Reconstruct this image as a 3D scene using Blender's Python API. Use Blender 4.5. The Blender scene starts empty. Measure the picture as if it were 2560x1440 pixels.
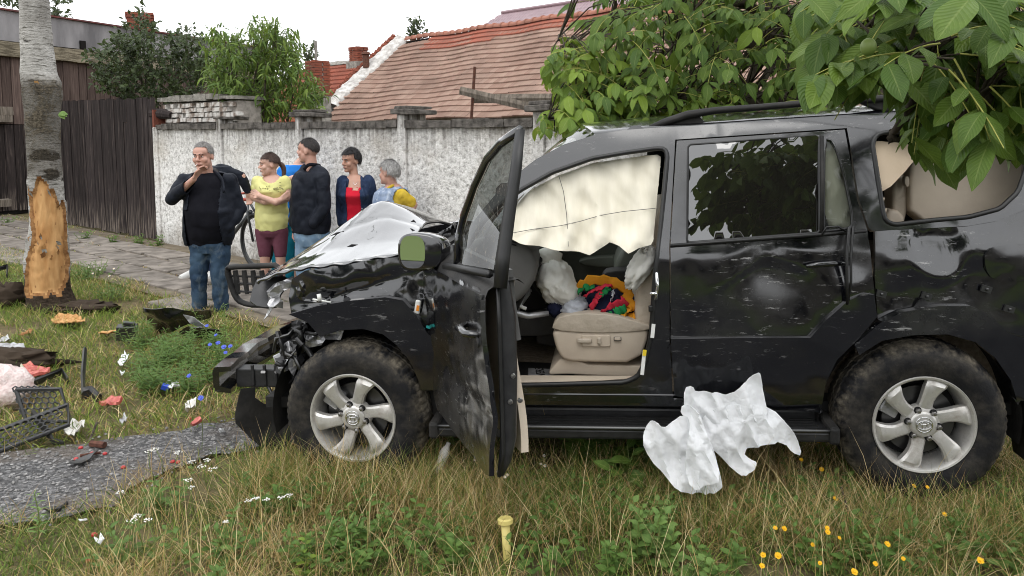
import bpy, bmesh, math, random
import numpy as np
from mathutils import Vector, Matrix, Euler, noise
from mathutils.geometry import delaunay_2d_cdt
R = math.radians
scene = bpy.context.scene
col = scene.collection
# ------------------------------------------------------------------ camera
CAM_H, PITCH, FPX, CX, CY = 1.80, R(5.0), 1920.0, 1280.0, 503.0
cam_d = bpy.data.cameras.new('camera'); cam = bpy.data.objects.new('camera', cam_d); col.objects.link(cam)
cam.location = (0, 0, CAM_H); cam.rotation_euler = (R(90) - PITCH, 0, 0)
cam_d.sensor_width = 36.0; cam_d.lens = 36.0 * FPX / 2560.0
cam_d.shift_y = -(720.0 - CY) / 2560.0
cam_d.clip_start = 0.05; cam_d.clip_end = 500.0
scene.camera = cam
# ------------------------------------------------------------------ world: bright overcast sky
SUN_EL, SUN_ROT = R(58), R(200)
world = bpy.data.worlds.new('World'); scene.world = world; world.use_nodes = True
wn, wl = world.node_tree.nodes, world.node_tree.links
bg = wn['Background']; sky = wn.new('ShaderNodeTexSky'); sky.sky_type = 'NISHITA'
sky.sun_disc = False; sky.sun_elevation = SUN_EL; sky.sun_rotation = SUN_ROT
sky.air_density = 1.0; sky.dust_density = 6.0; sky.ozone_density = 1.0
hs = wn.new('ShaderNodeHueSaturation'); hs.inputs['Saturation'].default_value = 0.25
mx = wn.new('ShaderNodeMix'); mx.data_type = 'RGBA'; mx.inputs[0].default_value = 0.80
mx.inputs[7].default_value = (16.6, 16.9, 17.3, 1)
wl.new(sky.outputs[0], hs.inputs['Color']); dk = wn.new('ShaderNodeMix'); dk.data_type = 'RGBA'; dk.blend_type = 'DARKEN'; dk.inputs[0].default_value = 1.0; dk.inputs[7].default_value = (17.5, 17.8, 18.2, 1)   # the cloud deck hides the sun's glow
wl.new(hs.outputs[0], dk.inputs[6]); wl.new(dk.outputs[2], mx.inputs[6]); wl.new(mx.outputs[2], bg.inputs['Color'])
bg.inputs['Strength'].default_value = 0.10
sun_d = bpy.data.lights.new('sun', 'SUN'); sun_d.energy = 0.7; sun_d.angle = R(35); sun_d.color = (1.0, 0.965, 0.92)
sun = bpy.data.objects.new('sun', sun_d); col.objects.link(sun)
# towards the sun (azimuth SUN_ROT clockwise from +Y)
sv = Vector((math.sin(SUN_ROT) * math.cos(SUN_EL), math.cos(SUN_ROT) * math.cos(SUN_EL), math.sin(SUN_EL)))
sun.rotation_euler = sv.to_track_quat('Z', 'Y').to_euler(); sun.location = (0, -5, 12)
vs = scene.view_settings
vs.view_transform = 'Standard'; vs.look = 'None'; vs.exposure = 0.42; vs.gamma = 1.0; vs.use_curve_mapping = False
scene.render.engine = 'CYCLES'
scene.cycles.use_denoising = True; scene.cycles.filter_width = 1.0
scene.cycles.max_bounces = 8; scene.cycles.transparent_max_bounces = 12
scene.cycles.caustics_reflective = False; scene.cycles.caustics_refractive = False
# ------------------------------------------------------------------ picture <-> place
SP, CP = math.sin(PITCH), math.cos(PITCH)
def ray(u, v):
    a, b = (u - CX) / FPX, (CY - v) / FPX
    return Vector((a, CP + b * SP, -SP + b * CP))
def at(u, v, Y):
    d = ray(u, v); t = Y / d.y
    return Vector((d.x * t, Y, CAM_H + d.z * t))
def gnd(u, v, z=0.0):
    d = ray(u, v); t = (z - CAM_H) / d.z
    return Vector((d.x * t, d.y * t, z))
def ground_z(x, y):
    return 0.0
# ------------------------------------------------------------------ objects
def tag(o, label=None, cat=None, group=None, kind=None):
    if label: o['label'] = label
    if cat: o['category'] = cat
    if group: o['group'] = group
    if kind: o['kind'] = kind
    return o
def empty(name, loc=(0, 0, 0), label=None, cat=None, group=None):
    o = bpy.data.objects.new(name, None); o.empty_display_size = 0.1; o.location = loc
    col.objects.link(o); return tag(o, label, cat, group)
def put(name, me, parent=None, local=False):
    """link a mesh as an object; a mesh in world coordinates is re-based on its parent (a moved, unrotated Empty)"""
    o = bpy.data.objects.new(name, me); col.objects.link(o)
    if parent is not None:
        o.parent = parent
        if not local:
            off = Vector((0, 0, 0)); p = parent
            while p is not None:
                off += Vector(p.location) + p.matrix_parent_inverse.translation; p = p.parent
            o.matrix_parent_inverse = Matrix.Translation(-off)
    return o
class MB:
    def __init__(s): s.v, s.f, s.m, s.uv = [], [], [], {}
    def add(s, vs_, fs, mi=0):
        b = len(s.v); s.v.extend([tuple(x) for x in vs_])
        for f in fs: s.f.append(tuple(b + i for i in f)); s.m.append(mi)
        return s
    def box(s, c, size, rot=None, mi=0, taper=None):
        hx, hy, hz = size[0] / 2, size[1] / 2, size[2] / 2
        pts = []
        for z in (-1, 1):
            k = taper if (taper and z > 0) else 1.0
            pts += [(-hx * k, -hy * k, z * hz), (hx * k, -hy * k, z * hz), (hx * k, hy * k, z * hz), (-hx * k, hy * k, z * hz)]
        M = rot if rot is not None else Matrix.Identity(3)
        if isinstance(rot, (tuple, list)): M = Euler(rot).to_matrix()
        c = Vector(c); pts = [M @ Vector(p) + c for p in pts]
        return s.add(pts, [(3, 2, 1, 0), (4, 5, 6, 7), (0, 1, 5, 4), (1, 2, 6, 5), (2, 3, 7, 6), (3, 0, 4, 7)], mi)
    def tube(s, path, rad, n=8, mi=0, caps=True, flat=1.0, up=None):
        path = [Vector(p) for p in path]
        if not hasattr(rad, '__len__'): rad = [rad] * len(path)
        rings, pv = [], None
        for i, p in enumerate(path):
            t = (path[min(i + 1, len(path) - 1)] - path[max(i - 1, 0)])
            if t.length < 1e-9: t = Vector((0, 0, 1))
            t.normalize()
            if pv is None:
                a = Vector(up) if up else (Vector((0, 0, 1)) if abs(t.z) < 0.9 else Vector((1, 0, 0)))
                n1 = (a - t * a.dot(t)).normalized()
            else:
                n1 = pv - t * pv.dot(t)
                n1 = n1.normalized() if n1.length > 1e-6 else t.orthogonal().normalized()
            pv = n1; n2 = t.cross(n1)
            rings.append([p + (n1 * math.cos(2 * math.pi * k / n) + n2 * math.sin(2 * math.pi * k / n) * flat) * rad[i] for k in range(n)])
        vs_ = [x for r in rings for x in r]; fs = []
        for i in range(len(rings) - 1):
            for k in range(n):
                fs.append((i * n + k, i * n + (k + 1) % n, (i + 1) * n + (k + 1) % n, (i + 1) * n + k))
        if caps:
            fs.append(tuple(reversed(range(n)))); fs.append(tuple((len(rings) - 1) * n + k for k in range(n)))
        return s.add(vs_, fs, mi)
    def lathe(s, prof, c=(0, 0, 0), axis='z', n=24, mi=0, a0=0, a1=2 * math.pi, M=None):
        """prof: list of (radius, height along axis)"""
        full = abs(a1 - a0 - 2 * math.pi) < 1e-6; nn = n if full else n + 1
        c = Vector(c); vs_ = []
        for r, h in prof:
            for k in range(nn):
                a = a0 + (a1 - a0) * k / n
                p = (r * math.cos(a), r * math.sin(a), h)
                if axis == 'y': p = (p[0], h, p[1])
                elif axis == 'x': p = (h, p[0], p[1])
                p = Vector(p)
                if M is not None: p = M @ p
                vs_.append(p + c)
        fs = []
        for i in range(len(prof) - 1):
            for k in range(nn if full else n):
                k2 = (k + 1) % nn
                fs.append((i * nn + k, i * nn + k2, (i + 1) * nn + k2, (i + 1) * nn + k))
        return s.add(vs_, fs, mi)
    def loft(s, rings, mi=0, closed=True, caps=True):
        n = len(rings[0]); vs_ = [p for r in rings for p in r]; fs = []
        for i in range(len(rings) - 1):
            for k in range(n if closed else n - 1):
                k2 = (k + 1) % n
                fs.append((i * n + k, i * n + k2, (i + 1) * n + k2, (i + 1) * n + k))
        if caps and closed:
            fs.append(tuple(reversed(range(n)))); fs.append(tuple((len(rings) - 1) * n + k for k in range(n)))
        return s.add(vs_, fs, mi)
    def prism(s, poly, dvec, mi=0):
        n = len(poly); d = Vector(dvec); a = [Vector(p) for p in poly]
        return s.add(a + [p + d for p in a], [tuple(reversed(range(n))), tuple(range(n, 2 * n))] + [(i, (i + 1) % n, n + (i + 1) % n, n + i) for i in range(n)], mi)
    def ball(s, c, r, n=12, m=8, M=None, mi=0):
        rx, ry, rz = r if hasattr(r, '__len__') else (r, r, r); c = Vector(c)
        vs_, fs = [], []
        def tr(p):
            p = Vector(p); p = M @ p if M is not None else p; return p + c
        vs_.append(tr((0, 0, -rz)))
        for j in range(1, m):
            t = -math.pi / 2 + math.pi * j / m
            for k in range(n):
                a = 2 * math.pi * k / n
                vs_.append(tr((rx * math.cos(t) * math.cos(a), ry * math.cos(t) * math.sin(a), rz * math.sin(t))))
        vs_.append(tr((0, 0, rz))); top = len(vs_) - 1
        for k in range(n):
            fs.append((0, 1 + (k + 1) % n, 1 + k)); fs.append((top, top - n + k, top - n + (k + 1) % n))
        for j in range(m - 2):
            for k in range(n):
                a, b = 1 + j * n + k, 1 + j * n + (k + 1) % n
                fs.append((a, b, b + n, a + n))
        return s.add(vs_, fs, mi)
    def mesh(s, name, mats, smooth=False, fix=True):
        me = bpy.data.meshes.new(name); me.from_pydata(s.v, [], s.f); me.update()
        for m in (mats if isinstance(mats, (list, tuple)) else [mats]): me.materials.append(M_(m))
        if any(s.m): me.polygons.foreach_set('material_index', s.m)
        if fix:
            b = bmesh.new(); b.from_mesh(me); bmesh.ops.recalc_face_normals(b, faces=b.faces); b.to_mesh(me); b.free()
        if smooth: me.polygons.foreach_set('use_smooth', [True] * len(me.polygons))
        return me
    def build(s, name, mats, parent=None, smooth=False, local=False, bevel=0, fix=True, auto=None):
        o = put(name, s.mesh(name, mats, smooth, fix), parent, local)
        if bevel:
            m = o.modifiers.new('bevel', 'BEVEL'); m.width = bevel; m.segments = 2; m.limit_method = 'ANGLE'; m.angle_limit = R(35)
        if auto is not None: sharp(o.data, auto)
        return o
def sharp(me, deg):
    """smooth shading with edges sharper than deg kept"""
    me.polygons.foreach_set('use_smooth', [True] * len(me.polygons))
    b = bmesh.new(); b.from_mesh(me)
    for e in b.edges:
        if len(e.link_faces) == 2 and e.calc_face_angle(0) > R(deg): e.smooth = False
    b.to_mesh(me); b.free()
def fbm(p, o=4):
    return noise.fractal(Vector(p), 1.0, 2.0, o)
# ------------------------------------------------------------------ materials
MATS = {}
def M_(m): return MATS[m] if isinstance(m, str) else m
def mat(name, rgb, rough=0.6, metal=0.0, coat=0.0, spec=None, coat_rough=0.03):
    m = bpy.data.materials.new(name); m.use_nodes = True
    b = m.node_tree.nodes['Principled BSDF']
    b.inputs['Base Color'].default_value = (*rgb, 1); b.inputs['Roughness'].default_value = rough; b.inputs['Metallic'].default_value = metal
    b.inputs['Coat Weight'].default_value = coat; b.inputs['Coat Roughness'].default_value = coat_rough
    b.inputs['Specular IOR Level'].default_value = spec if spec is not None else (0.12 if rough > 0.7 else 0.3 if rough > 0.5 else 0.5)
    MATS[name] = m; return m
class NT:
    """tiny node-tree writer on a material"""
    def __init__(s, m): s.t = m.node_tree; s.n = s.t.nodes; s.l = s.t.links; s.b = s.n['Principled BSDF']
    def new(s, typ, **kw):
        n = s.n.new(typ)
        for k, v in kw.items(): setattr(n, k, v)
        return n
    def link(s, a, b): s.l.new(a, b)
    def coord(s, kind='Object', scale=(1, 1, 1), rot=(0, 0, 0), loc=(0, 0, 0)):
        if kind == 'World': g = s.new('ShaderNodeNewGeometry').outputs['Position']
        else: g = s.new('ShaderNodeTexCoord').outputs[kind]
        mp = s.new('ShaderNodeMapping'); mp.inputs['Scale'].default_value = scale; mp.inputs['Rotation'].default_value = rot; mp.inputs['Location'].default_value = loc
        s.link(g, mp.inputs['Vector']); return mp.outputs[0]
    def noise(s, vec, scale=5.0, detail=4.0, rough=0.55, dist=0.0):
        n = s.new('ShaderNodeTexNoise'); n.inputs['Scale'].default_value = scale; n.inputs['Detail'].default_value = detail
        n.inputs['Roughness'].default_value = rough; n.inputs['Distortion'].default_value = dist
        if vec is not None: s.link(vec, n.inputs['Vector'])
        return n.outputs['Fac']
    def voro(s, vec, scale=5.0, feature='F1', out='Distance', rnd=1.0):
        n = s.new('ShaderNodeTexVoronoi', feature=feature); n.inputs['Scale'].default_value = scale; n.inputs['Randomness'].default_value = rnd
        if vec is not None: s.link(vec, n.inputs['Vector'])
        return n.outputs[out]
    def ramp(s, fac, stops, interp='LINEAR'):
        n = s.new('ShaderNodeValToRGB'); n.color_ramp.interpolation = interp; e = n.color_ramp.elements
        while len(e) < len(stops): e.new(0.5)
        for el, (p, c) in zip(e, stops):
            el.position = p; el.color = (*c, 1) if hasattr(c, '__len__') else (c, c, c, 1)
        s.link(fac, n.inputs['Fac']); return n.outputs['Color']
    def mix(s, fac, a, b, mode='MIX'):
        n = s.new('ShaderNodeMix', data_type='RGBA', blend_type=mode)
        for sock, v in ((n.inputs[0], fac), (n.inputs[6], a), (n.inputs[7], b)):
            if hasattr(v, 'is_linked') or hasattr(v, 'links'): s.link(v, sock)
            elif hasattr(v, '__len__'): sock.default_value = (*v, 1)
            else: sock.default_value = v
        return n.outputs[2]
    def math(s, op, a, b=None, clamp=False):
        n = s.new('ShaderNodeMath', operation=op, use_clamp=clamp)
        for i, v in enumerate((a, b)):
            if v is None: continue
            if hasattr(v, 'links'): s.link(v, n.inputs[i])
            else: n.inputs[i].default_value = v
        return n.outputs[0]
    def attr(s, name, out='Color'):
        return s.new('ShaderNodeAttribute', attribute_name=name).outputs[out]
    def objrand(s): return s.new('ShaderNodeObjectInfo').outputs['Random']
    def sep(s, vec, i):
        n = s.new('ShaderNodeSeparateXYZ'); s.link(vec, n.inputs[0]); return n.outputs[i]
    def bump(s, h, strength=0.3, dist=0.02, normal=None):
        n = s.new('ShaderNodeBump'); n.inputs['Strength'].default_value = strength; n.inputs['Distance'].default_value = dist
        s.link(h, n.inputs['Height'])
        if normal is not None: s.link(normal, n.inputs['Normal'])
        return n.outputs[0]
    def out(s, color=None, rough=None, normal=None, metal=None, coatn=False):
        for k, v in (('Base Color', color), ('Roughness', rough), ('Normal', normal), ('Metallic', metal)):
            if v is None: continue
            if hasattr(v, 'links'): s.link(v, s.b.inputs[k])
            else: s.b.inputs[k].default_value = v
        if coatn and normal is not None: s.link(normal, s.b.inputs['Coat Normal'])
def noisy(name, c1, c2, scale=6.0, rough=0.75, bump=0.2, bscale=None, kind='Object', stretch=(1, 1, 1), detail=5.0, metal=0.0, dist=0.01, coat=0.0, lo=0.35, hi=0.65, rnd=0.0):
    m = mat(name, c1, rough, metal, coat); t = NT(m); v = t.coord(kind, stretch)
    c = t.ramp(t.noise(v, scale, detail), [(lo, c1), (hi, c2)])
    if rnd:
        k = t.math('ADD', t.math('MULTIPLY', t.objrand(), rnd), 1 - rnd / 2)
        hsv = t.new('ShaderNodeHueSaturation'); t.link(k, hsv.inputs['Value']); t.link(c, hsv.inputs['Color']); c = hsv.outputs[0]
    n = t.bump(t.noise(v, bscale or scale * 4, 6.0), bump, dist) if bump else None
    t.out(c, None, n); return m
# ================================================================== surface materials
rng = random.Random(7)
def soil_mat():
    m = mat('soil', (0.16, 0.13, 0.09), 0.95); t = NT(m); v = t.coord('World')
    a = t.noise(v, 1.3, 6); b = t.noise(v, 22.0, 6, 0.65)
    c = t.ramp(a, [(0.35, (0.085, 0.085, 0.035)), (0.5, (0.13, 0.115, 0.05)), (0.66, (0.17, 0.125, 0.075))])
    c = t.mix(0.55, c, t.ramp(b, [(0.3, (0.03, 0.027, 0.015)), (0.7, (0.24, 0.19, 0.11))]))
    t.out(c, None, t.bump(b, 0.8, 0.03))
soil_mat()
def gravel_mat():
    m = mat('asphalt_gravel', (0.2, 0.2, 0.2), 0.9); t = NT(m); v = t.coord('World')
    st = t.voro(v, 120.0); st2 = t.voro(v, 60.0, out='Color'); n = t.noise(v, 2.2, 5)
    g = t.ramp(t.sep(st2, 0), [(0.0, (0.07, 0.07, 0.072)), (0.6, (0.17, 0.168, 0.168)), (0.93, (0.30, 0.295, 0.295)), (1.0, (0.55, 0.53, 0.51))])
    c = t.mix(t.ramp(n, [(0.45, 0.0), (0.68, 0.75)]), g, (0.20, 0.155, 0.115))
    c = t.mix(t.ramp(st, [(0.0, 0.0), (0.75, 0.5)]), c, (0.05, 0.048, 0.046))
    t.out(c, None, t.bump(t.math('SUBTRACT', 1.0, st), 0.9, 0.01))
gravel_mat()
def roughcast_mat():
    """white roughcast render: pebbly relief, grime running down from the coping, mud at the foot"""
    m = mat('roughcast', (0.6, 0.58, 0.55), 0.95); t = NT(m); v = t.coord('World'); z = t.sep(v, 2)
    n = t.noise(v, 19.0, 5, 0.65); big = t.noise(v, 1.7, 5, 0.6); pits = t.noise(v, 60.0, 3, 0.7)
    drip = t.noise(t.coord('World', (9.0, 9.0, 0.55)), 1.6, 6, 0.7)
    c = t.ramp(n, [(0.33, (0.36, 0.35, 0.33)), (0.46, (0.66, 0.645, 0.62)), (0.58, (0.82, 0.805, 0.78))])
    c = t.mix(t.ramp(big, [(0.5, 0.0), (0.72, 0.45)]), c, (0.50, 0.44, 0.36))
    high = t.ramp(z, [(0.0, 0.0), (0.74, 0.0), (0.95, 1.0)]); zz = t.math('MULTIPLY', z, 0.5)
    high = t.ramp(zz, [(0.72, 0.0), (0.90, 0.55), (0.955, 1.0)])
    c = t.mix(t.math('MULTIPLY', high, t.ramp(drip, [(0.36, 0.06), (0.60, 1.0)])), c, (0.10, 0.085, 0.07))
    low = t.ramp(zz, [(0.0, 1.0), (0.07, 0.55), (0.2, 0.0)])
    c = t.mix(t.math('MULTIPLY', low, t.ramp(big, [(0.3, 0.2), (0.6, 1.0)])), c, (0.17, 0.14, 0.10))
    t.out(c, None, t.bump(t.math('ADD', n, t.math('MULTIPLY', pits, 0.5)), 0.85, 0.03))
roughcast_mat()
noisy('concrete_old', (0.16, 0.15, 0.135), (0.33, 0.31, 0.28), 9.0, 0.95, 0.8, 45, dist=0.02)
noisy('concrete_dark', (0.055, 0.05, 0.045), (0.17, 0.155, 0.14), 11.0, 0.95, 0.9, 50, dist=0.02)
noisy('slab_stone', (0.13, 0.115, 0.10), (0.27, 0.24, 0.21), 5.0, 0.93, 0.6, 40, kind='World', rnd=0.35)
def wood_mat(name, c1, c2, c3, rnd=0.5):
    m = mat(name, c1, 0.9); t = NT(m); v = t.coord('World', (14.0, 14.0, 0.8)); big = t.noise(t.coord('World', (1, 1, 0.5)), 1.1, 4)
    g = t.noise(v, 2.4, 8, 0.65, 0.4)
    c = t.ramp(g, [(0.3, c1), (0.55, c2), (0.74, c3)])
    k = t.math('ADD', t.math('MULTIPLY', t.objrand(), rnd), 1 - rnd / 2)
    k = t.math('MULTIPLY', k, t.math('ADD', t.math('MULTIPLY', big, 0.9), 0.55))
    h = t.new('ShaderNodeHueSaturation'); t.link(k, h.inputs['Value']); t.link(c, h.inputs['Color'])
    c = h.outputs[0]
    z = t.sep(t.coord('World'), 2)
    wear = t.math('MULTIPLY', t.ramp(t.math('MULTIPLY', z, 0.5), [(0.02, 1.0), (0.30, 0.0)]), t.ramp(g, [(0.46, 0.0), (0.66, 1.0)]))
    c = t.mix(wear, c, (0.24, 0.20, 0.165))
    t.out(c, None, t.bump(g, 0.7, 0.012))
wood_mat('gate_wood', (0.015, 0.0125, 0.0125), (0.034, 0.027, 0.026), (0.11, 0.088, 0.078))
wood_mat('barn_wood', (0.055, 0.038, 0.034), (0.10, 0.072, 0.062), (0.17, 0.125, 0.105))
noisy('beam_wood', (0.10, 0.085, 0.06), (0.30, 0.26, 0.19), 3.0, 0.9, 0.8, 12, kind='World', stretch=(1, 1, 9), dist=0.03)
noisy('grey_plaster', (0.14, 0.135, 0.14), (0.28, 0.27, 0.275), 1.1, 0.9, 0.3, 14, kind='World', stretch=(2, 2, 0.6))
noisy('rust_edge', (0.16, 0.05, 0.045), (0.10, 0.05, 0.05), 5.0, 0.8, 0.2)
def brick_mat(name, c1, c2, white=0.0):
    m = mat(name, c1, 0.9); t = NT(m); v = t.coord('World')
    c = t.mix(t.objrand(), c1, c2); c = t.mix(t.math('MULTIPLY', t.noise(v, 18, 5), 0.5), c, (0.07, 0.045, 0.035))
    if white: c = t.mix(t.ramp(t.noise(v, 7, 5), [(0.42, white), (0.60, 0.0)]), c, (0.55, 0.53, 0.50))
    t.out(c, None, t.bump(t.noise(v, 40, 5), 0.6, 0.01))
brick_mat('brick_red', (0.30, 0.085, 0.05), (0.20, 0.065, 0.045))
brick_mat('brick_white', (0.30, 0.25, 0.21), (0.22, 0.17, 0.14), 1.0)
noisy('mortar', (0.22, 0.20, 0.18), (0.36, 0.33, 0.30), 14.0, 0.95, 0.6, kind='World')
noisy('plaster_white', (0.36, 0.34, 0.32), (0.62, 0.60, 0.57), 6.0, 0.95, 0.7, 26, kind='World', dist=0.03)
def tile_mat(name, c1, c2, dirt=0.35, streak=1.0):
    m = mat(name, c1, 0.85); t = NT(m); v = t.coord('World'); n = t.noise(v, 0.9, 5); f = t.noise(v, 9.0, 6)
    c = t.mix(t.attr('tint', 'Fac') if streak else t.objrand(), c1, c2)
    c = t.mix(t.math('MULTIPLY', t.ramp(n, [(0.42, 0.0), (0.7, 1.0)]), dirt), c, (0.115, 0.075, 0.06))
    c = t.mix(t.math('MULTIPLY', f, 0.35), c, (0.36, 0.25, 0.20))
    t.out(c, None, t.bump(f, 0.4, 0.02))
tile_mat('roof_tile', (0.35, 0.25, 0.20), (0.265, 0.172, 0.135), 0.6)
tile_mat('roof_tile_red', (0.40, 0.115, 0.07), (0.27, 0.085, 0.06), 0.25)
noisy('ridge_clay', (0.34, 0.15, 0.105), (0.24, 0.12, 0.09), 3.0, 0.85, 0.4, kind='World')
mat('dark_void', (0.012, 0.011, 0.010), 0.95)
noisy('gutter_paint', (0.16, 0.075, 0.07), (0.22, 0.11, 0.10), 2.0, 0.4, 0.05, kind='World')
noisy('metal_tile', (0.20, 0.135, 0.15), (0.25, 0.17, 0.185), 3.0, 0.45, 0.1, kind='World')
noisy('rust_iron', (0.07, 0.035, 0.028), (0.14, 0.065, 0.045), 30.0, 0.85, 0.4)
noisy('plank_weathered', (0.10, 0.085, 0.07), (0.24, 0.205, 0.17), 3.0, 0.9, 0.6, 12, stretch=(9, 9, 1.2), dist=0.02)
# ================================================================== ground, road, pavement
W_A = gnd(402, 606); W_E = Vector((1.215, -1.0, 0)).normalized(); W_N = Vector((W_E.y, -W_E.x, 0)); PANEL = 1.985
if W_N.y > 0: W_N = -W_N
def wall_pt(t, d=0.0, z=0.0):
    """t metres along the wall from its gate end, d metres out towards the street"""
    p = W_A + W_E * t + W_N * d; return Vector((p.x, p.y, z))
def sheet(name, pts, z, m):
    b = MB(); b.add([(p[0], p[1], z) for p in pts], [tuple(range(len(pts)))])
    o = b.build(name, m, fix=False); o.data.flip_normals() if o.data.polygons[0].normal.z < 0 else None
    return tag(o, kind='structure')
gb = MB()   # finely stepped near the camera, huge towards the horizon
xs = [-250, -60, -25] + [-16 + i * 0.4 for i in range(72)] + [20, 60, 250]
ys = [-60, -10, 0] + [1.5 + i * 0.4 for i in range(42)] + [24, 40, 100, 300]
def gz(x, y):
    if not (-15 < x < 12 and 1.5 < y < 17): return -0.02
    return -0.03 + 0.022 * noise.noise(Vector((x * 0.7, y * 0.7, 3.1)))
gb.add([(x, y, gz(x, y)) for y in ys for x in xs], [(j * len(xs) + i, j * len(xs) + i + 1, (j + 1) * len(xs) + i + 1, (j + 1) * len(xs) + i) for j in range(len(ys) - 1) for i in range(len(xs) - 1)])
tag(gb.build('ground', 'soil', smooth=True), kind='structure')
road_px = [(-900, 1180), (0, 1128), (120, 1122), (240, 1100), (400, 1086), (560, 1056), (700, 1030), (900, 1010), (1000, 1060), (880, 1110), (690, 1105), (520, 1140), (400, 1185), (330, 1215), (290, 1260), (180, 1290), (0, 1312), (-900, 1360)]
ROAD = [gnd(u, v) for u, v in road_px]
RQ = []
for i, a in enumerate(ROAD):   # ragged edge
    c = ROAD[(i + 1) % len(ROAD)]; m_ = max(1, int((c - a).length / 0.06))
    for k in range(m_): q = a.lerp(c, k / m_); RQ.append(q + Vector((0.05 * noise.noise(q * 5), 0.07 * noise.noise(q * 5 + Vector((9, 0, 0))) + 0.03 * noise.noise(q * 17), 0)))
ROAD = RQ
b = MB(); b.add([(p.x, p.y, 0.002) for p in ROAD], [tuple(range(len(ROAD)))])
o = b.build('road', 'asphalt_gravel', fix=False); o.data.flip_normals() if o.data.polygons[0].normal.z < 0 else None
tag(o, 'grey gravelly asphalt track at the wreck front', kind='structure')
b = MB(); b.add([(-60, 2.0, -0.002), (60, 2.1, -0.002), (60, -3.2, -0.002), (-60, -3.2, -0.002)], [(0, 1, 2, 3)])  # unseen street, added to neutralise what the car paint reflects
noisy('asphalt', (0.035, 0.035, 0.037), (0.06, 0.06, 0.062), 3, 0.9, 0.4, 80, kind='World')
o = b.build('road', 'asphalt'); o.data.flip_normals() if o.data.polygons[0].normal.z < 0 else None
tag(o, 'unseen asphalt street added behind the near verge for the paint to reflect', kind='structure')
# paving slabs between the wall and the verge
pav = tag(empty('pavement', wall_pt(0, 1.2)), kind='structure')
sl_mesh = []
for k in range(8):
    w, d = 0.70, 0.46
    b = MB(); n = 12; ring = []
    for i in range(n):
        a = 2 * math.pi * i / n; c, s_ = math.cos(a), math.sin(a)
        ex = 0.16
        px = (abs(c) ** ex) * (1 if c > 0 else -1) * w / 2 + rng.uniform(-0.022, 0.022)
        py = (abs(s_) ** ex) * (1 if s_ > 0 else -1) * d / 2 + rng.uniform(-0.018, 0.018)
        ring.append((px, py))
    b.loft([[(x, y, -0.03) for x, y in ring], [(x, y, 0.018) for x, y in ring], [(x * 0.975, y * 0.965, 0.026) for x, y in ring]])
    sl_mesh.append(b.mesh('paving_slab', 'slab_stone'))
ang = math.atan2(W_E.y, W_E.x)
for row in range(4):
    t = -9.0 + (row % 2) * 0.34
    while t < 6.5:
        d = 0.62 + row * 0.50
        if row == 3 and rng.random() < 0.62: t += 0.75; continue
        p = wall_pt(t, d)
        o = put('paving_slab', rng.choice(sl_mesh), pav, True)
        o.location = Vector((p.x, p.y, 0.004 + rng.uniform(-0.008, 0.010))) - pav.location
        o.rotation_euler = (rng.uniform(-.012, .012), rng.uniform(-.012, .012), ang + rng.uniform(-.03, .03) + (math.pi if rng.random() < .5 else 0))
        t += 0.735 + rng.uniform(0, 0.03)
b = MB(); b.add([wall_pt(-12, 0.0, 0.004), wall_pt(8.5, 0.0, 0.004), wall_pt(8.5, 2.1, 0.004), wall_pt(-12, 2.0, 0.004)], [(0, 1, 2, 3)])
noisy('path_dirt', (0.13, 0.105, 0.075), (0.20, 0.17, 0.125), 7.0, 0.95, 0.7, 30, kind='World', dist=0.02)
o = b.build('joint_bed', 'path_dirt', pav); o.data.flip_normals() if o.data.polygons[0].normal.z < 0 else None
# ================================================================== concrete wall
WALL_H = 1.87
cw = empty('concrete_wall', wall_pt(0), 'grimy white roughcast concrete wall with capped posts behind the bystanders', 'wall')
def wbox(b, t0, t1, d0, d1, z0, z1, mi=0, jit=0.0):
    ps = []
    for z in (z0, z1):
        for t, d in ((t0, d0), (t1, d0), (t1, d1), (t0, d1)):
            ps.append(wall_pt(t + rng.uniform(-jit, jit), d + rng.uniform(-jit, jit), z + rng.uniform(-jit, jit)))
    b.add(ps, [(3, 2, 1, 0), (4, 5, 6, 7), (0, 1, 5, 4), (1, 2, 6, 5), (2, 3, 7, 6), (3, 0, 4, 7)], mi)
NP = 5
for k in range(NP):
    t0, t1 = k * PANEL + 0.07, (k + 1) * PANEL - 0.07
    b = MB(); nx, nz = 44, 40; pts = []
    for j in range(nz + 1):
        for i in range(nx + 1):
            t, z = t0 + (t1 - t0) * i / nx, -0.05 + (WALL_H + 0.05) * j / nz
            p = wall_pt(t, 0, z); q = 0.012 * fbm((p.x * 3, p.y * 3, z * 3), 3) + 0.006 * noise.noise(Vector((p.x * 40, p.y * 40, z * 40)))
            pts.append(wall_pt(t, q, z))
    b.add(pts, [(j * (nx + 1) + i, j * (nx + 1) + i + 1, (j + 1) * (nx + 1) + i + 1, (j + 1) * (nx + 1) + i) for j in range(nz) for i in range(nx)])
    wbox(b, t0, t1, -0.10, -0.02, -0.05, WALL_H)
    b.build('wall_panel', 'roughcast', cw, smooth=False, fix=False)
    b = MB(); nseg = 10
    for i in range(nseg):   # uneven cast coping
        wbox(b, t0 + (t1 - t0) * i / nseg + 0.002, t0 + (t1 - t0) * (i + 1) / nseg, -0.15, 0.045 + rng.uniform(-.008, .008), WALL_H + 0.002 + rng.uniform(-.006, .006), WALL_H + 0.088 + rng.uniform(-.008, .008))
    b.build('coping', 'concrete_dark', cw)
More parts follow.
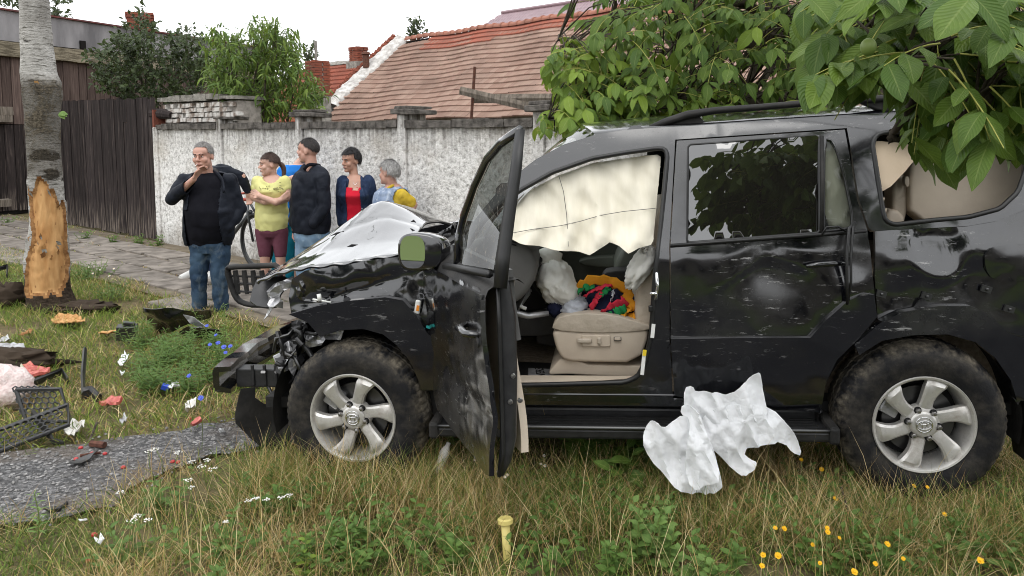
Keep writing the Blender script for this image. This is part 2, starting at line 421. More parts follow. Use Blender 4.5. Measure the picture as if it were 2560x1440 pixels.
for k in range(NP + 1):
    b = MB(); t = k * PANEL
    wbox(b, t - 0.068, t + 0.068, -0.30 if k else -0.12, 0.035, -0.05, 2.03 if k else WALL_H + 0.04, jit=0.004)
    ps = b.build('post', 'roughcast', cw, bevel=0.012)
    if k:
        b = MB(); jj = 0.008
        if k > 1:
            wbox(b, t - 0.15, t + 0.15, -0.40, 0.075, 2.025, 2.085, jit=jj); wbox(b, t - 0.115, t + 0.115, -0.36, 0.04, 2.083, 2.125, jit=jj)
        else: wbox(b, t - 0.13, t + 0.15, -0.40, 0.055, 2.02, 2.05, jit=0.01)
        b.build('cap', 'concrete_dark', ps, bevel=0.01)
# ================================================================== crumbling brick wall over the first panel
rb = empty('brick_wall', wall_pt(0.8, -0.35), 'crumbling whitewashed brick wall end topped with grey mortar beside the plank gate', 'wall')
b = MB(); wbox(b, -0.18, 2.1, -0.62, -0.22, 0, 2.30); b.build('core', 'mortar', rb)
bm_ = [MB() for _ in range(4)]
for i, bb in enumerate(bm_): bb.box((0, 0, 0), (0.215 if i < 2 else 0.105, 0.12, 0.062), taper=0.96)
bmesh_ = [bb.mesh('brick', 'brick_white') for bb in bm_]
bred = MB().box((0, 0, 0), (0.105, 0.12, 0.062), taper=0.96).mesh('brick', 'brick_red')
for row in range(4):
    z = 2.02 + row * 0.076; t = (0.05 if row < 2 else -0.10) + (row % 2) * 0.06
    while t < 2.12 - (0.12 if row == 3 else 0):
        hd = row in (1, 3); me = bmesh_[rng.choice((2, 3))] if hd else bmesh_[rng.choice((0, 1))]
        if row == 1 and 0.55 < t < 0.66: me = bred
        ln = 0.118 if hd else 0.228
        if rng.random() < 0.90:
            o = put('brick', me, rb, True); p = wall_pt(t + ln / 2, -0.20 + rng.uniform(-0.02, 0.012), z + rng.uniform(-.006, .006))
            o.location = p - rb.location; o.rotation_euler = (rng.uniform(-.05, .05), rng.uniform(-.05, .05), ang + rng.uniform(-.08, .08))
        t += ln
b = MB()
for i in range(12):
    t = -0.2 + i * 0.195; wbox(b, t, t + 0.196, -0.66, -0.125 + rng.uniform(-.03, .02), 2.325 + rng.uniform(-.012, .012) + 0.0, 2.392 + 0.03 * math.sin(i / 11 * math.pi) - (0.03 if i > 9 else 0) + rng.uniform(-.008, .008))
b.build('mortar_cap', 'concrete_old', rb)
b = MB(); b.tube([wall_pt(-0.30, -0.1, 2.14), wall_pt(0.05, -0.12, 2.13), wall_pt(0.26, -0.14, 2.10)], [0.09, 0.085, 0.055], 9); b.build('lintel_stub', 'gate_wood', rb)
# ================================================================== plank gate
gt = empty('plank_gate', wall_pt(-1.8), 'tall gate of near-black weathered upright planks left of the white wall', 'gate')
t = -0.13; i = 0
while t > -4.55:
    w = rng.uniform(0.105, 0.15); b = MB(); h = 2.40 + rng.uniform(-.02, .015) + 0.012 * (-t)
    foot = rng.uniform(0.0, 0.05); dz = rng.uniform(-.008, .008); lean = -0.03 * (1 if t < -1.5 else 0.4) * min(1, -t)
    n = 7; ring0 = []
    for j in range(n):
        z = foot + (h - foot) * j / (n - 1); k = lean * (z / h - 1) * -1
        wob = rng.uniform(-.004, .004)
        ring0.append([wall_pt(t - k + wob, -0.03 + dz, z), wall_pt(t - w + 0.008 - k + wob, -0.03 + dz, z), wall_pt(t - w + 0.008 - k + wob, -0.06 + dz, z), wall_pt(t - k + wob, -0.06 + dz, z)])
    if i == 8:   # a board pieced together high up
        b.loft(ring0[:6]); b.build('plank', 'gate_wood', gt)
        b = MB(); z0 = ring0[5][0].z + 0.006; b.loft([[Vector((p.x, p.y, z0)) + W_N * 0.012 for p in ring0[5]], [p + W_N * 0.012 for p in ring0[6]]])
    else: b.loft(ring0)
    b.build('plank', 'gate_wood', gt)
    t -= w; i += 1
for z in (0.55, 1.9):
    b = MB(); wbox(b, -4.5, -0.12, -0.16, -0.075, z - 0.06, z + 0.06); b.build('rail', 'gate_wood', gt)
b = MB(); wbox(b, -0.125, -0.075, -0.20, -0.0, 0, 2.2); b.build('gate_post', 'brick_red', gt)
# ================================================================== barn behind the gate
BA = Vector((-11.35, 16.9, 0)); BE = Vector((0.43, 1.0, 0)).normalized(); BN = Vector((BE.y, -BE.x, 0))
def barn(t, d=0.0, z=0.0):
    p = BA + BE * t + BN * d; return Vector((p.x, p.y, z))
def bbox(b, t0, t1, d0, d1, z0, z1, j=0.0, mi=0):
    ps = [barn(t + rng.uniform(-j, j), d, z + rng.uniform(-j, j)) for z in (z0, z1) for t, d in ((t0, d0), (t1, d0), (t1, d1), (t0, d1))]
    b.add(ps, [(3, 2, 1, 0), (4, 5, 6, 7), (0, 1, 5, 4), (1, 2, 6, 5), (2, 3, 7, 6), (3, 0, 4, 7)], mi)
br = empty('barn', barn(2), 'tall barn with brown plank front, timber beam and stained grey parapet behind the gate', 'barn')
b = MB(); bbox(b, -3.0, 9.0, -4.5, -0.07, 0, 3.6); b.build('wall', 'dark_void', br)
b = MB(); bbox(b, -3.0, 9.0, -0.35, -0.02, 3.86, 4.52)
b.build('parapet', 'grey_plaster', br)
b = MB(); bbox(b, -3.0, 9.0, -0.40, 0.05, 4.522, 4.56); b.build('parapet_edge', 'rust_edge', br)
b = MB()
for zz, th, dd in ((3.52, 0.16, 0.10), (3.685, 0.15, 0.05)):
    b = MB()
    for i in range(12): bbox(b, -3 + i, -2 + i, -0.1, dd + rng.uniform(-.015, .015), zz + rng.uniform(-.008, .008), zz + th + rng.uniform(-.01, .01))
    b.build('beam', 'beam_wood', br)
b = MB(); bbox(b, 2.18, 2.32, -0.015, 0.03, 3.87, 4.06); b.build('vent_slot', 'dark_void', br)
t = -2.0
while t < 7.0:
    w = rng.uniform(0.17, 0.25); b = MB(); bbox(b, t + 0.008, t + w - 0.006, -0.065, -0.03 + rng.uniform(-.01, .01), 2.02, 3.525, 0.004)
    b.build('plank', 'barn_wood', br)
    b = MB(); bbox(b, t + 0.008, t + w - 0.006, -0.065, -0.03 + rng.uniform(-.012, .012), 0.06 + rng.uniform(0, .05), 2.005, 0.004)
    b.build('plank', 'gate_wood', br); t += w
b = MB(); bbox(b, -1.5, 0.36, 0.0, 0.13, 2.22, 2.40, 0.015); bbox(b, -1.5, 0.34, 0.01, 0.14, 2.05, 2.215, 0.012); b.build('door_lintel', 'plank_weathered', br)
b = MB(); bbox(b, -1.5, 0.2, 0.02, 0.14, 0.20, 0.36, 0.012); b.build('door_brace', 'plank_weathered', br)
# brick stacks ------------------------------------------------------
brick_l = MB().box((0, 0, 0), (0.25, 0.125, 0.066), taper=0.97).mesh('brick', 'brick_red')
brick_s = MB().box((0, 0, 0), (0.125, 0.125, 0.066), taper=0.97).mesh('brick', 'brick_red')
def brick_stack(parent, base, w, d, rows, az, flare=2, first='core', waist=0.0):
    """a stack of real bricks round a mortar core; base: centre of the foot"""
    M = Matrix.Rotation(az, 3, 'Z'); H = rows * 0.078
    b = MB(); b.box((0, 0, H / 2 - 0.01), (w - 0.05, d - 0.05, H - 0.02)); b.v = [M @ Vector(p) + base for p in b.v]
    core = b.build('core', 'mortar', parent)
    for r in range(rows):
        z = 0.039 + r * 0.078; gx = 0.035 if rows - r <= flare else 0.0
        for sgn in (1, -1):
            for axis, L in ((0, w), (1, d)):
                n = max(1, round(L / 0.26)); off = 0.0 if r % 2 else 0.065
                step = L / n
                for i in range(n):
                    c = -L / 2 + step * (i + 0.5) + (off if i else 0) * 0.5
                    half = (L if axis == 0 else L) / 2
                    perp = (d if axis == 0 else w) / 2 - 0.055 + gx
                    p = Vector((c * (1 + gx), -sgn * perp, z)) if axis == 0 else Vector((sgn * perp, c * (1 + gx), z))
                    o = put('brick', brick_l, parent, True)
                    o.location = base + M @ p - Vector(parent.location) + Vector((0, 0, rng.uniform(-.003, .003)))
                    o.rotation_euler = (0, 0, az + (math.pi / 2 if axis else 0) + rng.uniform(-.03, .03))
                    o.scale = (step * 0.93 / 0.25, 1, 1)
bq = at(352, 100, 21.5)
bc = empty('brick_chimney', (bq.x, bq.y, 0), 'brick chimney poking up behind the dark leafy shrub', 'chimney')
b = MB(); b.box((bq.x, bq.y, 1.5), (0.62, 0.55, 3.0)); b.build('chimney_base', 'grey_plaster', bc)
brick_stack(bc, Vector((bq.x, bq.y, 3.0)), 0.62, 0.55, 27, 0.4)
# ================================================================== tiled house
H_E = Vector((1, -1, 0)).normalized(); H_N = Vector((1, 1, 0)).normalized()
HA = at(800, 300, 29.0); HA.z = 0
EAVE_Z, RIDGE_Z, RUN = 2.33, 5.60, 4.0; H_LEN = 23.0
SLOPE = Vector((H_N.x * RUN, H_N.y * RUN, RIDGE_Z - EAVE_Z)); SL = SLOPE.length; SLN = SLOPE.normalized()
NRM = H_E.cross(SLN).normalized()
if NRM.z < 0: NRM = -NRM
hs_ = empty('tiled_house', HA + H_E * 8, 'long low house with weathered pink clay tile roof behind the concrete wall', 'house')
def roof_pt(t, s, up=0.0):
    sag = -0.10 * math.sin(math.pi * min(max(s / SL, 0), 1)) * (0.6 + 0.4 * math.sin(t * 0.6)) + 0.03 * math.sin(t * 1.9 + s)
    left = -0.25 * max(0, 1 - t / 5.0) * max(0, 1 - s / 1.6)
    return HA + Vector((0, 0, EAVE_Z)) + H_E * t + SLN * s + NRM * (up + sag) + Vector((0, 0, left))
b = MB()
nt, ns_ = 30, 8
b.add([roof_pt(H_LEN * i / nt, SL * j / ns_, -0.05) for j in range(ns_ + 1) for i in range(nt + 1)], [(j * (nt + 1) + i, j * (nt + 1) + i + 1, (j + 1) * (nt + 1) + i + 1, (j + 1) * (nt + 1) + i) for j in range(ns_) for i in range(nt)])
roof = b.build('roof', 'dark_void', hs_)
# far slope and walls
b = MB(); far_e = HA + H_N * 8
b.add([HA + Vector((0, 0, RIDGE_Z - 0.03)) + H_N * 4, HA + H_E * H_LEN + H_N * 4 + Vector((0, 0, RIDGE_Z - 0.03)), far_e + H_E * H_LEN + Vector((0, 0, EAVE_Z)), far_e + Vector((0, 0, EAVE_Z))], [(0, 1, 2, 3)])
b.build('rear_slope', 'roof_tile', hs_)
b = MB()
for t0, t1 in ((0.05, H_LEN - 0.05),):
    q = [HA + H_N * 0.35 + H_E * t0, HA + H_N * 0.35 + H_E * t1, HA + H_N * 7.7 + H_E * t1, HA + H_N * 7.7 + H_E * t0]
    b.prism(q, (0, 0, EAVE_Z + 0.02))
b.build('wall', 'plaster_white', hs_)
# tiles: rows from the eave up, each tile a bent clay plate with two ribs
def tile_mesh(w, L, th=0.05):
    prof = [(-.5, 0.0), (-.44, .028), (-.36, .0), (-.05, .004), (0.02, .022), (0.10, .004), (0.40, 0.0), (0.47, .024), (0.5, .010)]
    vs_, fs = [], []
    for k, (yy, zz) in enumerate(((0, th), (L, 0.0))):
        for x, h in prof: vs_.append((x * w, yy, zz + h))
    n = len(prof)
    for x, h in prof: vs_.append((x * w, 0.0, h - 0.004))
    for i in range(n - 1):
        fs.append((i, i + 1, n + i + 1, n + i)); fs.append((i + 1, i, 2 * n + i, 2 * n + i + 1))
    return vs_, fs
TW, TE = 0.225, 0.295; NR = int(SL / TE)
tv, tf = tile_mesh(TW * 0.99, TE * 1.16)
tmeshes = []
for k in range(6):
    me = bpy.data.meshes.new('roof_tile'); me.from_pydata(tv, [], tf); me.materials.append(MATS['roof_tile'])
    a = me.attributes.new('tint', 'FLOAT', 'POINT'); a.data.foreach_set('value', [k / 5.0] * len(tv)); tmeshes.append(me)
tiles = []
for r in range(NR):
    n = int(H_LEN / TW)
    for i in range(n):
        t = (i + 0.5) * TW + rng.uniform(-.006, .006); s_ = r * TE + rng.uniform(-.012, .012) - 0.10
        p = roof_pt(t, s_)
        tiles.append((r, t, s_, p))
vis = []
for r, t, s_, p in tiles:   # picture column / row of the tile, to find those that show
    dx, dy, dz = p.x, p.y, p.z - CAM_H
    dep = dy * CP - dz * SP; u = CX + FPX * dx / dep; v = CY - FPX * (dy * SP + dz * CP) / dep
    vis.append((790 < u < 1560 and v < 312 and not (u > 1340 and v > 210), dep))
order = sorted([i for i in range(len(tiles)) if vis[i][0]], key=lambda i: vis[i][1])[:300]
chosen = set(order)
bz = NRM; bx = H_E; by = SLN
BR = Matrix((bx, by, bz)).transposed()
stv, stf, stt = [], [], []
HAL = Vector(hs_.location)
for i, (r, t, s_, p) in enumerate(tiles):
    tw = rng.uniform(-.012, .012)
    top_red = 0.15 if s_ > SL - 0.8 and t < 15 else 0.0
    if i in chosen:
        o = bpy.data.objects.new('roof_tile', rng.choice(tmeshes)); col.objects.link(o); o.parent = roof
        o.matrix_parent_inverse = Matrix.Translation(-HAL) @ Matrix.Identity(4)
        o.matrix_local = Matrix.Translation(p) @ (BR @ Matrix.Rotation(tw, 3, 'Z')).to_4x4()
    else:
        Mx = BR @ Matrix.Rotation(tw, 3, 'Z'); base = len(stv)
        stv.extend([tuple(Mx @ Vector(q) + p) for q in tv]); stf.extend([tuple(base + k for k in f) for f in tf]); stt.extend([rng.random()] * len(tv))
me = bpy.data.meshes.new('roof_tiles'); me.from_pydata(stv, [], stf); me.materials.append(MATS['roof_tile'])
a = me.attributes.new('tint', 'FLOAT', 'POINT'); a.data.foreach_set('value', stt)
o = put('roof_tiles', me, hs_); o['kind'] = 'stuff'
# brighter replaced courses under the ridge
b = MB()
rtv = []
for r in range(3):
    for i in range(8, 60):
        t = (i + 0.5) * TW * 1.05; s_ = SL - 0.33 - r * TE
        if r == 2 and not (t < 6): continue
        p = roof_pt(t, s_, 0.018); b.add([BR @ Vector(q) + p for q in tv], tf)
me = b.mesh('new_tiles', 'roof_tile_red'); a = me.attributes.new('tint', 'FLOAT', 'POINT'); a.data.foreach_set('value', [rng.random() for _ in range(len(b.v) // len(tv)) for _ in tv])
o = put('replaced_tiles', me, hs_); o['kind'] = 'stuff'
# ridge tiles: half barrels with a collar
t = 0.2; k = 0
while t < H_LEN - 0.3:
    b = MB(); L = 0.40; p0, p1 = roof_pt(t, SL, 0.02), roof_pt(t + L, SL, 0.02)
    ring = lambda p, r_: [p + (H_N * math.cos(a) * r_ * 1.15 + Vector((0, 0, 1)) * (math.sin(a) * r_)) for a in [math.pi * q / 8 - 0.2 * (1 - q / 4) for q in range(9)]]
    b.loft([ring(p0, .155), ring(p0.lerp(p1, .16), .155), ring(p0.lerp(p1, .17), .128), ring(p1, .118)], closed=False)
    b.build('ridge_tile', 'ridge_clay', hs_, smooth=False); t += L * 0.985; k += 1
# gutter
b = MB(); gp = [roof_pt(t, -0.16, -0.02) + Vector((0, 0, -0.04)) - H_N * 0.02 for t in np.linspace(5.2, H_LEN, 40)]
rings = [[p + (H_N * math.cos(a) + Vector((0, 0, 1)) * math.sin(a)) * r_ for r_, aa in ((.075, 1),) for a in [math.pi + math.pi * q / 8 for q in range(9)]] + [p + (H_N * math.cos(a) + Vector((0, 0, 1)) * math.sin(a)) * .066 for a in [2 * math.pi - math.pi * q / 8 for q in range(9)]] for p in gp]
b.loft(rings); b.build('gutter', 'gutter_paint', hs_, smooth=False)
for t in (6.5, 8.2, 10.4, 12.2, 14):
    p = roof_pt(t, -0.16, -0.02) + Vector((0, 0, -0.04)) - H_N * 0.02; b = MB()
    b.tube([p + (H_N * math.cos(a) + Vector((0, 0, 1)) * math.sin(a)) * .082 for a in [math.pi + math.pi * q / 8 for q in range(9)]], 0.016, 5); b.build('gutter_bracket', 'rust_iron', hs_)
b = MB(); b.prism([roof_pt(0.0, -0.1, -0.16), roof_pt(H_LEN, -0.1, -0.16), roof_pt(H_LEN, -0.1, -0.30), roof_pt(0.0, -0.1, -0.30)], H_N * 0.04); b.build('fascia', 'plank_weathered', hs_)
# parapet gable at the left verge: plastered slope with ragged bricks along its outer edge
b = MB(); n = 26; A_, B_ = [], []
for i in range(n + 1):
    s_ = 0.95 + (SL + 0.10 - 0.95) * i / n; j = rng.uniform(-.06, .06)
    A_.append([roof_pt(-0.62 + rng.uniform(-.03, .03), s_, -0.5), roof_pt(-0.60, s_, 0.22 + rng.uniform(-.03, .03)), roof_pt(-0.30, s_, 0.26 + rng.uniform(-.03, .03)), roof_pt(0.02 + j, s_, 0.10), roof_pt(0.10 + j, s_, -0.05)])
b.loft(A_, closed=False); b.build('gable_parapet', 'plaster_white', hs_)
for i in range(58):
    s_ = 1.0 + (SL + 0.12 - 1.0) * i / 58
    for row in range(2):
        if rng.random() < 0.12: continue
        p = roof_pt(-0.66 - rng.uniform(0, .05), s_ + row * 0.03, 0.05 + row * 0.13 + 0.05 * (i % 3 == 0)); o = put('brick', brick_s, hs_, True); o.location = p - HAL
        o.rotation_euler = (0, -0.6 + rng.uniform(-.1, .1), math.atan2(H_E.y, H_E.x) + rng.uniform(-.1, .1)); o.scale = (1.6, 1.2, 1.6)
p = roof_pt(-0.28, 3.1, 0.2); b = MB(); b.lathe([(0, 0), (.13, 0), (.13, .50), (.0, .50)], p, n=12); b.lathe([(.20, .52), (.16, .60), (0, .66)], p, n=12)
b.build('flue_pipe', 'rust_iron', hs_)
b = MB(); pp = [roof_pt(11.6, SL - 0.75, 0.07), roof_pt(12.0, SL - 0.75, 0.07), roof_pt(12.0, SL - 1.1, 0.07), roof_pt(11.6, SL - 1.1, 0.07)]
# ================================================================== neighbouring lower house to the left
nh = empty('red_roofed_house', HA - H_E * 3, 'small house with bright ribbed red tile roof left of the white gable', 'house')
NA = HA - H_E * 7.5; NZ0, NZ1, NRUN = 1.9, 4.98, 4.0
NSL = Vector((H_N.x * NRUN, H_N.y * NRUN, NZ1 - NZ0)); nL = NSL.length; nS = NSL.normalized(); nN = H_E.cross(nS).normalized()
if nN.z < 0: nN = -nN
def nroof(t, s_, up=0.0): return NA + Vector((0, 0, NZ0)) + H_E * t + nS * s_ + nN * up
b = MB(); b.add([nroof(0, -.2, -.06), nroof(6.85, -.2, -.06), nroof(6.85, nL, -.06), nroof(0, nL, -.06)], [(0, 1, 2, 3)])
b.add([NA + Vector((0, 0, NZ1 - .06)) + H_N * 4, NA + H_E * 6.85 + Vector((0, 0, NZ1 - .06)) + H_N * 4, NA + H_E * 6.85 + H_N * 8 + Vector((0, 0, NZ0)), NA + H_N * 8 + Vector((0, 0, NZ0))], [(0, 1, 2, 3)])
b.build('roof', 'roof_tile_red', nh)
b = MB(); b.prism([NA + H_N * .3, NA + H_E * 6.8 + H_N * .3, NA + H_E * 6.8 + H_N * 7.7, NA + H_N * 7.7], (0, 0, NZ0)); b.build('wall', 'plaster_white', nh)
NB = Matrix((H_E, nS, nN)).transposed(); tv2, tf2 = tile_mesh(0.25, 0.40, 0.05)
b = MB(); cnt = 0
for r in range(int(nL / 0.33)):
    for i in range(27):
        p = nroof((i + .5) * 0.252, r * 0.33 - .1); b.add([NB @ Vector((q[0], q[1], q[2] * 1.9)) + p for q in tv2], tf2)
me = b.mesh('roof_tiles', 'roof_tile_red', fix=False); a = me.attributes.new('tint', 'FLOAT', 'POINT'); a.data.foreach_set('value', [rng.random() for _ in range(len(b.v) // len(tv2)) for _ in tv2])
o = put('roof_tiles', me, nh); o['kind'] = 'stuff'
b = MB(); rr = [[nroof(t, nL, 0) + Vector((0, 0, -.08)) + H_N * -.28, nroof(t, nL, 0) + Vector((0, 0, .10 + .02 * math.sin(t * 3))) - H_N * .1, nroof(t, nL, 0) + Vector((0, 0, .10)) + H_N * .1, nroof(t, nL, 0) + Vector((0, 0, -.1)) + H_N * .28] for t in np.linspace(0, 6.85, 14)]
b.loft(rr, closed=False); b.build('ridge_mortar', 'concrete_old', nh)
cp = nroof(4.55, nL - 0.35, 0)
b = MB(); b.box(cp + Vector((0, 0, -0.1)), (0.85, 0.7, 0.5), rot=(0, 0, -.78)); b.build('chimney_foot', 'concrete_old', nh)
brick_stack(nh, cp + Vector((0, 0, 0.0)), 0.66, 0.5, 10, -math.pi / 4, 2)
pq = at(790, 150, 27.0)
b = MB(); b.box((pq.x, pq.y, pq.z + 0.1), (0.075, 0.075, 1.1)); 
po = b.build('post', 'concrete_old'); tag(po, 'thin grey upright post above the red roofed house', 'post')
bp = at(795, 240, 24.5)
pier = empty('brick_pier', (bp.x, bp.y, 0), 'stout red brick pier with grey rendered foot beside the peach tree', 'brick pier')
b = MB(); b.box((bp.x, bp.y, 1.5), (0.62, 0.55, 3.0), rot=(0, 0, -.78)); b.build('pier_foot', 'concrete_old', pier)
brick_stack(pier, Vector((bp.x, bp.y, 3.0)), 0.60, 0.52, 14, -math.pi / 4, 0)
# ================================================================== far house with pressed metal tiles
fr0, fr1 = at(1255, 33, 40.0), at(1620, -14, 34.0); fh = empty('metal_roofed_house', (fr0.x, fr0.y, 0), 'distant house with plum-brown pressed metal tile roof above the clay ridge', 'house')
FE = Vector((fr1.x - fr0.x, fr1.y - fr0.y, 0)).normalized(); FN = Vector((-FE.y, FE.x, 0))
if FN.y < 0: FN = -FN
fl = (fr1 - fr0).length + 8; RZ = fr0.z
b = MB(); nu, nv = 220, 60; pts = []; sl = 6.2; k = 0.62
for j in range(nv + 1):
    for i in range(nu + 1):
        s_ = sl * j / nv; t = -s_ * 0.42 * 0 + fl * i / nu
        t = t * (1 + 0) - (1 - 0) * 0
        tt = -0.62 * s_ + (fl + 0.62 * s_) * i / nu
        st = (s_ / 0.36) % 1.0; wv = 0.022 * math.sin(tt * 2 * math.pi / 0.20) + 0.035 * (st - 0.5)
        pts.append(fr0 + FE * tt - FN * (s_ * 0.78) + Vector((0, 0, -s_ * k + wv)))
b.add(pts, [(j * (nu + 1) + i, j * (nu + 1) + i + 1, (j + 1) * (nu + 1) + i + 1, (j + 1) * (nu + 1) + i) for j in range(nv) for i in range(nu)])
b.build('roof', 'metal_tile', fh)
b = MB(); b.tube([fr0 + Vector((0, 0, .03)), fr0 + FE * fl + Vector((0, 0, .03))], 0.09, 8); b.build('ridge_cap', 'metal_tile', fh)
b = MB(); q0 = fr0 - FN * 4.4 - FE * 3; q1 = fr0 + FE * fl - FN * 4.4; b.prism([(q0.x, q0.y, 0), (q1.x, q1.y, 0), (q1.x + FN.x * 8, q1.y + FN.y * 8, 0), (q0.x + FN.x * 8, q0.y + FN.y * 8, 0)], (0, 0, RZ - 3.9)); b.build('wall', 'plaster_white', fh)
# ================================================================== planks and iron rods over the wall
sc_ = wall_pt(4 * PANEL - 0.4, -0.6)
b = MB(); a0, a1 = at(1150, 226, 8.5), at(1300, 262, 8.2); a2 = a1 + (a1 - a0) * 0.5
dirv = (a2 - a0); b.tube([a0, a0 + dirv * 0.5, a2], 0.045, 4, flat=0.35, up=(0, 0, 1)); 
tag(b.build('plank', 'plank_weathered'), 'short weathered plank jutting out over the concrete wall', 'plank')
b = MB(); a0, a1 = at(1180, 247, 8.7), at(1420, 245, 8.3); b.tube([a0, a0.lerp(a1, .5), a1 + (a1 - a0) * .6], 0.05, 4, flat=0.5, up=(0, 0, 1)); tag(b.build('plank', 'plank_weathered'), 'long grey board lying level just above the wall post cap', 'plank')
b = MB(); a0 = at(1187, 167, 8.6); a1 = at(1178, 300, 8.6); b.tube([a0, a1, a1 + Vector((-.02, 0, -1.78))], 0.017, 7); tag(b.build('iron_rod', 'rust_iron'), 'rusty upright iron rod holding the planks above the wall', 'rod')
b = MB(); a0, a1 = at(1382, 216, 8.0), at(1460, 232, 7.7); b.tube([a0, a1, a1 + (a1 - a0) * 1.5], 0.018, 7); tag(b.build('iron_rod', 'rust_iron'), 'rusty rod poking out of the walnut leaves above the wall', 'rod')
# ================================================================== the wrecked off-roader
def paint_mat(name, dirt=0.22, scratch=0.3, ior=1.6, blur=0.085):
    m = mat(name, (0.0028, 0.0030, 0.0045), 0.4, 0.0, 1.0, 0.5, 0.02); t = NT(m); v = t.coord('Object')
    m.node_tree.nodes['Principled BSDF'].inputs['Coat IOR'].default_value = ior
    wav = t.noise(v, 3.2, 2, 0.4); fine = t.noise(v, 60, 3)
    sp = t.voro(v, 95.0); drops = t.ramp(sp, [(0.05, 1.0), (0.17, 0.0)])
    gate_ = t.ramp(t.noise(v, 5.0, 4), [(0.5, 0.0), (0.62, 1.0)])
    specks = t.math('MULTIPLY', t.ramp(t.voro(v, 48.0), [(0.03, 1.0), (0.13, 0.0)]), gate_)
    film = t.ramp(t.noise(v, 2.3, 7, 0.65), [(0.46, 0.0), (0.78, dirt)])
    scr = t.noise(t.coord('Object', (2.0, 2.0, 9.0), (0, 0.5, 0.3)), 5.0, 9, 0.75)
    scm = t.math('MULTIPLY', t.ramp(scr, [(0.59, 0.0), (0.66, 1.0)]), t.ramp(t.noise(v, 1.7, 3), [(0.44, 0.0), (0.58, min(1.0, scratch * 1.6))]))
    c = t.mix(film, (0.0028, 0.0030, 0.0045), (0.06, 0.057, 0.052))
    c = t.mix(t.math('MULTIPLY', specks, .32), c, (0.20, 0.185, 0.16)); c = t.mix(scm, c, (0.32, 0.315, 0.31))
    r = t.math('ADD', t.math('MULTIPLY', film, 0.9), 0.12, True)
    t.out(c, r)
    n1 = t.bump(wav, 0.05, 0.05); n2 = t.bump(drops, 0.25, 0.003, n1)
    t.link(n2, t.b.inputs['Coat Normal']); t.link(n1, t.b.inputs['Normal'])
    cr = t.math('ADD', t.math('MULTIPLY', film, 0.55), t.math('MULTIPLY', scm, 0.4), True); t.link(t.math('ADD', cr, blur), t.b.inputs['Coat Roughness'])
    t.link(t.math('SUBTRACT', 1.0, t.math('ADD', t.math('MULTIPLY', film, 0.8), scm, True)), t.b.inputs['Coat Weight'])
paint_mat('car_paint'); paint_mat('car_paint_scuffed', 0.42, 1.0)
noisy('black_plastic', (0.012, 0.012, 0.013), (0.022, 0.022, 0.023), 20, 0.42, 0.15, 80)
noisy('matt_plastic', (0.010, 0.010, 0.010), (0.028, 0.026, 0.024), 8, 0.65, 0.3, 40)
noisy('rubber_seal', (0.006, 0.006, 0.006), (0.012, 0.012, 0.012), 20, 0.45, 0.0)
def tyre_mat():
    m = mat('tyre_rubber', (0.02, 0.02, 0.02), 0.75); t = NT(m); v = t.coord('Object')
    sx = t.sep(v, 0); sz = t.sep(v, 2); rad = t.math('SQRT', t.math('ADD', t.math('MULTIPLY', sx, sx), t.math('MULTIPLY', sz, sz)))
    mud = t.math('MULTIPLY', t.ramp(t.noise(v, 9.0, 7, 0.65), [(0.42, 0.0), (0.6, 1.0)]), t.ramp(rad, [(0.335, 0.16), (0.372, 0.85)]))
    fine = t.noise(v, 45, 5)
    c = t.mix(mud, (0.014, 0.014, 0.015), t.ramp(fine, [(0.3, (0.07, 0.06, 0.045)), (0.7, (0.20, 0.175, 0.135))]))
    t.out(c, t.math('ADD', t.math('MULTIPLY', mud, 0.4), 0.5), t.bump(fine, 0.5, 0.006))
tyre_mat()
def alloy_mat():
    m = mat('alloy', (0.5, 0.49, 0.47), 0.32, 1.0); t = NT(m); v = t.coord('Object')
    d = t.ramp(t.noise(v, 11.0, 7, 0.65), [(0.50, 0.0), (0.74, 0.75)]); sp = t.ramp(t.voro(v, 85), [(0.05, 0.8), (0.16, 0.0)])
    d = t.math('MAXIMUM', d, t.math('MULTIPLY', sp, t.ramp(t.noise(v, 6, 3), [(0.5, 0.0), (0.6, 1.0)])))
    c = t.mix(d, (0.60, 0.585, 0.555), (0.20, 0.165, 0.125)); t.out(c, t.math('ADD', t.math('MULTIPLY', d, 0.4), 0.38), None, t.math('MULTIPLY', t.math('SUBTRACT', 1.0, d), 0.62))
alloy_mat()
mat('chrome', (0.75, 0.75, 0.76), 0.12, 1.0); mat('steel_dark', (0.10, 0.10, 0.10), 0.4, 1.0); mat('bolt_steel', (0.35, 0.34, 0.33), 0.3, 1.0)
noisy('torn_silver', (0.28, 0.28, 0.29), (0.55, 0.55, 0.56), 9, 0.35, 0.4, 18, metal=0.6, dist=0.02)
noisy('beige_trim', (0.52, 0.44, 0.35), (0.58, 0.50, 0.40), 7, 0.5, 0.08, 120)
noisy('beige_leather', (0.42, 0.36, 0.285), (0.52, 0.45, 0.365), 9, 0.45, 0.5, 30, dist=0.012)
noisy('beige_carpet', (0.22, 0.175, 0.13), (0.34, 0.28, 0.21), 40, 0.95, 0.5, 150)
noisy('dash_plastic', (0.09, 0.088, 0.085), (0.12, 0.118, 0.112), 5, 0.55, 0.15, 140)
noisy('green_grey_trim', (0.085, 0.093, 0.075), (0.11, 0.118, 0.096), 5, 0.5, 0.1, 100)
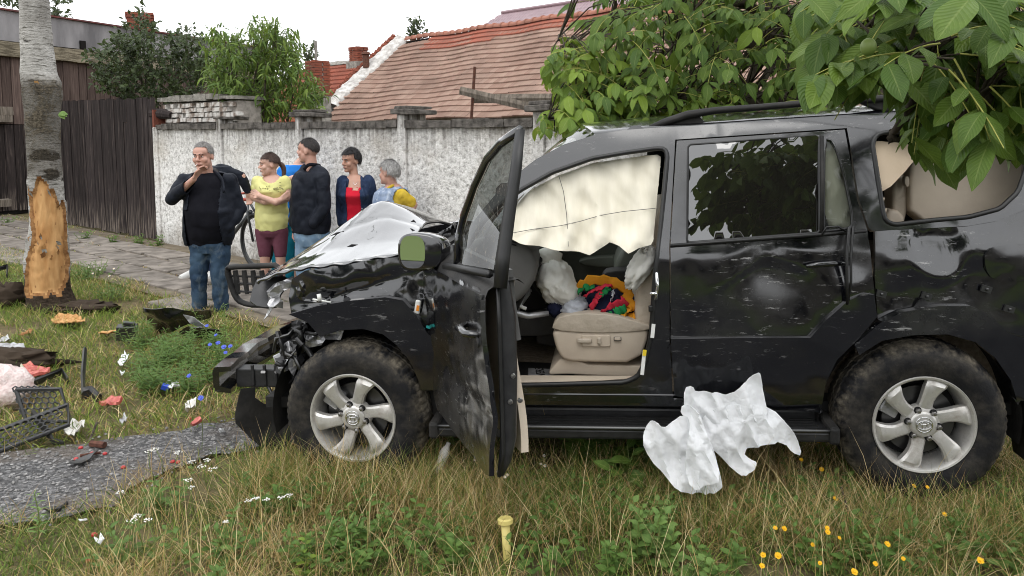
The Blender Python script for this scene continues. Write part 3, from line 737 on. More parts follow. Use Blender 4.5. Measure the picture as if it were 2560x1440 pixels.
def cloth_mat(name, c1, c2, sc=5.0, bump=0.5, rough=0.75, dist=0.03, transl=0.0):
    m = mat(name, c1, rough); t = NT(m); v = t.coord('Object')
    n = t.noise(v, sc, 5, 0.55, 0.6); cr = t.voro(t.coord('Object', (1, 1, 1)), sc * 1.6, 'SMOOTH_F1')
    f = t.math('ADD', n, t.math('MULTIPLY', cr, 0.45))
    t.out(t.ramp(n, [(0.3, c1), (0.7, c2)]), None, t.bump(f, bump, dist))
    if transl: m.node_tree.nodes['Principled BSDF'].inputs['Subsurface Weight'].default_value = transl
    return m
noisy('airbag_cream', (0.72, 0.675, 0.55), (0.79, 0.745, 0.625), 3, .75, .15, 5, stretch=(7, 1, 1.6), dist=.02)
def film_mat(name, c):
    m = mat(name, c, .35, 0, 0, .4); t = NT(m); v = t.coord('World'); e1 = t.voro(t.coord('World', (1.6, 1, .8), (0, .5, 0)), 9, 'DISTANCE_TO_EDGE'); e2 = t.voro(v, 34, 'DISTANCE_TO_EDGE'); t.out(None, None, t.bump(t.math('ADD', e1, t.math('MULTIPLY', e2, .35)), .26, .05))
    tl = t.new('ShaderNodeBsdfTranslucent'); mxs = t.new('ShaderNodeMixShader'); mxs.inputs[0].default_value = .3; tl.inputs['Color'].default_value = (*c, 1)
    out = [n for n in t.n if n.type == 'OUTPUT_MATERIAL'][0]; t.link(t.b.outputs[0], mxs.inputs[1]); t.link(tl.outputs[0], mxs.inputs[2]); t.link(mxs.outputs[0], out.inputs['Surface'])
film_mat('white_plastic', (0.93, 0.94, 0.955))
cloth_mat('airbag_white', (0.80, 0.79, 0.74), (0.86, 0.85, 0.80), 9, 0.5, dist=0.02)
cloth_mat('flap_beige', (0.50, 0.40, 0.29), (0.58, 0.47, 0.35), 5, 0.3)
def glass_mat(name, tint, ior=1.7, rough=0.0, dust=0.0):
    m = bpy.data.materials.new(name); m.use_nodes = True; MATS[name] = m; nt = m.node_tree; nt.nodes.clear()
    o = nt.nodes.new('ShaderNodeOutputMaterial'); mx_ = nt.nodes.new('ShaderNodeMixShader'); tr = nt.nodes.new('ShaderNodeBsdfTransparent'); gl = nt.nodes.new('ShaderNodeBsdfGlossy'); fr = nt.nodes.new('ShaderNodeFresnel')
    tr.inputs[0].default_value = (*tint, 1); gl.inputs['Roughness'].default_value = rough; fr.inputs[0].default_value = ior
    nt.links.new(fr.outputs[0], mx_.inputs[0]); nt.links.new(tr.outputs[0], mx_.inputs[1]); nt.links.new(gl.outputs[0], mx_.inputs[2])
    last = mx_.outputs[0]
    if dust:
        tc = nt.nodes.new('ShaderNodeTexCoord'); mp = nt.nodes.new('ShaderNodeMapping'); mp.inputs['Scale'].default_value = (3, 3, 1.1)
        nz = nt.nodes.new('ShaderNodeTexNoise'); nz.inputs['Scale'].default_value = 26; nz.inputs['Detail'].default_value = 8; nz.inputs['Roughness'].default_value = 0.7
        rp = nt.nodes.new('ShaderNodeValToRGB'); rp.color_ramp.elements[0].position = 0.56; rp.color_ramp.elements[0].color = (0.03, 0.03, 0.03, 1); rp.color_ramp.elements[1].position = 0.66; rp.color_ramp.elements[1].color = (dust, dust, dust, 1)
        df = nt.nodes.new('ShaderNodeBsdfDiffuse'); df.inputs[0].default_value = (0.30, 0.28, 0.24, 1); m2 = nt.nodes.new('ShaderNodeMixShader')
        nt.links.new(tc.outputs['Object'], mp.inputs[0]); nt.links.new(mp.outputs[0], nz.inputs['Vector']); nt.links.new(nz.outputs['Fac'], rp.inputs[0]); nt.links.new(rp.outputs[0], m2.inputs[0])
        nt.links.new(last, m2.inputs[1]); nt.links.new(df.outputs[0], m2.inputs[2]); last = m2.outputs[0]
    nt.links.new(last, o.inputs['Surface'])
glass_mat('tinted_glass', (0.006, 0.007, 0.008), 2.5, 0.0, 0.03); glass_mat('door_glass', (0.30, 0.33, 0.32), 1.9, 0.0, 0.6); glass_mat('clear_glass', (0.8, 0.84, 0.82), 1.5)
mat('mirror_glass', (0.85, 0.86, 0.86), 0.01, 1.0); mat('amber_lens', (0.75, 0.25, 0.03), 0.2); mat('white_lens', (0.7, 0.7, 0.66), 0.2, 0, 0.5)
mat('label_white', (0.75, 0.75, 0.73), 0.5); mat('label_yellow', (0.75, 0.55, 0.03), 0.5); mat('label_blue', (0.02, 0.12, 0.6), 0.5); mat('ink_black', (0.01, 0.01, 0.01), 0.6)
# ------------------------------------------------------------------ car frame: s rearwards, w inwards from the wheel face, h up from the axle
C_F = at(882, 1045, 3.85); C_R = at(2310, 1062, 3.50)
es = (C_R - C_F).normalized(); ew = Vector((0, 0, 1)).cross(es).normalized(); eh = es.cross(ew)
CM = Matrix((es, ew, eh)).transposed(); CMI = CM.transposed(); WB = (C_R - C_F).length
CAMC = CMI @ (Vector((0, 0, CAM_H)) - C_F)
car = empty('off_road_car', C_F, 'wrecked black off-roader with crumpled bonnet and open driver door in the grass', 'car')
car.rotation_euler = CM.to_euler()
class Frame:
    """a developable side of the car: p along ax, z up, pushed along nrm by off(p, z)"""
    def __init__(s, O, ax, nrm, off): s.O, s.ax, s.n, s.off = Vector(O), Vector(ax).normalized(), Vector(nrm).normalized(), off
    def tr(s, u, v, k=0.0):
        d = CMI @ ray(u, v); w = 0.08
        for _ in range(6):
            t = (w - (CAMC - s.O).dot(s.n)) / d.dot(s.n); q = CAMC + d * t - s.O; p, z = q.dot(s.ax), q.z
            w = s.off(p, z) + k
        return p, z
    def pt(s, p, z, k=0.0): return s.O + s.ax * p + Vector((0, 0, z)) + s.n * (s.off(p, z) + k)
def lerp_tab(tab, x):
    if x <= tab[0][0]: return tab[0][1]
    n = len(tab)
    for i in range(n - 1):
        (a, b), (c, d) = tab[i], tab[i + 1]
        if x <= c:
            m0 = (d - tab[max(i - 1, 0)][1]) / (c - tab[max(i - 1, 0)][0]); j = min(i + 2, n - 1); m1 = (tab[j][1] - b) / (tab[j][0] - a)
            t = (x - a) / (c - a); h = c - a
            return (2 * t ** 3 - 3 * t * t + 1) * b + (t ** 3 - 2 * t * t + t) * h * m0 + (-2 * t ** 3 + 3 * t * t) * d + (t ** 3 - t * t) * h * m1
    return tab[-1][1]
PROF = [(-0.10, 0.10), (0.05, 0.06), (0.20, 0.05), (0.45, 0.045), (0.70, 0.05), (0.82, 0.065), (0.88, 0.09), (1.40, 0.25), (1.47, 0.30), (1.52, 0.40)]
SIDE = Frame((0, 0, 0), (1, 0, 0), (0, 1, 0), lambda p, z: lerp_tab(PROF, z))
def resample(poly, step):
    out = []
    for i, a in enumerate(poly):
        b = poly[(i + 1) % len(poly)]; L = math.hypot(b[0] - a[0], b[1] - a[1]); n = max(1, round(L / step))
        for k in range(n): out.append((a[0] + (b[0] - a[0]) * k / n, a[1] + (b[1] - a[1]) * k / n))
    return out
def chaikin(poly, n=1):
    for _ in range(n):
        q = []
        for i, a in enumerate(poly):
            b = poly[(i + 1) % len(poly)]
            q += [(a[0] * .75 + b[0] * .25, a[1] * .75 + b[1] * .25), (a[0] * .25 + b[0] * .75, a[1] * .25 + b[1] * .75)]
        poly = q
    return poly
def inside(poly, x, y):
    r = False
    for i, (x1, y1) in enumerate(poly):
        x2, y2 = poly[i - 1]
        if (y1 > y) != (y2 > y) and x < (x2 - x1) * (y - y1) / (y2 - y1) + x1: r = not r
    return r
def panel(name, fr, px, m, parent=car, k=0.0, holes=(), res=0.04, thick=0.012, dent=None, local=True, already=False, smooth=True):
    """a pressed panel: outline in the picture, laid on the frame, filled with a fine mesh, dented, given thickness"""
    tr = (lambda q: q) if already else (lambda q: fr.tr(q[0], q[1], k))
    ol = [tr(q) for q in px]; hl = [[tr(q) for q in h] for h in holes]
    rings = [resample(ol, res * 0.8)] + [resample(h, res * 0.8) for h in hl]
    vs_, ed = [], []
    for r in rings:
        b0 = len(vs_); vs_ += [Vector(q) for q in r]; ed += [(b0 + i, b0 + (i + 1) % len(r)) for i in range(len(r))]
    x0, x1 = min(q[0] for q in ol), max(q[0] for q in ol); y0, y1 = min(q[1] for q in ol), max(q[1] for q in ol)
    bd = np.array([tuple(q) for q in vs_]); j = 0; y = y0 + res * .5
    while y < y1:
        x = x0 + (0.5 if j % 2 else 0.0) * res
        while x < x1:
            if inside(ol, x, y) and not any(inside(h, x, y) for h in hl) and np.min((bd[:, 0] - x) ** 2 + (bd[:, 1] - y) ** 2) > (res * .5) ** 2: vs_.append(Vector((x, y)))
            x += res
        y += res * 0.87; j += 1
    ov, oe, of, *_ = delaunay_2d_cdt(vs_, ed, [], 0, 1e-6)
    fs = []
    for f in of:
        cx, cy = sum(ov[i][0] for i in f) / len(f), sum(ov[i][1] for i in f) / len(f)
        if inside(ol, cx, cy) and not any(inside(h, cx, cy) for h in hl): fs.append(f)
    P = [fr.pt(q[0], q[1], k + (dent(q[0], q[1]) if dent else 0.0)) for q in ov]
    me = bpy.data.meshes.new(name); me.from_pydata(P, [], fs); me.materials.append(M_(m)); me.update()
    if sum(p.normal.dot(fr.n) * p.area for p in me.polygons) > 0: me.flip_normals()
    if smooth: me.polygons.foreach_set('use_smooth', [True] * len(me.polygons))
    o = put(name, me, parent, True)
    if thick:
        md = o.modifiers.new('thick', 'SOLIDIFY'); md.thickness = thick; md.offset = -1
        if smooth: es_ = o.modifiers.new('edges', 'EDGE_SPLIT'); es_.split_angle = R(42)
    return o
def L3(u, v, w): p, z = Frame((0, 0, 0), (1, 0, 0), (0, 1, 0), lambda a, b: w).tr(u, v); return Vector((p, w, z))
def gauss(p, z, c, r, a): return a * math.exp(-((p - c[0]) ** 2 + (z - c[1]) ** 2) / (r * r))
def cpart(b, name, m, parent=car, **kw): return b.build(name, m, parent, local=True, **kw)
# ------------------------------------------------------------------ shell, pillars, quarter window
open_px = [(1156, 962), (1140, 820), (1138, 700), (1165, 622), (1205, 558), (1250, 512), (1300, 476), (1380, 431), (1480, 396), (1560, 382), (1640, 371), (1662, 372), (1669, 388), (1653, 560), (1637, 700), (1628, 840), (1614, 905), (1594, 942), (1562, 956), (1290, 964)]
qwin_px = [(2181, 360), (2190, 338), (2215, 330), (2380, 326), (2520, 330), (2560, 345), (2566, 420), (2545, 480), (2500, 522), (2420, 543), (2330, 551), (2235, 562), (2214, 552), (2208, 530)]
shell_px = [(1122, 655), (1150, 612), (1190, 545), (1235, 490), (1285, 440), (1340, 398), (1410, 361), (1490, 336), (1560, 325), (1640, 319), (1760, 313), (1900, 303), (2050, 293), (2150, 286), (2300, 278), (2450, 273), (2600, 272), (2690, 295), (2740, 420), (2775, 530), (2560, 526), (2490, 553), (2420, 565), (2250, 574), (2182, 577), (2172, 570), (2148, 500), (2117, 320), (1688, 349), (1673, 620), (1674, 850), (1682, 992), (1690, 1010), (1400, 1003), (1130, 1000), (1118, 960)]
def shell_dent(p, z): return 0.004 * fbm((p * 3, z * 3, 1.0), 2)
panel('body_shell', SIDE, shell_px, 'car_paint', holes=[chaikin(open_px, 1), chaikin(qwin_px, 1)], res=0.045, thick=0.035, dent=shell_dent)
def rim_strip(name, px, r, m, k=0.0, closed=True, parent=car, fr=SIDE, flat=1.0):
    q = [fr.tr(u, v, k) for u, v in (chaikin(resample(px, 26), 1) if closed else px)]; pts = [fr.pt(a, b_, k) for a, b_ in q]
    if closed: pts = pts + [pts[0], pts[1]]
    b = MB(); b.tube(pts, r, 6, caps=not closed, flat=flat); return cpart(b, name, m, parent, smooth=True)
rim_strip('door_seal', open_px, 0.013, 'rubber_seal', 0.005); rim_strip('window_seal', qwin_px, 0.012, 'rubber_seal', 0.0)
# roof skin
stn = [(1490, 336), (1640, 319), (1760, 313), (1900, 303), (2050, 293), (2150, 286), (2300, 278), (2450, 273), (2600, 272), (2690, 295)]
rings = []
for i, (u, v) in enumerate(stn):
    p, z = SIDE.tr(u, v); w0 = SIDE.off(p, z) + 0.004; cr = 0.075
    rings.append([(p + 0.10 * (0 if i else math.sin(math.pi * j / 12) * -1), w0 + (1.84 - 2 * w0) * j / 12, z - 0.006 + cr * math.sin(math.pi * j / 12) ** 0.8) for j in range(13)])
b = MB(); b.loft(rings, closed=False); cpart(b, 'roof', 'car_paint', smooth=True).modifiers.new('thick', 'SOLIDIFY').thickness = 0.03
# windscreen
b = MB(); wr = []
for j in range(13):
    f = j / 12; top = Vector(rings[0][j]); bt = L3(1165, 655, 0.12); lo = Vector((bt.x - 0.16 * math.sin(math.pi * f), 0.12 + 1.60 * f, bt.z - 0.04)); wr.append([lo.lerp(top, q) + Vector((-0.03, 0, 0.04)) * math.sin(math.pi * q) for q in (0, .25, .5, .75, 1)])
b.loft(wr, closed=False); cpart(b, 'windscreen', 'clear_glass', smooth=True, fix=True)
# roof rail
q = [L3(u, v, 0.36) for u, v in ((1612, 324), (1660, 306), (1720, 287), (1790, 276), (1900, 268), (2040, 256), (2130, 251), (2230, 245), (2330, 246), (2420, 262))]
b = MB(); b.tube(q, [0.010, .020, .022, .018, .017, .017, .017, .018, .02, .01], 8, flat=1.5); rl = cpart(b, 'roof_rail', 'matt_plastic', smooth=True)
for a_, c_ in (((1612, 324), (1770, 312)), ((2140, 252), (2240, 282))):
    b = MB(); p0, p1, p2 = L3(*a_, 0.36), L3((a_[0] + c_[0]) / 2 + 20, a_[1] - 28 if a_[0] < 2000 else a_[1], 0.36), L3(*c_, 0.36)
    b.prism([p0, p1 + Vector((0, 0, .02)), L3(c_[0] - 30, c_[1] - 30, .36), p2, p0.lerp(p2, .5) - Vector((0, 0, .015))], (0, 0.045, 0)); cpart(b, 'foot', 'matt_plastic', rl, bevel=0.008)
q2 = [Vector((p.x, 1.48, p.z + 0.0)) for p in q]; b = MB(); b.tube(q2, 0.018, 8); cpart(b, 'roof_rail', 'matt_plastic', smooth=True)
# ------------------------------------------------------------------ rear door
rdoor_px = [(1692, 352), (2112, 324), (2143, 500), (2168, 573), (2178, 640), (2182, 690), (2186, 735), (2188, 792), (2148, 842), (2091, 899), (2063, 955), (2050, 1030), (1840, 1006), (1685, 988), (1677, 850), (1676, 620)]
rwin_px = [(1719, 362), (2048, 338), (2050, 583), (1716, 608)]; rq_px = [(2060, 346), (2084, 352), (2110, 430), (2130, 535), (2131, 570), (2058, 580)]
pd, zd = SIDE.tr(1915, 640); p2, z2 = SIDE.tr(1990, 700); p3, z3 = SIDE.tr(2120, 650)
def rd_dent(p, z):
    d = gauss(p, z, (pd, zd - 0.06), 0.13, 0.034) + gauss(p, z, (p2, z2), 0.20, 0.020) + gauss(p, z, (p3, z3), 0.10, 0.018)
    crease = math.exp(-((z - zd - 0.6 * (p - pd) * (1 if p < pd else -0.5)) / 0.02) ** 2) * math.exp(-((p - pd) / 0.16) ** 2) * -0.012
    low = 0.007 * fbm((p * 3, z * 3, 4.0), 3) * (1 if z < 0.86 else 0.15)
    return d + crease + low
rd = panel('rear_door', SIDE, rdoor_px, 'car_paint_scuffed', k=-0.006, holes=[rwin_px, chaikin(rq_px, 1)], res=0.028, thick=0.03, dent=rd_dent)
clad_px = [(1677, 847), (2026, 844), (2064, 802), (2121, 752), (2163, 734), (2186, 737), (2193, 792), (2150, 842), (2093, 899), (2065, 955), (2051, 1034), (1840, 1008), (1686, 990)]
def clad_dent(p, z): return 0.005 * fbm((p * 4, z * 4, 9.0), 3) + 0.012 * max(0.0, (0.10 - z)) / 0.1
panel('door_cladding', SIDE, clad_px, 'car_paint', rd, k=-0.030, res=0.035, thick=0.026, dent=clad_dent)
GLS = Frame((0, 0, 0), (1, 0, 0), (0, 1, 0), lambda p, z: 0.106 + 0.245 * (z - 0.88) + 0.03 * (z - 1.14) ** 2)
panel('window_glass', GLS, rwin_px, 'tinted_glass', rd, k=0.006, res=0.04, thick=0.0)
panel('quarter_glass', GLS, chaikin(rq_px, 1), 'clear_glass', rd, k=0.006, res=0.05, thick=0.0)
rim_strip('window_seal', rwin_px, 0.009, 'rubber_seal', 0.002, parent=rd); rim_strip('window_seal', rq_px, 0.008, 'rubber_seal', 0.002, parent=rd)
rim_strip('belt_strip', [(1676, 614), (1800, 605), (1950, 594), (2060, 586), (2165, 577)], 0.009, 'rubber_seal', -0.012, False, rd)
rim_strip('window_divider', [(2054, 340), (2056, 460), (2054, 582)], 0.011, 'matt_plastic', -0.004, False, rd)
b = MB(); q = [SIDE.pt(*SIDE.tr(u, v), -0.03) for u, v in ((2012, 663), (2040, 659), (2080, 656), (2118, 657))]; b.tube(q, [0.008, 0.014, 0.014, 0.008], 8, flat=1.0); cpart(b, 'handle', 'car_paint', rd, smooth=True)
b = MB(); q = [SIDE.pt(*SIDE.tr(u, v), k) for u, v, k in ((2052, 585, -.02), (2062, 566, -.03), (2090, 564, -.035), (2112, 578, -.03))]; b.tube(q, 0.005, 6); cpart(b, 'loose_seal', 'rubber_seal', rd, smooth=True)
for off in ((0, -.05), (12, -.035)):
    b = MB(); q = [SIDE.pt(*SIDE.tr(u + off[0] * (1 if 0 < i < 4 else 0.3), v), k + off[1] + .05) for i, (u, v, k) in enumerate(((2132, 556, -.03), (2113, 568, -.06), (2106, 640, -.07), (2108, 700, -.06), (2112, 756, -.04)))]; b.tube(q, [.012, .014, .012, .012, .010], 6, flat=0.5); cpart(b, 'loose_seal', 'rubber_seal', rd, smooth=True)
# ------------------------------------------------------------------ rear quarter
quart_px = [(2186, 578), (2260, 574), (2420, 566), (2490, 554), (2560, 527), (2700, 520), (2790, 560), (2805, 850), (2790, 1010), (2640, 1012), (2542, 1000), (2525, 940), (2490, 890), (2440, 850), (2370, 830), (2280, 833), (2205, 850), (2195, 800), (2188, 690)]
c1 = SIDE.tr(2350, 620); c2 = SIDE.tr(2290, 610); c3 = SIDE.tr(2450, 700); c4 = SIDE.tr(2260, 740)
def qdent(p, z):
    ring = math.hypot(p - c1[0], z - c1[1])
    return gauss(p, z, c1, 0.11, 0.024) - 0.010 * math.exp(-((ring - 0.13) / 0.03) ** 2) + gauss(p, z, c2, 0.10, 0.014) + gauss(p, z, c3, 0.12, 0.02) + gauss(p, z, c4, 0.12, 0.02) + 0.010 * fbm((p * 4, z * 4, 7.0), 3)
panel('quarter_panel', SIDE, quart_px, 'car_paint_scuffed', k=-0.004, res=0.028, thick=0.02, dent=qdent)
qfl_px = [(2199, 808), (2256, 780), (2348, 765), (2426, 765), (2476, 786), (2520, 832), (2570, 850), (2660, 860), (2670, 1002), (2542, 1001), (2527, 950), (2490, 896), (2440, 856), (2370, 836), (2280, 838), (2205, 852), (2148, 888), (2138, 864)]
def fl_dent(p, z): return 0.006 * fbm((p * 4, z * 4, 2.0), 3)
panel('wheel_arch_flare', SIDE, qfl_px, 'car_paint_scuffed', k=-0.052, res=0.03, thick=0.05, dent=fl_dent)
fuel_px = [(2462, 650), (2470, 622), (2500, 614), (2600, 612), (2610, 690), (2560, 704), (2500, 704), (2474, 690)]
panel('fuel_door', SIDE, chaikin(fuel_px, 1), 'car_paint_scuffed', k=-0.012, res=0.03, thick=0.008, dent=lambda p, z: qdent(p, z) * 0.7 + 0.004 * fbm((p * 14, z * 14, 1), 2))
for u, v in ((2202, 734), (2464, 722), (2521, 772), (2315, 740)):
    p, z = SIDE.tr(u, v); b = MB(); c = SIDE.pt(p, z, -0.006); b.box(c, (0.045, 0.012, 0.03), rot=(0, 0.3, 0)); b.ball(c + Vector((0, -.008, 0)), 0.008, 8, 5); cpart(b, 'clip', 'steel_dark')
# strip of spot-weld gaps in the broken quarter window
for i in range(6):
    u, v = 2187 + i * 5.2, 392 + i * 27; p, z = SIDE.tr(u, v); b = MB(); b.box(SIDE.pt(p, z, -0.003), (0.007, 0.006, 0.024), rot=(0, 0.2, 0)); cpart(b, 'weld_tab', 'beige_trim')
# tail, far side, floor
b = MB(); pt = [SIDE.pt(*SIDE.tr(u, v)) for u, v in ((2690, 298), (2740, 420), (2775, 530), (2800, 700), (2800, 1000))]
b.loft([[Vector((p.x + 0.05 * math.sin(math.pi * j / 8), p.y + (1.84 - 2 * p.y) * j / 8, p.z)) for j in range(9)] for p in pt], closed=False); cpart(b, 'tailgate', 'car_paint', smooth=True)
FAR = Frame((0, 1.84, 0), (1, 0, 0), (0, -1, 0), lambda p, z: lerp_tab(PROF, z))
far_ol = [(SIDE.tr(u, v)) for u, v in shell_px[:20]] + [SIDE.tr(2800, 700), SIDE.tr(2800, 1000), SIDE.tr(2640, 1010), (2.78 + 0.43, 0.05), (2.78, 0.46), (2.78 - 0.43, 0.05), (0.43, 0.02), (0.30, 0.33), (0, 0.45), (-0.35, 0.40), (-0.45, 0.70), (0.29, 0.83)]
fh_ = [[(0.62, 0.90), (1.02, 1.26), (1.60, 1.36), (1.60, 0.90)], [(1.72, 0.90), (1.72, 0.93), (1.75, 0.93), (1.75, 0.90)]]
panel('far_side', FAR, far_ol, 'car_paint', holes=fh_, res=0.06, thick=0.03, already=True)
b = MB(); b.box((1.55, 0.92, 0.02), (4.2, 1.50, 0.06)); b.box((1.55, 0.92, -0.10), (3.6, 0.9, 0.16)); cpart(b, 'underbody', 'matt_plastic')
b = MB(); b.box((0.40, 0.92, 0.40), (0.05, 1.60, 0.85)); cpart(b, 'bulkhead', 'matt_plastic')
# inner wheel housings
for cs in (0.0, WB):
    b = MB(); b.lathe([(0.46, 0.06), (0.47, 0.34), (0.05, 0.345)], (cs, 0, 0), 'y', 28, a0=-0.25, a1=math.pi + 0.25); cpart(b, 'wheel_housing', 'matt_plastic', smooth=True)
# sill and running board
b = MB(); b.box((1.18, 0.11, 0.075), (1.42, 0.10, 0.045)); b.box((1.15, 0.075, 0.115), (1.05, 0.05, 0.012)); cpart(b, 'sill', 'car_paint', bevel=0.01)
b = MB(); p0, p1 = L3(1292, 951, .20), L3(1590, 950, .20); b.box((p0 + p1) / 2, (p1.x - p0.x, 0.10, 0.022)); cpart(b, 'sill_plate', 'beige_trim', bevel=0.006)
b = MB(); p0, p1 = L3(1298, 978, .085), L3(1562, 977, .085); b.box((p0 + p1) / 2, (p1.x - p0.x, 0.05, 0.022)); cpart(b, 'sill_plate', 'beige_trim', bevel=0.006)
b = MB(); b.box((1.40, 0.05, -0.045), (1.92, 0.22, 0.055)); b.box((1.40, 0.135, -0.005), (1.92, 0.035, 0.06)); stp = cpart(b, 'running_board', 'black_plastic', bevel=0.014)
for i in range(4):
    b = MB(); b.box((1.40, 0.0 + i * 0.032, -0.015), (1.80, 0.012, 0.008)); cpart(b, 'grip_rib', 'rubber_seal', stp)
b = MB(); b.box((2.36, 0.04, -0.035), (0.05, 0.235, 0.085)); cpart(b, 'end_cap', 'matt_plastic', stp, bevel=0.015)
b = MB(); b.box((0.44, 0.04, -0.035), (0.05, 0.235, 0.085)); cpart(b, 'end_cap', 'matt_plastic', stp, bevel=0.015)
b = MB(); q = [(1.40 + x, -0.062, -0.012) for x in np.linspace(-.96, .96, 9)]; b.tube(q, 0.012, 6); cpart(b, 'bright_edge', 'steel_dark', stp, smooth=True)
b = MB(); b.box((WB + 0.50, 0.14, -0.06), (0.02, 0.24, 0.34), rot=(0, -0.15, 0)); cpart(b, 'mud_flap', 'matt_plastic', bevel=0.006)
# ------------------------------------------------------------------ wheels
def make_wheel(name, pos, spin, steer=0.0, far=False):
    root = bpy.data.objects.new(name, None); col.objects.link(root); root.parent = car; root.location = pos; root.rotation_euler = (0, spin, steer + (math.pi if far else 0))
    b = MB(); n = 198                                              # tyre: y = 0 outer face, grows inwards
    prof = [(0.222, 0.012), (0.232, -0.001), (0.262, -0.012), (0.30, -0.018), (0.335, -0.012), (0.352, -0.002), (0.366, 0.012), (0.378, 0.028), (0.385, 0.05), (0.388, 0.075), (0.378, 0.079), (0.378, 0.087), (0.3885, 0.091), (0.389, 0.13), (0.379, 0.134), (0.379, 0.142), (0.3885, 0.146), (0.388, 0.185), (0.384, 0.215), (0.370, 0.238), (0.33, 0.262), (0.26, 0.262), (0.222, 0.25)]
    vs_, fs = [], []
    for i, (r, y) in enumerate(prof):
        for k in range(n):
            a = 2 * math.pi * k / n; blk = (k % 3 == 0)
            rr = r - (0.0045 if (blk and 6 <= i <= 19 and i not in (10, 11, 14, 15)) else 0.0) 
            vs_.append((rr * math.cos(a), y, rr * math.sin(a)))
    for i in range(len(prof) - 1):
        for k in range(n): fs.append((i * n + k, i * n + (k + 1) % n, (i + 1) * n + (k + 1) % n, (i + 1) * n + k))
    b.add(vs_, fs); o = cpart(b, 'tyre', 'tyre_rubber', root); sharp(o.data, 28)
    b = MB()                                                       # rim barrel and lip
    b.lathe([(0.228, 0.004), (0.234, -0.004), (0.230, -0.010), (0.222, -0.008), (0.214, 0.004), (0.208, 0.03), (0.200, 0.06), (0.198, 0.20), (0.19, 0.20)], (0, 0, 0), 'y', 64)
    rim = cpart(b, 'rim', 'alloy', root, smooth=True); sharp(rim.data, 40)
    for k in range(6):                                             # broad twisted spokes
        a0 = math.radians(75 + 60 * k); b = MB(); rings = []
        for j in range(9):
            f = j / 8; r = 0.055 + 0.158 * f; wd = 0.036 - 0.008 * math.sin(math.pi * min(1, f * 1.2)) + 0.013 * f ** 2; tw = -0.16 * f * f
            a = a0 + tw; c, s_ = math.cos(a), math.sin(a); y0 = 0.022 - 0.028 * f ** 0.7 + (0.012 if f > 0.9 else 0) * (f - 0.9) * 10
            rg = []
            for t_, d in ((-1, 0.040), (-1, 0.010), (-0.72, 0.001), (0.0, -0.002), (0.72, 0.001), (1, 0.010), (1, 0.040)):
                x, z = r, t_ * wd; rg.append((x * c - z * s_, y0 + d, x * s_ + z * c))
            rings.append(rg)
        b.loft(rings); o = cpart(b, 'spoke', 'alloy', root); sharp(o.data, 32)
    b = MB(); b.lathe([(0.09, 0.05), (0.088, 0.030), (0.078, 0.016), (0.062, 0.012), (0.0615, 0.005), (0.058, 0.001), (0.050, -0.002), (0.0, -0.003)], (0, 0, 0), 'y', 40); hub = cpart(b, 'hub', 'alloy', root, smooth=True); sharp(hub.data, 30)
    b = MB(); b.lathe([(0.039, -0.0035), (0.038, -0.006), (0.034, -0.0035)], (0, 0, 0), 'y', 32); 
    for (rx, rz, cz) in ((0.031, 0.021, 0.0), (0.011, 0.0205, 0.0), (0.021, 0.0085, 0.0115)):      # the three-oval emblem
        q = [(rx * math.cos(a), -0.006, cz + rz * math.sin(a)) for a in np.linspace(0, 2 * math.pi, 25)]; b.tube(q, 0.0022, 5, caps=False)
    cpart(b, 'emblem', 'chrome', hub, smooth=True)
    for k in range(6):
        a = math.radians(45 + 60 * k); b = MB(); c = Vector((0.070 * math.cos(a), 0, 0.070 * math.sin(a)))
        b.lathe([(0.0175, 0.012), (0.017, 0.010), (0.0, 0.0101)], c, 'y', 14, 0); b.lathe([(0.0125, 0.012), (0.012, -0.006), (0.008, -0.011), (0, -0.012)], c, 'y', 6, 1); cpart(b, 'wheel_nut', ['ink_black', 'bolt_steel'], root)
    b = MB(); b.lathe([(0.0, 0.075), (0.165, 0.075), (0.165, 0.10), (0.0, 0.10)], (0, 0, 0), 'y', 32); cpart(b, 'brake_disc', 'steel_dark', root, smooth=False)
    b = MB(); b.lathe([(0.198, 0.13), (0, 0.13)], (0, 0, 0), 'y', 32); cpart(b, 'backing_plate', 'ink_black', root)
    if not far:
        b = MB(); b.box((-0.12, 0.07, 0.085), (0.09, 0.05, 0.10), rot=(0, 0.6, 0)); cpart(b, 'brake_caliper', 'torn_silver', root, bevel=0.01)
    return root
make_wheel('wheel', (0, 0, 0), 0.0, R(-3)); make_wheel('wheel', (WB, 0, 0), R(-5))
make_wheel('wheel', (0, 1.84, 0), 0.3, 0, True); make_wheel('wheel', (WB, 1.84, 0), 0.1, 0, True)
# ------------------------------------------------------------------ front wing
fend_px = [(722, 702), (764, 676), (851, 664), (929, 651), (1014, 640), (1118, 645), (1117, 700), (1114, 850), (1113, 973), (1053, 975), (1045, 947), (1026, 903), (992, 860), (958, 830), (909, 816), (851, 821), (800, 838), (760, 802), (722, 786), (714, 745)]
g1 = SIDE.tr(790, 700); g2 = SIDE.tr(850, 735); g3 = SIDE.tr(1060, 690); g4 = SIDE.tr(960, 690)
def fen_dent(p, z):
    fold = 0.022 * math.exp(-((z - g2[1] - 0.25 * (p - g2[0])) / 0.035) ** 2) * math.exp(-((p - g2[0]) / 0.35) ** 2)
    return gauss(p, z, g1, 0.10, -0.030) + fold + gauss(p, z, g3, 0.10, 0.02) + gauss(p, z, g4, 0.15, 0.016) + 0.012 * fbm((p * 5, z * 6, 5.0), 4) + max(0, -p - 0.05) * 0.12 * (1 + math.sin(z * 30) * 0.3)
panel('front_wing', SIDE, fend_px, 'car_paint', k=-0.004, res=0.024, thick=0.012, dent=fen_dent)
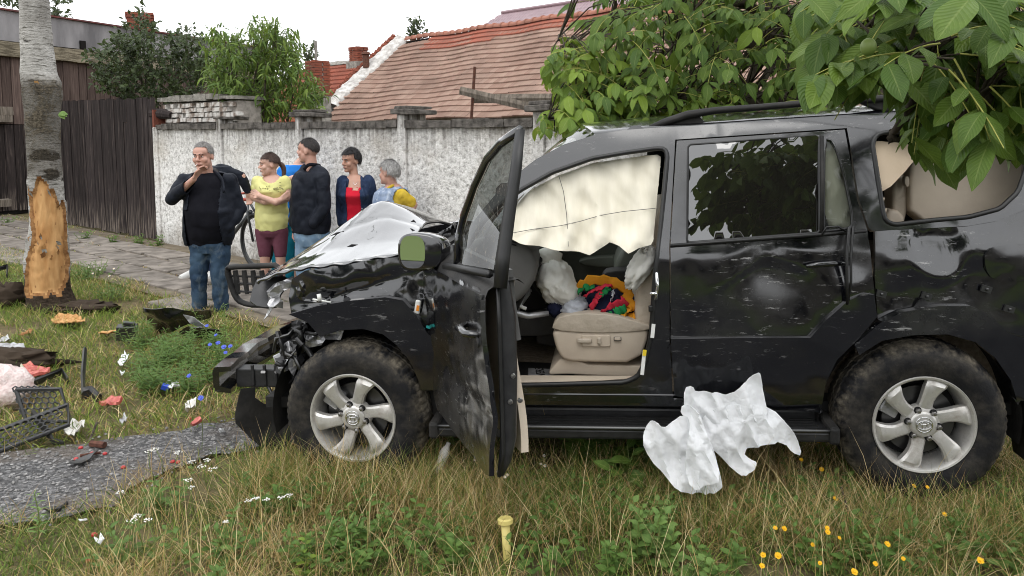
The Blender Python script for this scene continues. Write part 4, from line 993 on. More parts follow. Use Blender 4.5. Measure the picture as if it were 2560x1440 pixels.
ffl_px = [(722, 786), (793, 765), (880, 751), (963, 743), (1007, 751), (1040, 787), (1070, 836), (1100, 850), (1107, 900), (1113, 975), (1053, 976), (1045, 949), (1026, 905), (992, 864), (958, 836), (909, 822), (851, 826), (800, 842), (770, 806)]
panel('wheel_arch_flare', SIDE, ffl_px, 'car_paint', k=-0.050, res=0.028, thick=0.045, dent=lambda p, z: 0.004 * fbm((p * 4, z * 4, 8.0), 3))
b = MB(); c = SIDE.pt(*SIDE.tr(1048, 764), -0.03); b.box(c, (0.030, 0.018, 0.072), rot=(0, 0.18, 0)); si = cpart(b, 'side_indicator', 'white_lens', bevel=0.008)
b = MB(); b.box(c + Vector((0.003, -0.010, -0.004)), (0.014, 0.006, 0.028), rot=(0, 0.18, 0)); cpart(b, 'bulb', 'amber_lens', si)
b = MB(); b.box(SIDE.pt(*SIDE.tr(1080, 757), -0.012), (0.055, 0.01, 0.026)); cpart(b, 'indicator_socket', 'ink_black')
b = MB(); b.box(SIDE.pt(*SIDE.tr(1074, 814), -0.03), (0.02, 0.008, 0.012), rot=(0, .3, 0)); mat('teal_plastic', (0.02, 0.30, 0.28), .4); cpart(b, 'teal_chip', 'teal_plastic')
def text_mesh(name, txt, size, m, parent, mtx, extrude=0.002, align='CENTER'):
    cu = bpy.data.curves.new(name, 'FONT'); cu.body = txt; cu.size = size; cu.extrude = extrude; cu.align_x = align; cu.align_y = 'CENTER'; cu.resolution_u = 2
    t_ = bpy.data.objects.new(name, cu); me = bpy.data.meshes.new_from_object(t_); bpy.data.objects.remove(t_); bpy.data.curves.remove(cu)
    me.materials.clear(); me.materials.append(M_(m)); o = put(name, me, parent, True); o.matrix_local = mtx; return o
def side_mtx(u, v, k=-0.02, rot=0.0, fr=None):
    f = fr or SIDE; p, z = f.tr(u, v); c = f.pt(p, z, k); x = f.ax; y = Vector((0, 0, 1)); n = -f.n
    M = Matrix((x, y, n)).transposed() @ Matrix.Rotation(rot, 3, 'Z'); return Matrix.Translation(c) @ M.to_4x4()
text_mesh('badge', 'D-4D', 0.048, 'chrome', car, side_mtx(1076, 738, -0.030), 0.004); text_mesh('badge', 'TURBO', 0.016, 'chrome', car, side_mtx(1076, 726, -0.030), 0.003)
# ------------------------------------------------------------------ bonnet: torn up into a tent
hood_g = [
    [(640, 703, .10), (700, 680, .10), (764, 668, .10), (851, 659, .10), (929, 646, .10), (1014, 633, .10)],
    [(668, 682, .32), (740, 650, .35), (808, 628, .38), (880, 615, .38), (950, 603, .38), (1030, 604, .36)],
    [(735, 643, .55), (800, 602, .60), (858, 570, .65), (915, 554, .66), (968, 548, .66), (1050, 572, .62)],
    [(850, 567, .78), (880, 545, .80), (912, 520, .86), (955, 502, .90), (1000, 518, .88), (1068, 556, .84)],
    [(930, 545, 1.15), (945, 530, 1.15), (960, 516, 1.2), (1000, 511, 1.2), (1046, 525, 1.2), (1105, 552, 1.15)],
    [(985, 570, 1.6), (995, 560, 1.6), (1010, 552, 1.62), (1040, 548, 1.62), (1090, 552, 1.62), (1146, 563, 1.60)]]
rows = [[L3(u, v, w) for u, v, w in r] for r in hood_g]
def cr_(p, t):
    n = len(p) - 1; x = min(max(t * n, 0), n - 1e-6); i = int(x); f = x - i
    a, b_, c, d = p[max(i - 1, 0)], p[i], p[i + 1], p[min(i + 2, n)]
    return 0.5 * ((2 * b_) + (c - a) * f + (2 * a - 5 * b_ + 4 * c - d) * f * f + (3 * b_ - a - 3 * c + d) * f ** 3)
NU, NV = 60, 46; pts = []
for j in range(NV + 1):
    crow = []
    for i in range(6):   # pressed sheet: folds stay crisp across the bonnet
        cl5 = [rows[k][i] for k in range(6)]; x5 = min(j / NV * 5, 4.9999); k5 = int(x5); crow.append(cr_(cl5, j / NV).lerp(cl5[k5].lerp(cl5[k5 + 1], x5 - k5), .72))
    for i in range(NU + 1):
        x5 = min(i / NU * 5, 4.9999); k5 = int(x5); q = cr_(crow, i / NU).lerp(crow[k5].lerp(crow[k5 + 1], x5 - k5), .35); e = 0.0018 * fbm((i * .17, j * .17, 2.0), 3) - 0.005 * math.exp(-((j - 14 - i * .12) / 1.0) ** 2) + 0.004 * math.exp(-((i - 20 - j * .3) / 1.1) ** 2) * (j > 8)
        if i == 0: e -= 0.012
        if j == 0: e += 0.006 * math.sin(i * 0.8)
        pts.append(q + Vector((0, 0, e)))
b = MB(); b.add(pts, [(j * (NU + 1) + i, j * (NU + 1) + i + 1, (j + 1) * (NU + 1) + i + 1, (j + 1) * (NU + 1) + i) for j in range(NV) for i in range(NU)])
paint_mat('bonnet_paint', 0.0, 0.12, 2.3, 0.03)
bn = cpart(b, 'bonnet', 'bonnet_paint'); sharp(bn.data, 13); md = bn.modifiers.new('thick', 'SOLIDIFY'); md.thickness = 0.014; md.offset = -1
if sum(p.normal.z for p in bn.data.polygons) < 0: bn.data.flip_normals()
for u, v, w, L, a_ in ((978, 549, .78, .05, -.4), (1034, 560, .66, .03, .3), (880, 622, .40, .07, -.35), (842, 592, .62, .09, -.55)):
    b = MB(); c = L3(u, v, w - .02) + Vector((0, 0, .012)); b.tube([c + Vector((-L / 2, 0, -L * .2 * -a_)), c + Vector((0, .004, .006)), c + Vector((L / 2, 0, L * .4 * -a_))], [.002, .008, .002], 5, flat=.4); cpart(b, 'tear', 'ink_black', bn)
# folded front corner of the bonnet, hanging lip
lip = [(642, 700, .12), (668, 690, .2), (712, 690, .12), (724, 706, .10), (700, 735, .10), (690, 766, .12), (664, 768, .18), (640, 764, .22), (624, 752, .26), (632, 722, .2)]
LIP = Frame((0, 0, 0), (1, 0, 0), (0, 1, 0), lambda p, z: 0.16 + 0.10 * math.sin((z - .6) * 12))
panel('bonnet_lip', LIP, [(u, v) for u, v, _ in lip], 'black_plastic', res=0.03, thick=0.012, dent=lambda p, z: 0.02 * fbm((p * 6, z * 6, 3), 3))
# cowl and engine bay top: keeps the bay dark
b = MB(); b.box((0.30, 0.92, 0.60), (0.5, 1.45, 0.30)); b.box((0.55, 0.92, 0.80), (0.22, 1.55, 0.05)); cpart(b, 'cowl', 'matt_plastic', bevel=0.02)
b = MB(); b.box((-0.02, 0.95, 0.42), (0.62, 1.0, 0.42)); cpart(b, 'engine_cover', 'matt_plastic', bevel=0.05)
for k in range(5):
    b = MB(); q = [L3(1075 + 14 * k, 600 - 6 * k + 8 * math.sin(k * 2), .75 + .1 * k), L3(1100 + 8 * k, 585 - 4 * k, .9), L3(1136, 570 - 3 * k, 1.1)]; b.tube(q, 0.012, 6); cpart(b, 'wiper_link', 'black_plastic', smooth=True)
# ------------------------------------------------------------------ grille torn forward
gr = bpy.data.objects.new('grille', None); col.objects.link(gr); gr.parent = car
def G3(u, v): return L3(u, v, 0.62)
fp = [(567, 672), (578, 667), (650, 665), (700, 662), (700, 700), (690, 760), (640, 764), (606, 758), (590, 744), (578, 712)]
b = MB(); ring = [G3(*q) for q in chaikin(fp, 1)]; b.tube(ring + [ring[0], ring[1]], 0.017, 6, caps=False, flat=1.6); cpart(b, 'frame', 'matt_plastic', gr, smooth=True)
for i in range(5):
    u = 588 + i * 22; b = MB(); b.tube([G3(u, 676), G3(u + 3, 700), G3(u + 8, 735 - (i > 2) * 4)], [.016, .020, .014], 5, flat=0.5); cpart(b, 'slat', 'matt_plastic', gr)
for v in (690, 708, 728):
    b = MB(); b.tube([G3(578, v), G3(640, v + 2), G3(694, v + 2)], 0.007, 5); cpart(b, 'bar', 'black_plastic', gr)
# ------------------------------------------------------------------ smashed headlamp and bay wreckage
rs = random.Random(11)
def crumple(name, fr, px, m, amp, seed, res=0.022, k=0.0, fq=11, parent=car, thick=0.004):
    return panel(name, fr, px, m, parent, k, res=res, thick=thick, dent=lambda p, z: amp * (abs(noise.noise(Vector((p * fq, z * fq, seed)))) * 2 - 0.4 + 0.5 * noise.noise(Vector((p * fq * 2.3, z * fq * 2.3, seed + 5)))), smooth=False)
FLAT = lambda w: Frame((0, 0, 0), (1, 0, 0), (0, 1, 0), lambda p, z: w)
crumple('headlamp_shell', FLAT(0.13), [(668, 728), (678, 712), (712, 700), (728, 692), (742, 706), (735, 714), (706, 728), (700, 742), (710, 752), (706, 772), (690, 764), (676, 782), (664, 796), (672, 752)], 'torn_silver', 0.05, 1.0)
crumple('headlamp_shell', FLAT(0.10), [(670, 735), (690, 716), (735, 702), (740, 712), (700, 732), (680, 745)], 'torn_silver', 0.03, 3.0)
crumple('wing_edge', FLAT(0.10), [(722, 745), (738, 712), (752, 700), (790, 702), (816, 728), (838, 742), (800, 756), (760, 752), (730, 775)], 'car_paint', 0.05, 5.0, k=-0.03)
crumple('wing_liner', FLAT(0.10), [(770, 836), (806, 828), (860, 822), (848, 852), (814, 848), (806, 862), (776, 868), (760, 880)], 'torn_silver', 0.04, 8.0)
crumple('bay_debris', FLAT(0.16), [(700, 822), (738, 802), (768, 806), (798, 830), (792, 860), (770, 880), (752, 930), (730, 952), (716, 905), (700, 880)], 'black_plastic', 0.10, 12.0)
crumple('bay_debris', FLAT(0.22), [(735, 800), (790, 800), (830, 830), (800, 850), (760, 910), (735, 930), (725, 860)], 'matt_plastic', 0.12, 17.0)
crumple('bay_debris', FLAT(0.10), [(728, 884), (740, 872), (744, 905), (734, 940), (724, 918)], 'torn_silver', 0.04, 21.0)
crumple('bay_debris', FLAT(0.12), [(690, 893), (712, 896), (726, 920), (706, 934), (694, 912)], 'torn_silver', 0.04, 23.0)
for i in range(14):
    b = MB(); u, v = rs.uniform(700, 790), rs.uniform(805, 910); p0 = L3(u, v, rs.uniform(.08, .22)); q = [p0]
    for _ in range(3): q.append(q[-1] + Vector((rs.uniform(-.06, .06), rs.uniform(-.04, .04), rs.uniform(-.09, .03))))
    b.tube(q, rs.uniform(.006, .015), 6); cpart(b, 'hose', rs.choice(['black_plastic', 'rubber_seal', 'steel_dark']), smooth=True)
for i in range(7):
    b = MB(); u, v = rs.uniform(695, 760), rs.uniform(820, 925); b.box(L3(u, v, rs.uniform(.10, .2)), (rs.uniform(.03, .07), .04, rs.uniform(.03, .09)), rot=(rs.uniform(-.6, .6), rs.uniform(-.6, .6), rs.uniform(-.6, .6))); cpart(b, 'bracket', rs.choice(['steel_dark', 'black_plastic', 'torn_silver']), bevel=0.004)
b = MB(); b.tube([L3(692, 828, .10), L3(714, 892, .10)], 0.010, 7); cpart(b, 'strut', 'black_plastic', smooth=True)
b = MB(); b.tube([L3(797, 735, 0.02), L3(800, 752, .02)], 0.012, 8); b.tube([L3(782, 748, .02), L3(828, 756, .02)], 0.005, 6); cpart(b, 'lamp_bulb', 'white_lens', smooth=True)
# chassis rail, bumper beam, under-shield
p0 = L3(600, 938, 0.40); p1 = L3(735, 940, 0.40)
b = MB(); b.box((p0 + p1) / 2, (p1.x - p0.x, 0.10, 0.105)); 
for u in (632, 662, 690): b.box(L3(u, 938, 0.345), (0.02, 0.012, 0.125))
rail = cpart(b, 'chassis_rail', 'black_plastic', bevel=0.006)
for u in (655, 660, 690):
    b = MB(); b.tube([L3(u, 930, .35), L3(u, 930, .325)], 0.008, 8); cpart(b, 'bolt', 'bolt_steel', rail)
b = MB(); bx = p0.x - 0.04
prof = [(-.05, -.02), (-.05, .05), (-.035, .08), (.06, .085), (.065, .06), (-.01, .05), (-.012, -.03), (.055, -.045), (.05, -.07), (-.04, -.06)]
rg = []
for f in np.linspace(0, 1, 9):
    w = 0.26 + 1.25 * f; bow = -0.07 * math.sin(math.pi * f)
    rg.append([(bx + bow + a, w, p0.z + c + 0.01 + 0.006 * math.sin(f * 20)) for a, c in prof])
b.loft(rg); cpart(b, 'bumper_beam', 'car_paint')
shield = [(606, 970), (640, 966), (642, 992), (662, 1010), (690, 1012), (700, 1003), (726, 985), (726, 1110), (700, 1128), (664, 1120), (628, 1092), (592, 1056), (590, 1035), (598, 1000)]
panel('under_shield', Frame((0, 0, 0), (1, 0, 0), (0, 1, 0), lambda p, z: 0.30 + 0.10 * math.sin(p * 9) + 0.05 * z), shield, 'matt_plastic', res=0.03, thick=0.006, dent=lambda p, z: 0.02 * fbm((p * 5, z * 5, 3.3), 3))
b = MB(); b.box(L3(706, 968, .38), (0.07, 0.05, 0.16)); cpart(b, 'rail_bracket', 'black_plastic', bevel=0.006)
b = MB(); b.tube([L3(668, 962, .36), L3(678, 982, .35), L3(698, 985, .34)], 0.010, 7); cpart(b, 'tow_hook', 'black_plastic', smooth=True)
# ------------------------------------------------------------------ open front door
D0 = Vector((0.455, 0.055, 0)); D1 = Vector((0.905, -0.860, 0)); DAX = (D1 - D0).normalized(); DN = Vector((-DAX.y, DAX.x, 0))
if DN.x < 0: DN = -DN
DOOR = Frame(D0, DAX, DN, lambda p, z: 0.0 if z < 0.83 else (z - 0.83) * 0.20)
fd = bpy.data.objects.new('front_door', None); col.objects.link(fd); fd.parent = car; fd['label'] = 'scuffed driver door swung wide open'
skin_px = [(1120, 676), (1136, 668), (1245, 682), (1246, 700), (1236, 760), (1234, 850), (1235, 980), (1236, 1010), (1262, 1178), (1240, 1160), (1212, 1110), (1178, 1040), (1140, 985), (1117, 950), (1114, 850)]
DL = 1.03
sk = [(0.02, 0.80), (DL - 0.02, 0.82), (DL + 0.0, 0.60), (DL + 0.01, 0.36), (DL - 0.0, 0.115), (DL - 0.10, 0.085), (0.10, 0.07), (0.02, 0.12), (0.0, 0.40)]
def dd(p, z):
    crease = 0.012 * math.exp(-((z - 0.34) / 0.05) ** 2) - 0.02 * math.exp(-((z - 0.70) / 0.18) ** 2)
    bend = 0.05 * max(0, (p - 0.75)) ** 1.3 * max(0, 0.45 - z) * 4
    return crease - bend + 0.008 * fbm((p * 4, z * 4, 12.0), 3) - 0.045
panel('door_skin', DOOR, sk, 'car_paint_scuffed', fd, res=0.03, thick=0.02, dent=dd, already=True)
b = MB()   # black shut face at the free edge with its flange
q = [DOOR.pt(DL - 0.012, z, kk) for z, kk in ((.105, -.01), (.16, .012), (.25, .03), (.5, .038), (.72, .040), (.84, .030), (.90, .012))]; b.tube(q, [.014, .026, .034, .038, .038, .030, .026], 8, flat=0.5, up=DN)
cpart(b, 'shut_face', 'black_plastic', fd, smooth=True)
b = MB(); q = [DOOR.pt(DL + 0.008, z, kk) for z, kk in ((.11, -.02), (.2, .0), (.4, .002), (.7, .004), (.86, -.004))]; b.tube(q, .008, 6); cpart(b, 'edge_seal', 'rubber_seal', fd, smooth=True)
ip = [(0.12, 0.84), (DL - 0.06, 0.86), (DL - 0.04, 0.60), (DL - 0.035, 0.17), (0.2, 0.15), (0.10, 0.30)]
panel('inner_trim', Frame(D0, DAX, DN, lambda p, z: 0.070 + 0.02 * math.sin(z * 7)), ip, 'beige_trim', fd, res=0.06, thick=0.03, already=True)
ip2 = [(0.14, 0.90), (DL - 0.05, 0.90), (DL - 0.04, 0.62), (0.14, 0.62)]
panel('inner_upper_trim', Frame(D0, DAX, DN, lambda p, z: 0.080 + 0.02 * math.sin(z * 5)), ip2, 'dash_plastic', fd, res=0.06, thick=0.025, already=True)
b = MB(); b.loft([[DOOR.pt(p_, .800, -.050), DOOR.pt(p_, .838, -.035), DOOR.pt(p_, .862, .0), DOOR.pt(p_, .868, .04), DOOR.pt(p_, .872, .08), DOOR.pt(p_, .85, .11)] for p_ in np.linspace(.03, DL, 8)], closed=False); cpart(b, 'door_top', 'matt_plastic', fd, smooth=True)
# window frame: swept front edge, upright rear edge
gl_px = [(1150, 660), (1153, 600), (1168, 545), (1196, 466), (1226, 402), (1260, 362), (1292, 345), (1282, 430), (1262, 560), (1246, 676)]
glp = [DOOR.tr(u, v) for u, v in gl_px]
panel('window_glass', DOOR, glp, 'door_glass', fd, res=0.3, thick=0.0, already=True, k=0.0)
fr_px = [(1143, 668), (1148, 592), (1160, 540), (1188, 462), (1220, 396), (1256, 354), (1298, 326)]
q = [DOOR.pt(*DOOR.tr(u, v)) for u, v in fr_px]; b = MB(); b.tube(q, [.020, .020, .019, .019, .019, .019, .016], 6, flat=1.5); cpart(b, 'window_frame', 'car_paint', fd, smooth=True)
q = [DOOR.pt(*DOOR.tr(u, v)) for u, v in ((1300, 326), (1290, 420), (1272, 540), (1258, 640), (1250, 720))]; b = MB(); b.tube(q, [.018, .022, .024, .026, .026], 6, flat=2.0, up=DN); cpart(b, 'window_frame', 'rubber_seal', fd, smooth=True)
q = [DOOR.pt(*DOOR.tr(u, v), -0.03) for u, v in ((1128, 664), (1180, 672), (1242, 684))]; b = MB(); b.tube(q, 0.016, 6); cpart(b, 'belt_strip', 'rubber_seal', fd, smooth=True)
q = [DOOR.pt(*DOOR.tr(u, v), 0.0) for u, v in ((1214, 440), (1232, 420), (1262, 402))]
# latch bolts, handle, mirror
for z in (0.50, 0.40):
    for dx in ((0.03,), (0.015, 0.055))[z < 0.45]:
        b = MB(); c = DOOR.pt(DL + 0.012, z, dx + 0.02); b.lathe([(0.011, 0), (0.009, -0.006), (0, -0.007)], c, 'y', 8); cpart(b, 'bolt', 'bolt_steel', fd)
b = MB(); q = [DOOR.pt(p, 0.66, k) for p, k in ((0.80, -.06), (0.84, -.105), (0.94, -.105), (0.98, -.06))]; b.tube(q, 0.014, 7, flat=1.3); cpart(b, 'handle', 'car_paint', fd, smooth=True)
b = MB(); b.lathe([(0.045, 0.0), (0.03, 0.012), (0, 0.014)], DOOR.pt(0.95, 0.645, -0.055), 'x', 16); cpart(b, 'handle_recess', 'torn_silver', fd, smooth=True)
mc = L3(1052, 628, -0.19)
mr = bpy.data.objects.new('wing_mirror', None); col.objects.link(mr); mr.parent = fd; mr.location = mc; mr.rotation_euler = (0, R(2), R(0))
b = MB(); rings = []
for y, sc_, dx in ((-0.028, 0.90, 0.0), (-0.022, 1.0, 0.0), (0.0, 1.02, 0.004), (0.05, 0.98, 0.015), (0.10, 0.82, 0.03), (0.14, 0.50, 0.05), (0.15, 0.2, 0.06)):
    rg = []
    for k in range(28):
        a = 2 * math.pi * k / 28; c_, s_ = math.cos(a), math.sin(a); ex = 0.62
        x = (abs(c_) ** ex) * (1 if c_ > 0 else -1) * (0.105 if c_ < 0 else 0.115); z = (abs(s_) ** ex) * (1 if s_ > 0 else -1) * (0.088 if s_ > 0 else 0.092) * (1.0 if x < 0.02 else 1 - (x - .02) * 2.2)
        rg.append((x * sc_ + dx, y, z * sc_))
    rings.append(rg)
b.loft(rings); cpart(b, 'housing', 'car_paint', mr, smooth=True)
b = MB(); rg = []
for k in range(28):
    a = 2 * math.pi * k / 28; c_, s_ = math.cos(a), math.sin(a); ex = 0.7
    rg.append(((abs(c_) ** ex) * (1 if c_ > 0 else -1) * 0.060 - 0.032, -0.031 + 0.0, (abs(s_) ** ex) * (1 if s_ > 0 else -1) * 0.078))
b.add(rg, [tuple(range(28))]); cpart(b, 'mirror_glass', 'mirror_glass', mr)
b = MB(); q = [mc + Vector((0.09, 0.05, -0.05)), mc + Vector((0.16, 0.12, -0.075)), D0 + Vector((0.06, -.05, 0.80))]; b.tube(q, [0.03, 0.028, 0.035], 8); cpart(b, 'mirror_arm', 'black_plastic', fd, smooth=True)
# ------------------------------------------------------------------ cabin
def slab(name, px, w0, w1, m, parent=car, bevel=0.02, smooth=True, n=1, seg=3):
    """a cushion or moulding: side outline at depth w0, carried across to w1, edges rounded"""
    fr = FLAT(w0); q = [fr.tr(u, v) for u, v in chaikin(px, n)] if n else [fr.tr(u, v) for u, v in px]
    b = MB(); b.prism([(p, w0, z) for p, z in q], (0, w1 - w0, 0)); o = cpart(b, name, m, parent)
    md = o.modifiers.new('bevel', 'BEVEL'); md.width = bevel; md.segments = seg; md.limit_method = 'ANGLE'; md.angle_limit = R(40)
    o.data.polygons.foreach_set('use_smooth', [True] * len(o.data.polygons)); return o
b = MB(); a0 = L3(1150, 975, .22); b.box((1.25, 0.92, a0.z - 0.012), (2.0, 1.42, 0.03)); cpart(b, 'floor', 'beige_carpet')
st = bpy.data.objects.new('driver_seat', None); col.objects.link(st); st.parent = car
slab('seat_base', [(1380, 822), (1383, 848), (1394, 884), (1413, 904), (1470, 907), (1600, 909), (1625, 830), (1610, 818), (1480, 830)], 0.27, 0.80, 'beige_trim', st, 0.02)
slab('seat_cushion', [(1379, 826), (1384, 806), (1402, 790), (1450, 783), (1530, 786), (1598, 806), (1640, 820), (1600, 830), (1480, 834)], 0.262, 0.81, 'beige_leather', st, 0.035)
slab('seat_rail_cover', [(1372, 930), (1400, 898), (1420, 892), (1470, 912), (1610, 915), (1600, 944), (1420, 936), (1374, 938)], 0.30, 0.75, 'beige_trim', st, 0.012, n=0)
slab('seat_back', [(1592, 822), (1586, 790), (1590, 740), (1600, 700), (1640, 500), (1700, 505), (1690, 640), (1660, 820)], 0.30, 0.80, 'beige_leather', st, 0.05)
b = MB(); b.box(L3(1490, 852, .262), (0.150, 0.010, 0.062)); sw = cpart(b, 'switch_panel', 'beige_trim', st, bevel=0.012)
for u, v, sx, sz in ((1461, 852, .078, .026), (1498, 852, .022, .038)):
    b = MB(); b.box(L3(u, v, .252), (sx, 0.020, sz)); cpart(b, 'switch', 'beige_leather', sw, bevel=0.008)
b = MB(); b.box(L3(1544, 847, .262), (0.040, 0.010, 0.022)); cpart(b, 'heater_switch', 'dash_plastic', st, bevel=0.005); b = MB(); b.box(L3(1544, 847, .256), (0.032, 0.008, 0.015)); cpart(b, 'heater_button', 'beige_trim', st, bevel=0.003)
ps = bpy.data.objects.new('passenger_seat', None); col.objects.link(ps); ps.parent = car
slab('seat_cushion', [(1390, 800), (1450, 770), (1560, 775), (1640, 800), (1640, 850), (1400, 850)], 1.02, 1.52, 'beige_leather', ps, 0.04); slab('seat_back', [(1528, 700), (1545, 640), (1600, 560), (1660, 500), (1700, 520), (1660, 720)], 1.02, 1.52, 'green_grey_trim', ps, 0.05)
slab('centre_console', [(1340, 800), (1400, 740), (1560, 700), (1640, 700), (1640, 860), (1340, 880)], 0.86, 0.99, 'dash_plastic', bevel=0.02)
slab('console_lid', [(1505, 690), (1520, 678), (1600, 676), (1640, 690), (1640, 705), (1505, 705)], 0.84, 1.0, 'matt_plastic', bevel=0.015)
# far door card
o = slab('far_door_card', [(1250, 640), (1260, 560), (1700, 540), (1700, 900), (1250, 900)], 1.60, 1.66, 'green_grey_trim', n=0)
slab('far_armrest', [(1440, 655), (1470, 645), (1560, 640), (1600, 652), (1600, 668), (1470, 668)], 1.50, 1.60, 'green_grey_trim', bevel=0.015)
# dashboard
slab('dashboard', [(1150, 640), (1180, 600), (1262, 585), (1300, 600), (1328, 625), (1345, 660), (1330, 720), (1290, 760), (1200, 800), (1150, 800)], 0.22, 1.55, 'dash_plastic', bevel=0.03)
slab('dash_lower', [(1265, 790), (1400, 770), (1400, 830), (1380, 840), (1265, 842)], 0.80, 0.86, 'dash_plastic', bevel=0.01)
slab('footwell', [(1150, 700), (1300, 680), (1370, 760), (1380, 840), (1330, 845), (1150, 845)], 0.87, 0.90, 'ink_black', bevel=0.01)
for i in range(4):
    b = MB(); b.box(L3(1281, 590 + i * 7, 0.215), (0.045, 0.01, 0.006), rot=(0, .3, 0)); cpart(b, 'air_vent_slat', 'ink_black')
# steering wheel, stalk, deployed bag
swp = L3(1318, 712, 0.50); tilt = Matrix.Rotation(R(-62), 3, 'Y')
stw = bpy.data.objects.new('steering_wheel', None); col.objects.link(stw); stw.parent = car; stw.location = swp; stw.rotation_euler = (0, R(-62), 0)
b = MB(); b.tube([(0.19 * math.cos(a), 0.19 * math.sin(a), 0) for a in np.linspace(0, 2 * math.pi, 41)], 0.017, 8, caps=False); cpart(b, 'wheel_rim', 'ink_black', stw, smooth=True)
for a in (0, 2.3, 4.0, math.pi):
    b = MB(); b.tube([(0.04 * math.cos(a), 0.04 * math.sin(a), -0.02), (0.12 * math.cos(a), 0.12 * math.sin(a), -.012), (0.185 * math.cos(a), 0.185 * math.sin(a), 0)], [.02, .016, .018], 6, flat=0.6); cpart(b, 'wheel_spoke', 'torn_silver', stw, smooth=True)
b = MB(); b.tube([L3(1262, 757, .33), L3(1282, 780, .33), L3(1320, 790, .34), L3(1372, 783, .36)], [.012, .018, .018, .014], 7); cpart(b, 'wheel_trim', 'torn_silver', smooth=True)
b = MB(); b.tube([L3(1296, 760, .34), L3(1306, 768, .34), L3(1316, 772, .34)], 0.010, 7); cpart(b, 'pedal_edge', 'label_white', smooth=True)
b = MB(); b.tube([L3(1262, 660, .30), L3(1285, 648, .28), L3(1294, 638, .26)], [.014, .012, .016], 7); cpart(b, 'stalk', 'ink_black', smooth=True)
def blob(name, c, r, m, amp=0.03, fq=8.0, seed=0.0, sub=40, parent=car, ridge=True, shape=None, local=True):
    vs_, fs = [], []; n, mm = sub, sub // 2 + 4
    for j in range(mm + 1):
        t = -math.pi / 2 + math.pi * j / mm
        for k in range(n):
            a = 2 * math.pi * k / n; d = Vector((math.cos(t) * math.cos(a), math.cos(t) * math.sin(a), math.sin(t)))
            nz = noise.noise(d * fq * 0.35 + Vector((seed, 0, 0))); rz = 1 - abs(noise.noise(Vector((d.x * fq, d.y * fq, d.z * fq * 0.55 + seed)))) * 2
            f = 1 + amp / min(r) * (0.6 * nz + (0.5 * rz if ridge else 0)); q = Vector((d.x * r[0] * f, d.y * r[1] * f, d.z * r[2] * f))
            if shape: q = shape(q, d)
            vs_.append(q + Vector(c))
    for j in range(mm):
        for k in range(n): fs.append((j * n + k, j * n + (k + 1) % n, (j + 1) * n + (k + 1) % n, (j + 1) * n + k))
    b = MB(); b.add(vs_, fs); return b.build(name, m, parent, True, local)
blob('driver_airbag', L3(1391, 703, 0.46), (0.105, 0.13, 0.125), 'airbag_white', 0.022, 6.0, 2.0, 56, shape=lambda q, d: Vector((q.x - q.z * 0.12 + (0.02 if q.z < 0 else 0), q.y, q.z * (1.05 if q.z < 0 else 1.0) - 0.02 * abs(d.x))))
b = MB(); b.tube([L3(1345, 650, .47), L3(1372, 640, .48), L3(1400, 650, .47)], [.05, .06, .04], 10); cpart(b, 'airbag_neck', 'airbag_white', smooth=True)
blob('seat_airbag', L3(1600, 668, 0.25), (0.055, 0.05, 0.10), 'airbag_white', 0.02, 6.0, 7.0, 40, shape=lambda q, d: Vector((q.x - q.z * -0.45, q.y, q.z)))
# curtain bags
cur_px = [(1266, 590), (1264, 540), (1280, 512), (1310, 484), (1388, 442), (1480, 408), (1560, 396), (1642, 386), (1652, 392), (1644, 480), (1632, 600), (1626, 610), (1596, 617), (1570, 628), (1548, 612), (1524, 604), (1500, 618), (1474, 634), (1448, 628), (1380, 620), (1300, 604)]
seams = [SIDE.tr(u, 520)[0] for u in (1330, 1400, 1462, 1526, 1598, 1660)]
def cur_dent(p, z):
    d = min(abs(p - s_) for s_ in seams); puff = -0.022 * min(1, d / 0.07) ** 0.6
    lo = min(1, max(0, (1.22 - z) / .35)); wr_ = (0.008 + 0.016 * lo) * math.sin(p * 34 + 5 * noise.noise(Vector((p * 2, z * 2.5, 1.0)))) + 0.020 * noise.noise(Vector((p * 4, z * 6 + p * 3, 6.0))) + 0.016 * abs(noise.noise(Vector((p * 11 + z * 9, z * 8, 4.0)))) - 0.03 * lo * lo
    top = 0.014 * math.sin(p * 55) * max(0, (z - 1.12) / 0.25)
    return puff + wr_ + top
panel('curtain_airbag', SIDE, cur_px, 'airbag_cream', k=0.075, res=0.016, thick=0.004, dent=cur_dent)
q = [SIDE.pt(*SIDE.tr(u, v), 0.030) for u, v in ((1275, 585), (1330, 575), (1400, 566), (1450, 555), (1500, 540), (1560, 530), (1640, 522))]; b = MB(); b.tube(q, 0.0016, 4); cpart(b, 'printed_line', 'dash_plastic')
q = [SIDE.pt(*SIDE.tr(u, v), 0.028) for u, v in ((1396, 440), (1408, 480), (1416, 540), (1420, 618))]; b = MB(); b.tube(q, 0.0016, 4); cpart(b, 'printed_line', 'dash_plastic')
c2_px = [(2040, 340), (2100, 345), (2140, 480), (2142, 575), (2120, 590), (2036, 590)]
panel('curtain_airbag', SIDE, c2_px, 'airbag_cream', k=0.05, res=0.02, thick=0.004, dent=lambda p, z: 0.012 * noise.noise(Vector((p * 14, z * 10, 9.0))) + 0.008 * abs(noise.noise(Vector((p * 30, z * 9, 3)))))
